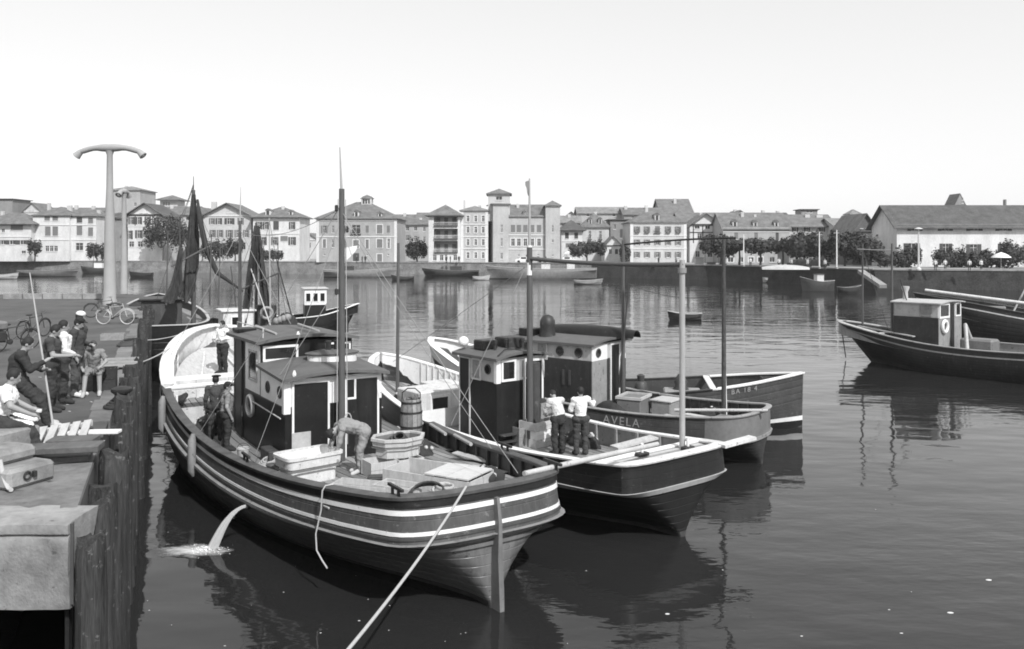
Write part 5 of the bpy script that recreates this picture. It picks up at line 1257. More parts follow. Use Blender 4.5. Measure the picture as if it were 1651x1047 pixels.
net_heap('small net heap under the rail at the large boat\'s stern', W(boat1, (1.2, 2.2, h1.deck_z(1.2, 2.2))), TH1 + .8, .5, .32, .28, 8, 6)
net_heap('net heap with floats on the black boat\'s foredeck', W(boat2, (-.3, 10.9, h2.deck_z(0, 10.9))), TH2, .6, .5, .42, 9)
net_heap('net heap lying beside the black boat\'s wheelhouse door', W(boat2, (1.25, 4.6, h2.deck_z(1.2, 4.6))), TH2 + 1.5, .6, .32, .35, 12, 6)
net_heap('net heap on the aft deck of the dark grey boat', W(boat3, (.75, 1.9, h3.deck_z(.7, 1.9))), TH3, .55, .4, .35, 14, 6)
net_heap('net heap amidships on the boat with the lifebuoy', W(boat5, (.3, 14.0, h5.zd(14))), TH5, .9, .6, .5, 16, 0)
def bucket(label, p, m_):
    o = thing('bucket', label, 'bucket', p); MB().lathe([(.11, 0), (.15, .28), (.16, .28), (.155, .3), (.14, .29), (.1, .03)], n=16).build('pail', m_, o, 40)
    MB().tube([(.15 * math.cos(t_), .02, .28 + .13 * math.sin(t_)) for t_ in [math.pi * i / 8 for i in range(9)]], .006, 5).build('handle', M_iron, o, 60)
bucket('dull metal bucket by the white fish tub', deck1(440, 770), M_metal); bucket('pale bucket on the port deck near the person in overalls', deck1(392, 742), M_light); bucket('dark bucket beside the box stack of the black boat', deck2(905, 722), M_dark2)
for k, (px, py, r_) in enumerate(((430, 752, .2), (330, 690, .24), (600, 812, .17))):
    c = MB(); p = deck1(px, py, .04)
    for j in range(4): c.torus(p + Vector((.015 * j, .01 * j, .036 * j)), r_ - .02 * j, .022, 'z', 20, 6, Matrix.Rotation(R(5 * j), 4, 'X'))
    tag(c.build('rope_coil', M_rope if k != 1 else M_rope_d, None, 60), ('pale rope coil between bucket and port rail', 'dark rope coil on the planks behind the person in overalls', 'pale rope coil under the hanging stern rope')[k], 'rope')
# ================================================================ BOATS BEYOND
def simple_hull(root, L, bm_, zr0, zm_, zb_, mt, ml, cap_m, rake=.8, band=.5, deck_m=None, stripe=None):
    hh = Hull(L, [(0, bm_ * .55), (L * .1, bm_ * .8), (L * .3, bm_), (L * .6, bm_), (L * .8, bm_ * .72), (L * .93, bm_ * .35), (L, .12)], [(0, zr0), (L * .35, zm_), (L * .65, lerp(zm_, zb_, .25)), (L, zb_)],
              [(0, zr0 - .5), (L * .4, zm_ - .45), (L, zb_ - .6)], [(0, .05), (L * .15, bm_ * .5), (L * .4, bm_ * .85), (L * .7, bm_ * .7), (L * .92, .2), (L, .02)], band=band, rs=.5, rake=rake, bb_out=.02)
    hh.shell(root, mt, ml); hh.cap('rail_cap', cap_m, root, .05, .1, .05); hh.lining('bulwark_lining', mt, root, 0, None, .07)
    if stripe: hh.strip('stripe', stripe, root, .3, .5, .012)
    MB().loft([[Vector((-hh.b(q) + .02, q, hh.zd(q))) for q in hh.S], [Vector((hh.b(q) - .02, q, hh.zd(q))) for q in hh.S]]).build('deck', deck_m or M_plank, root)
    return hh
def drape(root, apex, foot, name, m_, seed, folds=5, amp=.12):
    """sail or net hung from a mast to dry: apex point, list of foot points"""
    n = 30; rows = []; A = Vector(apex)
    for j in range(19):
        v = j / 18; row = []
        for i in range(n + 1):
            u = i / n; k = u * (len(foot) - 1); i0 = min(int(k), len(foot) - 2); fp = Vector(foot[i0]).lerp(Vector(foot[i0 + 1]), k - i0)
            g = v ** (1.0 + .5 * noise.noise(Vector((u * 3, seed, 0))))
            p = A.lerp(fp, g); p.z = lerp(A.z, fp.z, v) - .35 * math.sin(math.pi * v) * (.5 + noise.noise(Vector((u * 4, seed, v))))
            wv = amp * 2.2 * v ** .5 * (noise.noise(Vector((u * 5 + seed, v * 1.3, 0))) + .5 * noise.noise(Vector((u * 14, v * 2, seed))))
            p += Vector((.8 * wv, wv * 1.4, .12 * noise.noise(Vector((u * 6, seed, 3))) * v)); p.x += (u - .5) * .22 * (1 - v); row.append(p)
        rows.append(row)
    back = [[p + Vector((0, .04, 0)) for p in r2] for r2 in rows]
    m2 = MB().loft(rows); m2.loft([list(reversed(q)) for q in back])
    return m2.build(name, m_, root, 60)
# boat with the brown sail behind the large boat's bow
b7 = thing('sailing_trawler', 'dark boat with furled brown sail and drying nets, moored ahead at the quay', 'boat', (-16.4, 39.5, 0), R(24))
h7 = simple_hull(b7, 15, 2.3, 2.7, 2.6, 3.5, M_black, M_black, M_light)
def at7(px, py, d): return loc_of(b7, pd(px, py, d))
mt = at7(312, 330, 46); mast(b7, (mt.x, mt.y, 2), (mt.x, mt.y, 9.55), .13, .09); mast(b7, (mt.x, mt.y, 9.4), (mt.x, mt.y, 10.3), .03, .015, M_iron, 'topmast')
drape(b7, (mt.x, mt.y - .1, 9.3), [at7(290, 484, 45), at7(302, 488, 44.5), at7(316, 470, 45), at7(322, 420, 45)], 'brown_sail', M_netm, 2)
pts = [(mt.x + .2, mt.y - .2, 9.0)] + [tuple(at7(px, py, 45)) for px, py in ((322, 352), (332, 400), (350, 440), (392, 470))]
MB().tube(pts, [.06, .13, .16, .13, .05], 8).build('furled_net', M_net, b7, 50)
mast(b7, at7(290, 480, 43), at7(290, 350, 43), .06, .04, M_dark2)
drape(b7, at7(292, 400, 43), [at7(262, 486, 42.8), at7(278, 490, 42.5), at7(294, 470, 43)], 'drying_net', M_netm, 5)
MB().bbox(-1, 1, 5, 7.5, 2.2, 3.6, .04).build('deck_cabin', M_dark2, b7); MB().bbox(-1.1, 1.1, 4.8, 7.7, 3.6, 3.7, .02).build('cabin_roof', M_dark, b7)
# white cabin boat with dark hanging nets
b8 = thing('net_boat', 'boat with small white cabin and dark nets hung from its mast', 'boat', (-11.2, 35.5, 0), R(27))
h8 = simple_hull(b8, 11, 1.9, 2.0, 1.9, 2.6, M_dark, M_dark, M_dark2)
def at8(px, py, d): return loc_of(b8, pd(px, py, d))
mt = at8(413, 380, 41); mast(b8, (mt.x, mt.y, 1.5), (mt.x, mt.y, 7.6), .1, .06)
drape(b8, (mt.x, mt.y - .1, 7.45), [at8(388, 528, 40), at8(398, 524, 39.6), at8(409, 440, 40.2)], 'drying_net', M_netm, 9, 4)
drape(b8, (mt.x + .05, mt.y - .05, 7.4), [at8(418, 440, 40.4), at8(428, 516, 39.8), at8(438, 500, 40.3)], 'drying_net', M_netm, 12, 4)
p = at8(392, 520, 39.5); c8 = MB().bbox(p.x - .9, p.x + .5, p.y, p.y + 1.6, 1.4, 3.35, .03).build('cabin', M_white2, b8); frame_window(c8, 'y-', p.x - .5, p.x - .05, 2.7, 3.1, p.y, M_white, None, .06)
MB().bbox(p.x - 1, p.x + .6, p.y - .1, p.y + 1.7, 3.35, 3.44, .02).build('cabin_roof', M_white2, b8)
mast(b8, at8(436, 520, 40), at8(434, 352, 40), .045, .025, M_spar_l, 'pole'); rope(b8, [at8(400, 420, 41), at8(436, 525, 37)], .03, M_light, 'stay')
q = at8(462, 510, 40); MB().ellipsoid((q.x, q.y, 2.4), (.6, .5, .9), 12, 8).build('net_heap', M_net, b8, 60); MB().bbox(q.x - 1.2, q.x - .3, q.y + .8, q.y + 1.6, 1.6, 3.6, .04).build('wheel_shelter', M_dark2, b8)
mast(b8, at8(450, 520, 40), at8(448, 392, 40), .03, .02, M_iron, 'pole'); mast(b8, at8(384, 520, 41), at8(372, 430, 41), .03, .02, M_dark2, 'pole')
MB().torus(tuple(at8(430, 505, 38.5)), .25, .07, 'y', 16, 7).build('float_ring', M_mid2, b8, 60)
for k in range(4): MB().ellipsoid(at8(446 + 6 * k, 518 - 2 * k, 38.6), (.17, .17, .17), 10, 7).build('net_float', M_mid2, b8, 60)
# boat with white wheelhouse at the left of open water
b9 = thing('wheelhouse_boat', 'dark boat with white rail and three-windowed white wheelhouse facing open water', 'boat', (-16.2, 52.8, 0), R(-72))
h9 = simple_hull(b9, 6.5, 1.6, 1.9, 2.0, 2.75, M_black, M_black, M_white, 1.4)
w9 = MB().bbox(-.85, .85, 3.0, 4.3, 1.4, 3.0, .02).build('wheelhouse', M_black, b9)
MB().bbox(-.9, .9, 2.96, 4.34, 2.75, 3.75, .02).build('upper_wall', M_white, w9); MB().bbox(-1, 1, 2.85, 4.45, 3.75, 3.83, .02).build('roof', M_light, w9)
for u in (3.2, 3.65, 4.08): frame_window(w9, 'x+', u - .13, u + .13, 3.0, 3.5, .9, M_white, None, .03)
mast(b9, (0, 2.4, 1.4), (.2, 1.2, 6.0), .05, .03, M_iron); mast(b9, (0, 5.3, 1.6), (0, 5.3, 3.9), .04, .03, M_iron, 'bitt_post')
for px, yt, dd in ((268, 372, 44), (338, 378, 44.5), (352, 400, 42)): mast(b7, at7(px, 492, dd), at7(px + 3, yt, dd), .045, .025, M_spar, 'pole')
for a, b_ in (((312, 300, 46), (252, 485, 44)), ((312, 305, 46), (352, 478, 43)), ((290, 352, 43), (318, 470, 44))): rope(b7, [at7(*a), at7(*b_)], .014, M_rope_d, 'stay')
for a, b_ in (((413, 366, 41), (360, 520, 38)), ((413, 372, 41), (474, 515, 39)), ((434, 354, 40), (462, 512, 39)), ((434, 360, 40), (398, 515, 38.5)), ((413, 370, 41), (432, 358, 40))): rope(b8, [at8(*a), at8(*b_)], .012, M_rope_d, 'stay')
for a, b_ in (((312, 296, 46), (272, 400, 44)), ((312, 312, 46), (338, 380, 44.5)), ((268, 374, 44), (292, 482, 43)), ((338, 380, 44.5), (300, 486, 43)), ((312, 298, 46), (290, 352, 43))): rope(b7, sag(at7(*a), at7(*b_), .15), .012, M_rope_d, 'stay')
MB().tube([at7(276, 430, 43.5), at7(336, 398, 44.5)], .05, 7).build('yard', M_spar, b7, 50); MB().tube([at8(386, 468, 40), at8(450, 440, 40)], .04, 7).build('yard', M_spar, b8, 50)
net_heap('ragged net heap slung on the deck of the boat with brown sail', W(b7, (-.6, 9.3, h7.zd(9.3))), .4, 1.1, .7, .9, 21, 0)
net_heap('dark net heap beside the small white cabin', W(b8, (.6, 4.2, h8.zd(4.2))), .9, .9, .6, .8, 23, 0)
# small boats and hulks across the harbour
GB = 'small craft along the far quay'
def far_boat(label, px0, px1, pyw, fb, mt, cap_m, flip=1, name='rowing_boat', cat='boat', cabin=None, mst=None, bm_=None, yaw=0, sheer=.25, group=None):
    d = H * F / (pyw - YH); L = abs(px1 - px0) / F * d; cxp = (px0 + px1) / 2
    th = R(90 * -flip + yaw); c = Vector(((cxp - CX) / F * d, d, 0)); a = Vector((-math.sin(th), math.cos(th), 0))
    root = thing(name, label, cat, c - a * L / 2, th, group)
    hh = simple_hull(root, L, bm_ or min(1.9, max(.6, L * .17)), fb * 1.1, fb, fb * (1.2 + sheer), mt, mt, cap_m, min(.8, L * .06), min(.4, fb * .5))
    if cabin:
        for (u0, u1, z1, mc) in cabin:
            MB().bbox(-.7, .7, L * u0, L * u1, fb * .4, z1, .03).build('cabin', mc, root)
            MB().bbox(-.8, .8, L * u0 - .1, L * u1 + .1, z1, z1 + .08, .02).build('cabin_roof', M_roof, root)
    else:
        for u in (.35, .6): MB().box(-.9 * hh.b(L * u), .9 * hh.b(L * u), L * u - .12, L * u + .12, fb * .72, fb * .78).build('thwart', M_plank, root)
    for u, zt_ in (mst or []): mast(root, (0, L * u, .3), (0, L * u, zt_), .09, .05)
    return root
far_boat('small dark rowing boat lying alone on open water', 1076, 1131, 516, .55, M_dark, M_light, -1)
far_boat('low pale boat afloat beside the slipway', 1230, 1268, 456, .9, M_light, M_light, 1)
far_boat('long light grey barge moored below the towered house', 783, 962, 450, 2.1, M_mid2, M_light, -1, 'barge', cabin=[(.2, .27, 3.4, M_white2), (.42, .5, 3.2, M_white2)], sheer=.1, bm_=2.6)
far_boat('dark launch lying under the house with balconies', 680, 772, 445, 1.3, M_dark2, M_mid2, -1, 'launch', cabin=[(.3, .5, 2.2, M_dark2)])
far_boat('long pale boat moored in front of the square house with cupola', 522, 642, 447, 1.5, M_mid2, M_light, 1, 'launch', cabin=[(.25, .4, 2.4, M_dark2)], mst=[(.3, 5)])
far_boat('dark boat moored below the house with dormers', 955, 1052, 440, 1.6, M_dark2, M_mid2, 1, 'launch', cabin=[(.5, .62, 3, M_light)], mst=[(.45, 7.5), (.75, 6)])
far_boat('dark trawler crowded with gear near the half-timbered house', 1108, 1172, 449, 2.2, M_dark, M_dark2, 1, 'trawler', cabin=[(.2, .4, 4.4, M_light), (.5, .7, 3.4, M_mid)], mst=[(.45, 8), (.8, 7)])
far_boat('dark boat with low cabin right of the crowded trawler', 1172, 1236, 446, 1.6, M_dark2, M_mid2, -1, 'trawler', cabin=[(.4, .6, 2.6, M_dark2)])
far_boat('low dark boat lying off the white villas', 30, 128, 446, 1.3, M_mid, M_mid2, 1, 'launch')
far_boat('dark boat floating beyond the second lamp post', 208, 247, 448, 1.0, M_dark, M_dark2, -1)
far_boat('dark launch in front of the terrace wall', 440, 486, 437, 2.0, M_dark2, M_mid2, 1, 'launch')
far_boat('pale small boat low on the water at the left shore', -22, 30, 450, .9, M_light, M_white2, 1)
far_boat('boat with white cabin moored among others at the left shore', 130, 182, 441, 1.4, M_dark2, M_mid2, -1, 'launch', cabin=[(.3, .55, 2.8, M_white)], mst=[(.6, 7)])
far_boat('small grey boat tied near the tree-lined quay', 1395, 1440, 462, 1.2, M_dark2, M_mid, 1)
p = pd(1276, 431, 132)
up = MB(); rows = []
for i in range(9):
    u = i / 8; b_ = 1.1 * math.sin(math.pi * (.1 + .8 * u)) ** .6; rows.append([Vector((7.4 * (u - .5), b_ * math.cos(a), .8 * math.sin(a) * b_ / 1.1)) for a in [math.pi * j / 7 for j in range(8)]])
o = up.loft(rows).build('upturned_boat', M_light, None, 50, loc=(p.x, p.y + 3, GZ + .01), rz=R(-8)); tag(o, 'pale upturned boat drawn up on the quay near the tree row', 'boat')

far_boat('white-railed launch under the terrace before the broad chalet', 330, 402, 440, 1.5, M_dark2, M_white2, -1, 'launch', cabin=[(.3, .5, 2.8, M_light)], mst=[(.6, 7)])
far_boat('small pale dinghy left of the long grey barge', 762, 790, 452, .7, M_light, M_white2, 1)
far_boat('pale dinghy floating right of the long grey barge', 925, 972, 459, .7, M_mid2, M_light, 1)
far_boat('dark dinghy tied to the long pale boat', 630, 668, 452, .8, M_dark2, M_mid2, -1)
far_boat('dark launch moored below the mansard house', 985, 1030, 446, 1.3, M_dark, M_light, -1, 'launch', mst=[(.5, 6)])
far_boat('white-cabined launch under the plane trees', 1290, 1345, 470, 1.5, M_dark2, M_light, -1, 'launch', cabin=[(.35, .55, 2.5, M_white2)])
far_boat('dark open boat beside the slipway edge', 1350, 1392, 474, .9, M_dark, M_mid2, 1)
# ================================================================ THE TOWN ACROSS THE HARBOUR
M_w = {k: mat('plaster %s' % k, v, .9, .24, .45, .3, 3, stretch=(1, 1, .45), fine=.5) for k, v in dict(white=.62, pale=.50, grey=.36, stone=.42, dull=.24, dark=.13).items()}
def tile_mat(name, v):
    m = mat(name, v, .85, .5, .7, .9, 4, fine=.8); return m
M_r = dict(mid=tile_mat('roof tiles', .145), light=tile_mat('pale roof tiles', .20), dark=tile_mat('dark roof tiles', .085))
M_pane = mat('far window pane', .05, .15, .4, .8); M_shut = mat('grey shutters', .17, .8, .2, 2); M_shutd = mat('dark shutters', .07, .8, .2, 2); M_sur = mat('window surround', .66, .8, .1, 2)
M_tim = mat('dark timber', .06, .8, .3, 2)
WIN = {}
def win_mesh(kind, w, h, *a):
    k = (kind, round(w, 1), round(h, 1)) + a
    if k in WIN: return WIN[k]
    w, h = k[1], k[2]; m_ = MB()
    if kind == 'frame':
        t = .07
        m_.box(-w/2, w/2, .10, .17, 0, t); m_.box(-w/2, w/2, .10, .17, h - t, h); m_.box(-w/2, -w/2 + t, .10, .17, t, h - t); m_.box(w/2 - t, w/2, .10, .17, t, h - t)
        m_.box(-.035, .035, .10, .16, t, h - t)
        if h > 1.3: m_.box(-w/2 + t, w/2 - t, .105, .155, h * .66, h * .66 + .06)
        me = m_.mesh('window', M_sur)
    elif kind == 'pane': me = m_.box(-w/2 + .02, w/2 - .02, .18, .2, .02, h - .02).mesh('pane', M_pane)
    elif kind == 'shutter': 
        sw = w / 2
        m_.box(0, sw, -.05, -.005, 0, h); m_.box(.06, sw - .06, -.07, -.05, .1, h - .1)
        me = m_.mesh('shutter', M_shut if a[0] == 0 else M_shutd)
    elif kind == 'closed': me = m_.box(-w/2, w/2, .05, .09, 0, h).mesh('shutter', M_shut if a[0] == 0 else M_shutd)
    elif kind == 'sill': me = m_.box(-w/2 - .1, w/2 + .1, -.12, .02, -.12, -.004).mesh('sill', M_sur)
    elif kind == 'surround':
        t = .2; m_.box(-w/2 - t, w/2 + t, -.03, .02, h, h + t); m_.box(-w/2 - t, -w/2, -.025, .02, 0, h); m_.box(w/2, w/2 + t, -.025, .02, 0, h); me = m_.mesh('surround', M_sur)
    elif kind == 'rail':
        m_.box(-w/2 - .2, w/2 + .2, -.55, -.0, -.16, -.04)
        for i in range(int(w / .18) + 2): x = -w/2 - .15 + i * .18; m_.box(x - .02, x + .02, -.52, -.48, -.04, .85)
        m_.box(-w/2 - .2, w/2 + .2, -.54, -.46, .85, .92); me = m_.mesh('balcony', M_tim)
    WIN[k] = me; return me
def facade(mb, w, h, ops, y=0.0, rev=.22):
    xs = sorted({0, w} | {clamp(o[0], 0, w) for o in ops} | {clamp(o[1], 0, w) for o in ops}); zs = sorted({0, h} | {clamp(o[2], 0, h) for o in ops} | {clamp(o[3], 0, h) for o in ops})
    for i in range(len(xs) - 1):
        for j in range(len(zs) - 1):
            cx, cz = (xs[i] + xs[i+1]) / 2, (zs[j] + zs[j+1]) / 2
            if xs[i+1] - xs[i] < 1e-4 or zs[j+1] - zs[j] < 1e-4 or any(o[0] < cx < o[1] and o[2] < cz < o[3] for o in ops): continue
            mb.add([(xs[i], y, zs[j]), (xs[i+1], y, zs[j]), (xs[i+1], y, zs[j+1]), (xs[i], y, zs[j+1])], [(0, 1, 2, 3)])
    for a, b_, c, d_ in ops:
        mb.add([(a, y, c), (b_, y, c), (b_, y, d_), (a, y, d_), (a, y + rev, c), (b_, y + rev, c), (b_, y + rev, d_), (a, y + rev, d_)], [(0, 1, 5, 4), (1, 2, 6, 5), (2, 3, 7, 6), (3, 0, 4, 7)])
def roof_mesh(kind, w, D, h, rise, o=.5, th=.2):
    mb = MB(); x0, x1, y0, y1 = -o, w + o, -o, D + o; zt_ = h + rise; ze = h - .02
    def slab(poly, n_e):      # top polygon; first n_e vertices are the eave
        mb.add(poly, [tuple(range(len(poly)))]); lo = [Vector(p) - Vector((0, 0, th)) for p in poly]; mb.add(lo, [tuple(reversed(range(len(poly))))])
        k = len(poly)
        for i in range(k): mb.add([poly[i], lo[i], lo[(i+1) % k], poly[(i+1) % k]], [(0, 1, 2, 3)])
    if kind == 'hip':
        if w >= D: r0, r1 = (w / 2 - (w - D) / 2, D / 2), (w / 2 + (w - D) / 2, D / 2)
        else: r0, r1 = (w / 2, D / 2 - (D - w) / 2), (w / 2, D / 2 + (D - w) / 2)
        A, B = Vector((r0[0], r0[1], zt_)), Vector((r1[0], r1[1], zt_)); c = [Vector((x0, y0, ze)), Vector((x1, y0, ze)), Vector((x1, y1, ze)), Vector((x0, y1, ze))]
        if w >= D: slab([c[0], c[1], B, A], 2); slab([c[1], c[2], B], 2); slab([c[2], c[3], A, B], 2); slab([c[3], c[0], A], 2)
        else: slab([c[0], c[1], A], 2); slab([c[1], c[2], B, A], 2); slab([c[2], c[3], B], 2); slab([c[3], c[0], A, B], 2)
    elif kind == 'gable_front':
        A, B = Vector((w / 2, y0, zt_)), Vector((w / 2, y1, zt_)); slab([Vector((x0, y0, ze - rise * o / (w / 2))), A, B, Vector((x0, y1, ze - rise * o / (w / 2)))], 2); slab([A, Vector((x1, y0, ze - rise * o / (w / 2))), Vector((x1, y1, ze - rise * o / (w / 2))), B], 2)
    elif kind == 'gable_side':
        e = rise * o / (D / 2); A, B = Vector((x0, D / 2, zt_)), Vector((x1, D / 2, zt_)); slab([Vector((x0, y0, ze - e)), Vector((x1, y0, ze - e)), B, A], 2); slab([A, B, Vector((x1, y1, ze - e)), Vector((x0, y1, ze - e))], 2)
    else: slab([Vector((x0, y0, h + .1)), Vector((x1, y0, h + .1)), Vector((x1, y1, h + .1)), Vector((x0, y1, h + .1))], 2)
    return mb
def building(label, d, px0, px1, yeave, roof='hip', yridge=None, D=11, wall='pale', tiles='mid', wins=(), chim=(), dorm=(), courses=(), o=.5, name='town_house', rz=0.0, base=GZ, loggias=(), cat='house', timber=(), quoins=False):
    k = d / F; w = (px1 - px0) * k; zz = lambda py: H - (py - YH) * k - base
    org = Vector(((px0 - CX) * k, d, base)); h = zz(yeave)
    root = thing(name, label, cat, org, rz); X = lambda px: (px - px0) * k
    ops = []
    for wn in wins:
        pxc, pyc, wp, hp = wn[:4]; st_ = wn[4] if len(wn) > 4 else 'w'
        a = (X(pxc) - wp * k / 2, X(pxc) + wp * k / 2, max(.02, zz(pyc) - hp * k / 2), zz(pyc) + hp * k / 2); ops.append(a)
    for lg in loggias: ops.append((X(lg[0]), X(lg[1]), zz(lg[3]), zz(lg[2])))
    mb = MB(); facade(mb, w, h, ops)
    mb.add([(0, 0, 0), (w, 0, 0), (w, D, 0), (0, D, 0), (0, 0, h), (w, 0, h), (w, D, h), (0, D, h)], [(1, 2, 6, 5), (2, 3, 7, 6), (3, 0, 4, 7), (4, 5, 6, 7)])
    rise = 0
    if yridge is not None: rise = (H - (yridge - YH) * (d + D / 2) / F - base) - h
    if roof == 'gable_front': mb.add([(0, 0, h), (w, 0, h), (w / 2, 0, h + rise)], [(0, 1, 2)]); mb.add([(0, D, h), (w, D, h), (w / 2, D, h + rise)], [(0, 2, 1)])
    if roof == 'gable_side': mb.add([(0, 0, h), (0, D, h), (0, D / 2, h + rise)], [(0, 2, 1)]); mb.add([(w, 0, h), (w, D, h), (w, D / 2, h + rise)], [(0, 1, 2)])
    mb.build('wall', M_w[wall], root)
    rf = roof_mesh(roof, w, D, h, rise, o).build('roof', M_r[tiles], root)
    for wn, op in zip(wins, ops):
        st_ = wn[4] if len(wn) > 4 else 'w'; ww, hh = round(op[1] - op[0], 1), round(op[3] - op[2], 1); c = ((op[0] + op[1]) / 2, 0, op[2])
        if ww < .1 or hh < .1: continue
        sx, sz = (op[1] - op[0]) / ww, (op[3] - op[2]) / hh
        f_ = link('window', win_mesh('frame', ww, hh), root, c); f_.scale = (sx, 1, sz)
        link('pane', win_mesh('pane', ww, hh), f_)
        if 's' in st_ or 'S' in st_:
            md = 1 if 'S' in st_ else 0
            for sd in (-1, 1):
                q = link('shutter', win_mesh('shutter', ww, hh, md), f_, (ww / 2 + .02, 0, 0) if sd > 0 else (-ww - .02, 0, 0))
        if 'c' in st_ or 'C' in st_: link('shutter', win_mesh('closed', ww, hh, 1 if 'C' in st_ else 0), f_)
        if 'f' in st_: link('surround', win_mesh('surround', ww, hh), f_)
        if 'b' in st_: link('balcony', win_mesh('rail', ww, hh), f_)
        else: link('sill', win_mesh('sill', ww, hh), f_)
    for (pa, pb_, ya, yb) in loggias:
        x0, x1, z0, z1 = X(pa), X(pb_), zz(yb), zz(ya)
        MB().box(x0, x1, 1.3, 1.35, z0, z1).build('loggia_back', M_w['dull'], root)
        lg = MB().box(x0, x1, .0, 1.3, z0 - .15, z0 - .004).build('loggia_floor', M_w['white'], root)
        n_ = 3
        for i in range(n_):
            cx = lerp(x0, x1, (i + .5) / n_); MB().box(cx - .45, cx + .45, 1.22, 1.3, z0, z0 + 2.0).build('loggia_door', M_shutd, root)
        MB().box(x0, x1, -.42, -.004, z0 - .15, z0 + .02).build('balcony_slab', M_tim, root)
        br_ = MB().box(x0, x1, -.40, -.34, z0 + .75, z0 + .83)
        for i in range(int((x1 - x0) / .22)): br_.box(x0 + .1 + i * .22, x0 + .14 + i * .22, -.39, -.35, z0 + .02, z0 + .75)
        br_.build('balcony_rail', M_w['white'], root)
    if not chim and roof != 'flat' and w > 6:
        q_ = px0 + (px1 - px0) * (.25 + .5 * ((px0 * 7) % 10) / 10); chim = ((q_, (yridge or yeave) - 3, (yridge or yeave) + 8, 4.5),)
    for (pc, yt, yb_, wp) in chim:
        x = X(pc); MB().bbox(x - wp * k / 2, x + wp * k / 2, D * .35, D * .35 + .9, zz(yb_) - .5, zz(yt), .04).build('chimney', M_w['pale'], rf)
    for (pc, yt, yb_, wp) in dorm:
        x, z0, z1, hw = X(pc), zz(yb_), zz(yt), wp * k / 2
        dm = MB().box(x - hw, x + hw, .5, 3.0, z0 - .3, z1).build('dormer', M_w['white'], rf)
        MB().box(x - hw * .6, x + hw * .6, .46, .51, z0 + .1, z1 - .2).build('dormer_pane', M_pane, rf)
        m_ = MB(); m_.add([(x - hw - .2, .3, z1), (x + hw + .2, .3, z1), (x, .3, z1 + .55), (x - hw - .2, 3.2, z1), (x + hw + .2, 3.2, z1), (x, 3.2, z1 + .55)], [(0, 1, 2), (0, 2, 5, 3), (2, 1, 4, 5), (0, 3, 4, 1)]); m_.build('dormer_roof', M_r[tiles], rf)
    for yc in courses: MB().box(-.06, w + .06, -.12, .03, zz(yc) - .12, zz(yc) + .12).build('string_course', M_sur, root)
    MB().box(-.1, w + .1, -.2, .05, h - .35, h - .1).build('cornice', M_sur if wall in ('pale', 'stone', 'grey') else M_tim, root)
    for (xa, ya, xb, yb_) in timber: MB().bar((X(xa), -.03, zz(ya)), (X(xb), -.03, zz(yb_)), .08, .24, (0, 0, 1) if abs(ya - yb_) < 3 else (1, 0, 0)).build('timber_beam', M_tim, root)
    if quoins:
        for x in (.35, w - .35): MB().box(x - .35, x + .35, -.06, .02, 0, h - .4).build('quoin_strip', M_sur, root)
    return root
def grid(xs, ys, w, h, st_='w'): return [(x, y, w, h, st_) for y in ys for x in xs]
B = building
# --- left shore
B('white house with broad low roof at the left shore', 226, -30, 50, 361, 'hip', 343, 10, 'white', 'mid', [(27, 367, 20, 9, 'c'), (20, 391, 9, 7, 'S'), (37, 391, 9, 7, 'S'), (5, 372, 5, 6), (38, 407, 7, 5), (5, 391, 8, 7, 'S')], courses=(382,), o=1.2)
B('flat grey block standing behind the white house', 262, -30, 20, 321, 'flat', None, 10, 'dull', 'dark', [])
B('white villa with three storeys and wide closed shutters', 228, 53, 112, 347, 'hip', 334, 12, 'white', 'mid', [(76, 352, 9, 8, 'c'), (89, 352, 9, 8, 'c'), (77, 373, 9, 15, 'c'), (89, 373, 9, 15, 'c'), (76, 401, 6, 9), (83, 401, 6, 9), (90, 401, 6, 9)], chim=((64, 326, 345, 4),), courses=(363, 387))
B('narrower white villa with bay joined to the wide one', 229, 112.4, 155, 348, 'hip', 339, 12, 'white', 'mid', [(128, 355, 9, 9, 'C'), (128, 372, 9, 15, 'c'), (128, 398, 12, 12), (146, 356, 8, 9, 'c'), (146, 374, 8, 14, 'c')], chim=((146, 338, 350, 5), (98, 330, 345, 7)), courses=(363, 387))
B('small gabled chalet peeping over the white villas', 262, 38, 66, 340, 'gable_front', 328, 9, 'pale', 'mid', [(50, 340, 10, 6)])
B('tall pale block with flat top behind the lamp posts', 275, 176, 226, 306, 'hip', 301, 12, 'grey', 'light', [(191, 314, 4, 3), (200, 314, 4, 3), (209, 314, 4, 3), (218, 330, 4, 6)])
B('grey house end half hidden by the lamp posts', 240, 157, 204, 352, 'hip', 343, 10, 'dull', 'dark', [(165, 400, 5, 9), (165, 372, 5, 9)])
B('timbered chalet with wide gable and white ground floor', 236, 206, 262, 345, 'gable_front', 329, 11, 'white', 'dark', [(228, 341, 4, 5), (235, 341, 4, 5), (212, 356, 5, 12, 'S'), (224, 356, 5, 12, 'S'), (238, 356, 5, 12, 'S'), (252, 356, 4, 10, 'S'), (209, 379, 5, 14, 'S'), (224, 378, 6, 13, 'S'), (212, 394, 8, 9), (226, 394, 8, 9)], courses=(365,), o=1.1, timber=((206, 348, 262, 348), (206, 365, 262, 365), (218, 348, 218, 365), (246, 348, 246, 365)))
B('small square tower with hipped roof above the trees', 258, 258, 286, 322, 'hip', 315, 6, 'pale', 'mid', [(264, 329, 3, 7), (268, 329, 3, 7), (272, 329, 3, 7), (266, 344, 4, 8), (275, 344, 4, 8)], o=1.2, name='tower', cat='tower')
B('long house with low roof below the square tower', 250, 232, 312, 345, 'gable_side', 333, 11, 'pale', 'mid', [(246, 352, 5, 8), (290, 352, 5, 8), (302, 352, 5, 8)])
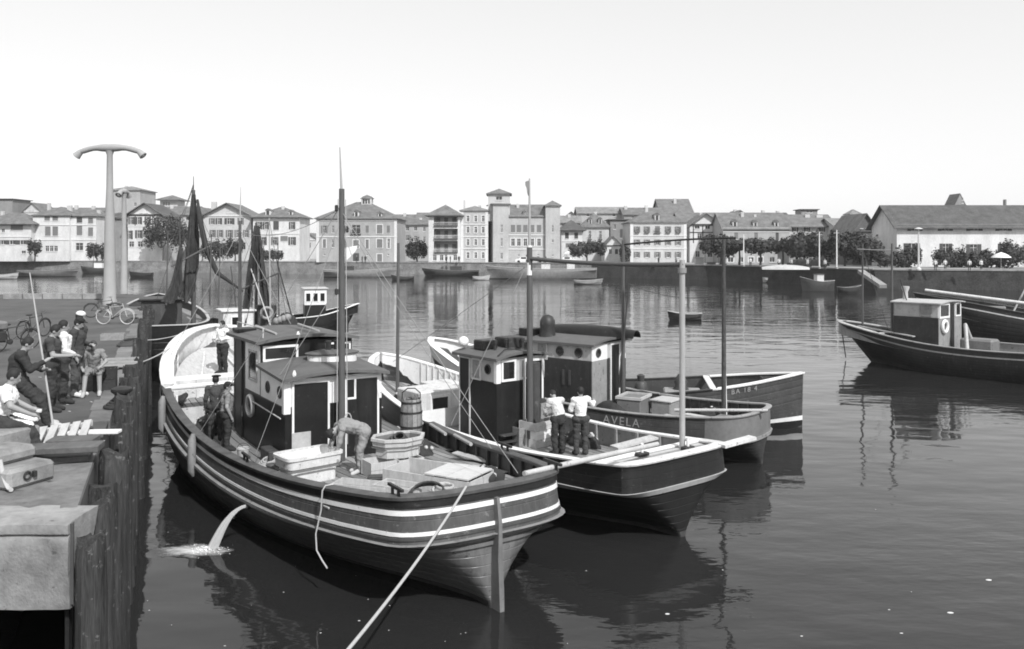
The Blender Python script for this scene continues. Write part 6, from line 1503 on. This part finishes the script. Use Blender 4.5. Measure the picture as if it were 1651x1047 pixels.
B('broad chalet with gable turned to the harbour', 238, 328, 405, 347, 'gable_front', 329, 12, 'pale', 'mid', [(342, 357, 5, 10, 's'), (353, 357, 5, 10, 'S'), (370, 357, 8, 10, 'S'), (388, 357, 5, 11, 's'), (343, 377, 5, 12, 's'), (355, 377, 5, 12, 's'), (370, 377, 6, 12, 's'), (383, 377, 5, 12, 's'), (397, 377, 5, 12, 's'), (374, 341, 4, 6), (380, 341, 4, 6), (368, 341, 4, 6), (345, 396, 8, 10), (372, 397, 8, 12), (392, 397, 8, 12)], chim=((336, 324, 345, 8),), o=1.1)
B('gabled annex joined to the broad chalet', 240, 306, 330, 347, 'gable_front', 335, 11, 'pale', 'mid', [(318, 358, 6, 9, 's'), (318, 378, 6, 11, 's')], o=.8)
B('house with hipped roof, bay and long balcony by the gap in the row', 236, 408, 483, 350, 'hip', 334, 12, 'white', 'mid', [(418, 364, 5, 12, 'S'), (429, 364, 5, 12, 'S'), (445, 364, 9, 14, 'C'), (471, 364, 5, 12, 'S'), (424, 389, 6, 13, 'S'), (443, 389, 6, 13, 's'), (471, 389, 6, 13, 'S'), (458, 385, 12, 8, 'c'), (428, 408, 9, 8), (452, 408, 8, 8)], dorm=((431, 339, 347, 8), (468, 341, 347, 6)), courses=(377,), o=.9)
# --- row in front of the open water
B('square grey customs house with cupola and tall windows', 211, 510, 640, 352, 'hip', 326, 17, 'grey', 'mid',
  [(523, 370, 5, 12, 's'), (537, 370, 4, 12), (552, 370, 5, 12, 's'), (574, 370, 14, 14, 'b'), (592, 370, 5, 12, 'c'), (612, 370, 9, 14, 'cf'), (626, 370, 5, 12, 'c'), (523, 393, 5, 14, 'cf'), (537, 393, 4, 13), (553, 393, 5, 14, 's'), (574, 394, 9, 13, 'cf'), (592, 394, 5, 15, 'cf'), (612, 393, 9, 14, 'cf'), (626.5, 393, 4, 16, 'f'), (523, 411, 3, 3), (557, 411, 3, 3), (574, 415, 10, 13, 'C'), (592, 411, 3, 3), (612, 416, 8, 12, 'cf'), (626, 411, 3, 3)],
  dorm=((574, 341, 351, 7), (612, 344, 351, 6)), courses=(382, 356), quoins=True, name='customs_house', cat='building')
cu = thing('roof_cupola', 'small round-topped cupola crowning the grey customs house roof', 'cupola', ((592 - CX) / F * 219.5, 219.5, H - (329 - YH) / F * 219.5 - .3))
MB().bbox(-1.35, 1.35, -1.35, 1.35, 0, 1.6, .05).build('cupola_wall', M_w['pale'], cu)
for x in (-.7, .0, .7): MB().box(x - .22, x + .22, -1.40, -1.35, .3, 1.3).build('cupola_pane', M_pane, cu)
MB().lathe([(1.9, 0), (1.75, .15), (1.2, .6), (.3, .95), (.05, 1.1)], (0, 0, 1.6), 12).build('cupola_roof', M_r['mid'], cu, 40)
B('plain grey house set back beside the customs house', 240, 640, 694, 361, 'gable_side', 352, 10, 'grey', 'mid', [(657, 369, 5, 7), (670, 369, 5, 7), (684, 370, 4, 7), (657, 384, 5, 9, 's'), (670, 385, 5, 9), (684, 386, 4, 9)], chim=((676, 351, 362, 4),))
B('white house with three stacked open balconies', 205, 691, 742, 347, 'hip', 331, 12, 'white', 'mid', [(701, 416, 6, 9), (712, 416, 6, 9), (719, 416, 4, 10), (734, 416, 6, 9)], loggias=((699.5, 738, 350, 364), (699.5, 738, 369, 385), (699.5, 738, 389, 407)), chim=((747, 321, 340, 2.4),), o=.9)
B('narrow stone house with framed windows and balustrades', 206, 742.6, 787, 339, 'hip', 333, 12, 'stone', 'light', grid((754.5, 767, 779), (353, 371, 391, 412), 4.5, 10, 'f') , courses=(362, 382, 401), o=.35, quoins=True)
inf = B('large stone house between two square corner towers', 206, 820, 880, 348, 'gable_side', 330, 13, 'stone', 'mid',
  [(x, 369, 7, 12, 'c') for x in (827, 836.5, 847, 858, 869)] + [(x, 391, 6, 12, 'f') for x in (827, 836.5, 847, 858, 869)] + [(836.5, 412, 3, 3), (868, 411, 3, 3), (852, 416, 8, 10, 'C')], courses=(379, 402), dorm=((845, 341, 348, 3),), o=.3, name='towered_house', cat='building')
B('left corner tower of the large stone house with open belvedere', 205, 795, 820.3, 329, 'flat', None, 9, 'stone', 'mid', [(809, 369, 3.5, 13), (809, 391, 3.5, 13), (809, 413, 4, 10)], o=.5, name='corner_tower', cat='tower', rz=R(9))
B('square belvedere room topping the left corner tower', 206.5, 787, 822, 312, 'hip', 305, 8, 'pale', 'mid', [(804.5, 320, 10, 6)], o=.5, name='belvedere', cat='tower', base=13.2)
B('right corner tower of the large stone house', 205, 879.7, 903, 331, 'hip', 324, 6, 'stone', 'mid', [(891, 369, 3, 11), (891, 389, 3, 5), (891, 412, 3, 3)], o=.4, name='corner_tower', cat='tower')
# --- middle right
B('small house with dark hipped roof and dark shutters', 214, 905, 939, 371, 'hip', 355, 9, 'white', 'dark', [(914, 380, 6, 10, 'C'), (929, 380, 6, 10, 'C'), (912, 410, 6, 5), (924, 410, 8, 5), (918, 396, 12, 7, 'c')], courses=(389,), o=1.0)
B('pale house with mansard roof and two tall windows', 222, 938, 982, 366, 'hip', 344, 10, 'pale', 'mid', [(951, 379, 4, 13, 'b'), (968, 379, 4, 13, 'b'), (951, 403, 5, 12), (968, 403, 5, 12)], dorm=((952, 353, 364, 5), (968, 353, 364, 5)))
B('long grey roofs rising behind the mansard house', 262, 932, 1012, 343, 'gable_side', 334, 12, 'grey', 'light', [(948, 347, 5, 5), (990, 347, 5, 5)], chim=((995, 335, 345, 4),))
B('tall house end with closed shutter behind the gabled shed', 224, 984, 1016, 354, 'flat', None, 10, 'dull', 'mid', [(1002, 377, 5, 14, 'C'), (991, 366, 4, 8)])
B('small gabled shed with white front beside the harbour', 212, 975, 1002, 395, 'gable_front', 381, 8, 'white', 'mid', [(984, 406, 5, 8), (994, 406, 5, 8, 'C')], o=.5)
B('large pale house with central balcony and one dormer', 204, 1016, 1107, 358, 'hip', 336, 14, 'pale', 'mid', grid((1027, 1043, 1077, 1093), (370,), 5, 9, 'sb') + [(1060, 370, 8, 10, 'cb')] + grid((1027, 1043, 1060, 1077, 1093), (391, 411), 5, 9, 's'), dorm=((1060, 346, 356, 7),), courses=(380, 401), o=.4, quoins=True)
B('big steep roof of a market hall behind the pale house', 262, 1068, 1118, 347, 'gable_side', 321, 20, 'dull', 'mid', [], o=.6)
B('half-timbered house with dark beams on white plaster', 208, 1112, 1164, 362, 'gable_front', 345, 10, 'white', 'mid', [(1124, 366, 8, 7), (1141, 366, 8, 7), (1156, 364, 8, 10, 'C'), (1128, 381, 7, 9), (1145, 381, 6, 9), (1157, 383, 6, 10, 'C'), (1125, 410, 7, 10), (1145, 410, 8, 10)], o=.8, timber=((1112, 375, 1164, 375), (1118, 362, 1118, 392), (1133, 362, 1133, 392), (1150, 362, 1150, 392), (1112, 362, 1164, 362), (1161, 362, 1161, 392)))
B('low roof slope filling the gap above the half-timbered house', 246, 1096, 1175, 358, 'gable_side', 343, 12, 'dull', 'mid', [], chim=((1150, 346, 356, 5),))
B('long plain stone house with three dormers behind the tree row', 198, 1166, 1272, 367, 'gable_side', 343, 12, 'grey', 'mid', [(1187, 380, 6, 12, 'c'), (1219, 380, 6, 12, 'c'), (1253, 381, 5, 15, 'C'), (1185, 402, 5, 12, 'C'), (1219, 402, 6, 11, 'C'), (1251, 402, 5, 12, 'C'), (1178, 419, 9, 8, 'f'), (1195, 419, 8, 8), (1211, 419, 8, 8, 'f'), (1226, 419, 8, 8, 'f'), (1245, 419, 8, 8)], dorm=((1186, 357, 366, 7), (1219, 358, 366, 6), (1253, 358, 366, 6)), chim=((1205, 341, 352, 5), (1226, 345, 356, 4)), courses=(374,))
B('pale house with row of upper windows and two big chimneys', 200, 1272, 1345, 363, 'gable_side', 346, 12, 'pale', 'mid', [(1282, 370, 5, 8, 'S'), (1301, 370, 5, 8, 'S'), (1325, 370, 5, 8, 'S'), (1300, 383, 6, 6, 'C'), (1320, 383, 6, 6, 'C'), (1283, 385, 5, 8), (1285, 405, 8, 12), (1305, 405, 8, 12), (1328, 405, 8, 12)], chim=((1312, 345, 361, 8), (1332, 346, 361, 10)), o=.8)
B('flat-topped attic block above the house with two chimneys', 230, 1292, 1318, 338, 'flat', None, 5, 'dull', 'dark', [(1305, 342, 10, 3)], base=11)
B('low pale house beside the shaded gable', 196, 1345, 1382, 362, 'gable_side', 352, 10, 'pale', 'light', [(1354, 370, 6, 8), (1370, 370, 6, 8, 'S')], o=.6)
B('shaded grey house with gable and small paired windows', 172, 1376, 1416, 372, 'gable_front', 346, 12, 'dark', 'mid', [(1389, 364, 4, 9), (1398, 364, 4, 9), (1384, 379, 4, 6), (1398, 379, 4, 6), (1389, 400, 6, 12), (1403, 400, 6, 12)], o=.6)  # the front's shade is put into its dark plaster colour
B('domed turret behind the shaded gable', 230, 1372, 1387, 345, 'hip', 338, 4, 'pale', 'light', [(1376, 349, 3, 4), (1382, 349, 3, 4)], name='turret', cat='tower')
# --- right: long white building
B('long white waterside building with shuttered windows and tiled roof', 158, 1446, 1720, 362, 'gable_side', 331, 11, 'white', 'dark',
  [(1475, 368, 12, 9, 'S'), (1524, 368, 12, 9, 'S'), (1571, 368, 13, 9, 'S'), (1618, 368, 13, 9, 'S'), (1670, 368, 13, 9, 'S'), (1470, 402, 13, 19, 'S'), (1525, 402, 10, 18, 'S'), (1570, 403, 12, 18, 'S'), (1621, 402, 12, 18, 'S'), (1672, 402, 12, 18, 'S')],
  chim=((1496, 345, 359, 6), (1597, 345, 359, 7), (1636, 340, 352, 7)), o=.9, name='waterside_building', cat='building')
B('pale parapet block rising behind the long white building', 178, 1534, 1576, 334, 'flat', None, 4, 'pale', 'light', [], base=9)
B('church gable with slit openings above the long roof', 212, 1539, 1557, 330, 'gable_front', 313, 5, 'dull', 'mid', [(1552, 321, 2, 4), (1552, 326, 2, 4)], o=.1, name='church_tower', cat='tower', base=9)
for k, (px, yt, yb, wp) in enumerate(((1510, 333, 341, 8), (1602, 332, 341, 7), (1620, 322, 338, 2.4))):
    p = pd(px, yb, 172); tag(MB().bbox(-wp * 172 / F / 2, wp * 172 / F / 2, -.4, .4, -4, (yb - yt) * 172 / F, .03).build('roof_chimney', M_w['white'] if k < 2 else M_w['dull'], None, loc=p), ('broad white chimney left of the church gable', 'white chimney right of the church gable', 'thin tall flue behind the long white building')[k], 'chimney')
# --- houses and roofs glimpsed behind the front rows
B('pale gabled house seen up the street beside the hipped house', 285, 484, 512, 386, 'gable_front', 376, 10, 'pale', 'mid', [(498, 396, 6, 8)])
B('grey roof and wall above the customs house corner', 262, 628, 668, 357, 'gable_side', 346, 10, 'dull', 'mid', [(650, 364, 5, 5)])
B('dull house filling the gap right of the towered house', 240, 898, 936, 358, 'gable_side', 348, 10, 'grey', 'light', [(908, 364, 4, 6), (920, 364, 4, 6), (930, 364, 4, 6)])
B('tall pale gable behind the small dark-roofed house', 270, 908, 934, 352, 'gable_front', 342, 9, 'pale', 'light', [(921, 356, 4, 6)])
B('row of grey roofs behind the house with central balcony', 256, 1006, 1070, 345, 'gable_side', 335, 12, 'dull', 'mid', [(1020, 350, 4, 5)], chim=((1012, 331, 342, 5), (1046, 330, 341, 5)))
B('pale house with gable behind the long plain stone house', 244, 1172, 1214, 352, 'gable_front', 340, 10, 'pale', 'mid', [(1192, 352, 6, 5)])
B('dark roofed house between the dormers and the chimneys', 240, 1226, 1276, 355, 'gable_side', 343, 12, 'dull', 'dark', [], chim=((1238, 338, 350, 5), (1262, 339, 350, 5)))
B('long low roof behind the white villas', 290, 60, 160, 345, 'gable_side', 335, 12, 'grey', 'mid', [], chim=((112, 330, 340, 5), (140, 331, 341, 5)))
B('grey house behind the gabled annex and the brown sail', 268, 292, 336, 343, 'hip', 333, 10, 'grey', 'mid', [(305, 350, 5, 7), (322, 350, 5, 7)])
B('house wall closing the gap beside the balcony house', 246, 672, 702, 352, 'gable_side', 343, 9, 'pale', 'mid', [(680, 360, 4, 6), (690, 360, 4, 6)])
B('low shed with dark openings behind the plane trees', 186, 1272, 1380, 408, 'gable_side', 401, 8, 'dull', 'dark', [(1288, 418, 12, 12), (1310, 418, 12, 12), (1335, 418, 12, 12), (1360, 418, 12, 12)], name='quay_shed', cat='shed')
# ---------------------------------------------------------------- trees
M_leaf = [mat('foliage %d' % i, v, .8, .4, 1.0, 0) for i, v in enumerate((.035, .05, .075))]
M_bark = mat('bark', .07, .9, .4, 2, .5, stretch=(1, 1, .3))
def crown(blobs, n, size, seed, name, parent, fade=0.0):
    r_ = random.Random(seed); mb = MB(); tot = sum(b_[3] * b_[4] * b_[5] for b_ in blobs)
    for (x, y, z, rx, ry, rz_) in blobs:
        k = int(n * rx * ry * rz_ / tot)
        for _ in range(k):
            v = Vector((r_.gauss(0, 1), r_.gauss(0, 1), r_.gauss(0, 1))).normalized(); rr = r_.random() ** .4 * (1 + .45 * noise.noise(v * 2.5 + Vector((seed, x, z))))
            c = Vector((x + v.x * rx * rr, y + v.y * ry * rr, z + v.z * rz_ * rr)); nrm = (v + Vector((r_.uniform(-.8, .8), r_.uniform(-.8, .8), r_.uniform(-.5, .9)))).normalized()
            a = nrm.orthogonal().normalized(); b2 = nrm.cross(a); s_ = size * r_.uniform(.6, 1.4); th_ = r_.uniform(0, 6.28); u = (a * math.cos(th_) + b2 * math.sin(th_)) * s_; w_ = nrm.cross(u).normalized() * s_ * .6
            mb.cm = r_.choice((0, 0, 1, 1, 2)); mb.add([c - u, c - w_ * .9, c + u, c + w_], [(0, 1, 2, 3)])
    return mb.build(name, M_leaf, parent)
def tree(label, px, d, ybase_z, ytop, wpx, seed, n=2200, trunk_to=.45, size=.3, name='tree', cat='tree', flat=False, ybot=None):
    k = d / F; base = Vector(((px - CX) * k, d, ybase_z)); zt_ = H - (ytop - YH) * k - ybase_z; w_ = wpx * k
    root = thing(name, label, cat, base); r_ = random.Random(seed)
    zb_ = zt_ * trunk_to if ybot is None else H - (ybot - YH) * k - ybase_z
    tr = MB()
    if zb_ > .5:
        tr.tube([(0, 0, 0), (.08, 0, zb_ * .5), (0, .05, zb_ + .4)], [.26, .2, .15], 8)
        for i in range(5):
            a = r_.uniform(0, 6.28); q = w_ * .3; tr.tube([(0, 0, zb_ * .85), (q * .5 * math.cos(a), q * .5 * math.sin(a), lerp(zb_, zt_, .25)), (q * math.cos(a), q * math.sin(a), lerp(zb_, zt_, .6))], [.12, .08, .03], 6)
        tr.build('trunk', M_bark, root, 50)
    bl = []
    m_ = 5 + int(w_ / 2); hh = zt_ - zb_
    for i in range(m_):
        bl.append(((i + .5) / m_ * w_ - w_ / 2 + r_.uniform(-.3, .3), r_.uniform(-.2, .2) * min(w_, 6), zb_ + hh * r_.uniform(.38, .62), max(.7, w_ / m_ * r_.uniform(.85, 1.35)), min(w_ * .35, 2.5), hh * r_.uniform(.34, .62)))
    crown(bl, n, size, seed, 'crown', root); return root
tree('large dark tree mass below the square tower', 263, 232, GZ, 350, 50, 11, 3600, ybot=398)
tree('dark tree left of the brown sail', 300, 230, GZ, 356, 34, 12, 2400, ybot=400)
tree('bushy tree in front of the broad chalet', 348, 226, GZ, 388, 40, 13, 1800, ybot=418)
tree('loose tree beside the steps of the broad chalet', 379, 226, GZ, 382, 24, 14, 1400, ybot=412)
tree('round dark bush by the white villas', 56, 222, GZ, 388, 16, 15, 900, ybot=410, name='bush', cat='bush')
tree('dark tree between villa and lamp posts', 156, 222, GZ, 393, 26, 16, 1400, ybot=418)
tree('low hedge tree in front of the hipped house', 436, 222, GZ, 404, 34, 17, 1200, ybot=421, name='bush', cat='bush')
tree('dark tree beside the customs house', 672, 212, GZ, 387, 32, 18, 1900, ybot=418)
tree('dark round tree in front of the mansard house', 946, 204, GZ, 387, 56, 19, 2600, ybot=414)
tree('small dark shrub behind the gabled shed', 1008, 203, GZ, 395, 14, 20, 700, ybot=420, name='bush', cat='bush')
for k, (px, w_, yt, yb) in enumerate(((1162, 40, 388, 404), (1192, 40, 386, 400), (1226, 42, 388, 401), (1262, 40, 386, 402), (1296, 44, 382, 404), (1330, 44, 381, 408), (1362, 40, 382, 410), (1396, 44, 380, 412))):
    tree('clipped plane tree on the quay before ' + ('the edge of the half-timbered house', 'the first dormer of the long stone house', 'the middle dormer of the long stone house', 'the third dormer of the long stone house', 'the left windows of the house with two chimneys', 'the two big chimneys', 'the low pale house', 'the shaded gable')[k], px, 176 - k * 2.5, GZ, yt - (6, 0, 3, -3, 5, 1, 6, -1)[k], w_ + (14, 2, 10, -2, 16, 4, 12, 6)[k], 30 + k, (5200, 2600, 4200, 2200, 5600, 3200, 5000, 3600)[k], ybot=yb + (7, 2, 6, 0, 8, 4, 7, 3)[k], name='plane_tree')['group'] = 'clipped plane trees along the quay'
for k, (px, w_, yt, lab) in enumerate(((1528, 36, 404, 'leafy shrub below the second lower window'), (1556, 24, 412, 'low shrub between two lower windows'), (1578, 26, 410, 'leafy shrub under the third lower window'), (1602, 26, 408, 'shrub beside the pale parasol'), (1640, 48, 392, 'large dark tree at the end of the white building'), (1468, 22, 400, 'dark shrub at the corner of the white building'), (1435, 30, 408, 'dark shrub in the shade of the gable wall'))):
    tree(lab + ' on the right shore', px, 150 - 6 * (k == 4), GZ, yt - 3, w_ + 8, 50 + k, 2400, ybot=431, name='shrub', cat='shrub', size=.22)
# ---------------------------------------------------------------- quay furniture and small people on the far shore
for k, (px, yt, yb, d) in enumerate(((1199, 378, 432, 160), (1321, 374, 433, 142), (1349, 371, 433, 140))):
    o = thing('flag_pole', ('white pole on the far quay by the long stone house', 'white pole on the quay before the house with two chimneys', 'white pole on the quay by the low pale house')[k], 'pole', pz(px, 402 + 3.3 * F / d, GZ)); zt_ = H - (yt - YH) * d / F - GZ
    MB().tube([(0, 0, 0), (0, 0, zt_)], [.13, .08], 8).build('pole', M_white, o, 50); MB().lathe([(.25, 0), (.25, .3)], n=10).build('foot', M_conc2, o)
    MB().bar((-.5, 0, zt_ - .5), (.5, 0, zt_ - .5), .06, .06).build('cross_arm', M_white2, o)
o = thing('street_lamp', 'white street lamp with dish shade before the white building', 'street lamp', pz(1481, 436, GZ)); zt_ = 6.4
MB().lathe([(.4, 0), (.4, .25), (.16, .5), (.1, zt_)], n=10).build('post', M_white2, o, 40); MB().lathe([(.1, 0), (.6, .05), (.55, .14), (.1, .3)], (0, 0, zt_), 14).build('lamp_shade', M_white2, o, 40)
far_mesh = {}
def tiny(label, px, d, v, tv, grp):
    root = thing('person', label, 'person', pz(px, YH + 3.3 * F / d, GZ), rnd.uniform(0, 6.28), grp); key = (v, tv)
    if key not in far_mesh:
        J = {a: Vector(b_) for a, b_ in STAND.items()}; 
        up_, lo_, sk = MB(), MB(), MB()
        for a, b_, r0, r1, z in SEGS: capsule(dict(top=up_, armu=up_, armf=up_, skin=sk, leg=lo_, foot=lo_)[z], J[a], J[b_], r0 * 1.1, r1 * 1.1, 6)
        sk.ellipsoid(J['head'], (.1, .11, .13), 8, 6)
        far_mesh[key] = (sk.mesh('body', M_skin, 60), up_.mesh('shirt', cloth(v), 60), lo_.mesh('trousers', cloth(tv), 60))
    bd, sh, trr = far_mesh[key]; b_ = link('body', bd, root); link('shirt', sh, b_); link('trousers', trr, b_)
for k, (px, d, v) in enumerate(((584, 203, .05), (589, 204, .04), (575, 203, .06), (740, 201, .05), (726, 201, .06), (868, 196, .05), (880, 195, .06), (1062, 178, .05), (1090, 172, .3), (720, 201, .06))):
    tiny('small dark figure on the far quay ' + ('at the customs house door', 'just right of the customs house door', 'left of the customs house door', 'under the right edge of the balcony house', 'below the middle of the balcony house', 'below the right half of the towered house', 'by the right tower of the towered house', 'below the house with central balcony', 'in grey at the pale house corner', 'by the pillar of the balcony house')[k], px, d, v, .04, 'dark figures on the far quay')
for k, (px, d) in enumerate(((1508, 130), (1524, 131), (1563, 128), (1582, 130), (1302, 136), (1330, 134), (1276, 140), (1210, 156), (1256, 146))):
    tiny('small figure in white shirt on the quay ' + ('beside the dish-shaded street lamp', 'by the leafy shrub', 'by the low shrub', 'under the third lower window', 'by the dark parked cars', 'between the two white poles', 'at the pale upturned boat', 'by the pole before the long stone house', 'left of the pale upturned boat')[k], px, d, .7, .06, 'white-shirted figures on the right quay')
# parked cars and parasols at the far side
def car(label, px, d, m_, rz=0):
    o = thing('parked_car', label, 'car', pz(px, YH + 3.3 * F / d, GZ), rz)
    prof = [(-2.1, .35), (-2.1, .85), (-1.3, .95), (-.9, 1.45), (.6, 1.5), (1.1, 1.0), (2.0, .85), (2.1, .35)]
    m2 = MB().loft([[Vector((x, s_ * .8, z)) for x, z in prof] for s_ in (-1, 1)]); n_ = len(prof); m2.add([(x, -.8, z) for x, z in prof], [tuple(range(n_))]); m2.add([(x, .8, z) for x, z in prof], [tuple(reversed(range(n_)))]); m2.build('body', m_, o)
    MB().box(-.75, .5, -.82, -.80, 1.0, 1.4).build('side_window', M_glass, o)
    for x in (-1.3, 1.3):
        for s_ in (-1, 1): MB().lathe([(.34, -.09), (.34, .09)], (x, s_ * .78, .34), 14, Matrix.Rotation(R(90), 4, 'X')).build('wheel', M_rubber, o, 40)
car('white van-like car parked in front of the towered house', 845, 199, M_white); car('pale car parked right of the white one by the towered house', 862, 199, M_light)
car('dark car parked under the plane trees', 1290, 150, M_black, .1); car('dark car parked beside the pale upturned boat', 1316, 150, M_black, -.1); car('pale car at the foot of the house with mansard roof', 915, 199, M_white)
for k, (px, yb, d) in enumerate(((1614, 424, 138), (916, 405, 208), (1001, 0, 0))):
    if d == 0: continue
    o = thing('parasol', ('pale parasol on the right-hand quay among shrubs', 'pale parasol in front of the small dark-roofed house')[k], 'parasol', pz(px, YH + 3.3 * F / d, GZ))
    MB().tube([(0, 0, 0), (0, 0, 2.4)], .04, 6).build('pole', M_white2, o); MB().lathe([(1.5, 0), (1.45, .1), (.8, .6), (.05, .9)], (0, 0, 1.9), 12).build('canopy', M_white, o, 30)
# slipway on the right wall
sw = [pd(1388, 437, 133), pd(1400, 437, 133)]
o = MB().bar(pd(1388, 438, 129), pd(1424, 462, 119), 1.0, .5).build('slipway_edge', M_conc2); tag(o, 'pale sloping slipway edge running down the right harbour wall', 'slipway')
# ================================================================ AIR: thin summer haze over the harbour
hz_m = bpy.data.materials.new('haze'); hz_m.use_nodes = True; t_ = hz_m.node_tree
for n_ in list(t_.nodes): t_.nodes.remove(n_)
pv = t_.nodes.new('ShaderNodeVolumePrincipled'); pv.inputs['Color'].default_value = (.92, .92, .92, 1); pv.inputs['Density'].default_value = 0.00022; pv.inputs['Anisotropy'].default_value = .2
out_ = t_.nodes.new('ShaderNodeOutputMaterial'); t_.links.new(pv.outputs[0], out_.inputs['Volume'])
tag(MB().box(-905, 905, -70, 1505, -2, 24).build('haze', hz_m), 'thin pale haze over the harbour', 'haze', kind='stuff')
SC.cycles.volume_bounces = 0
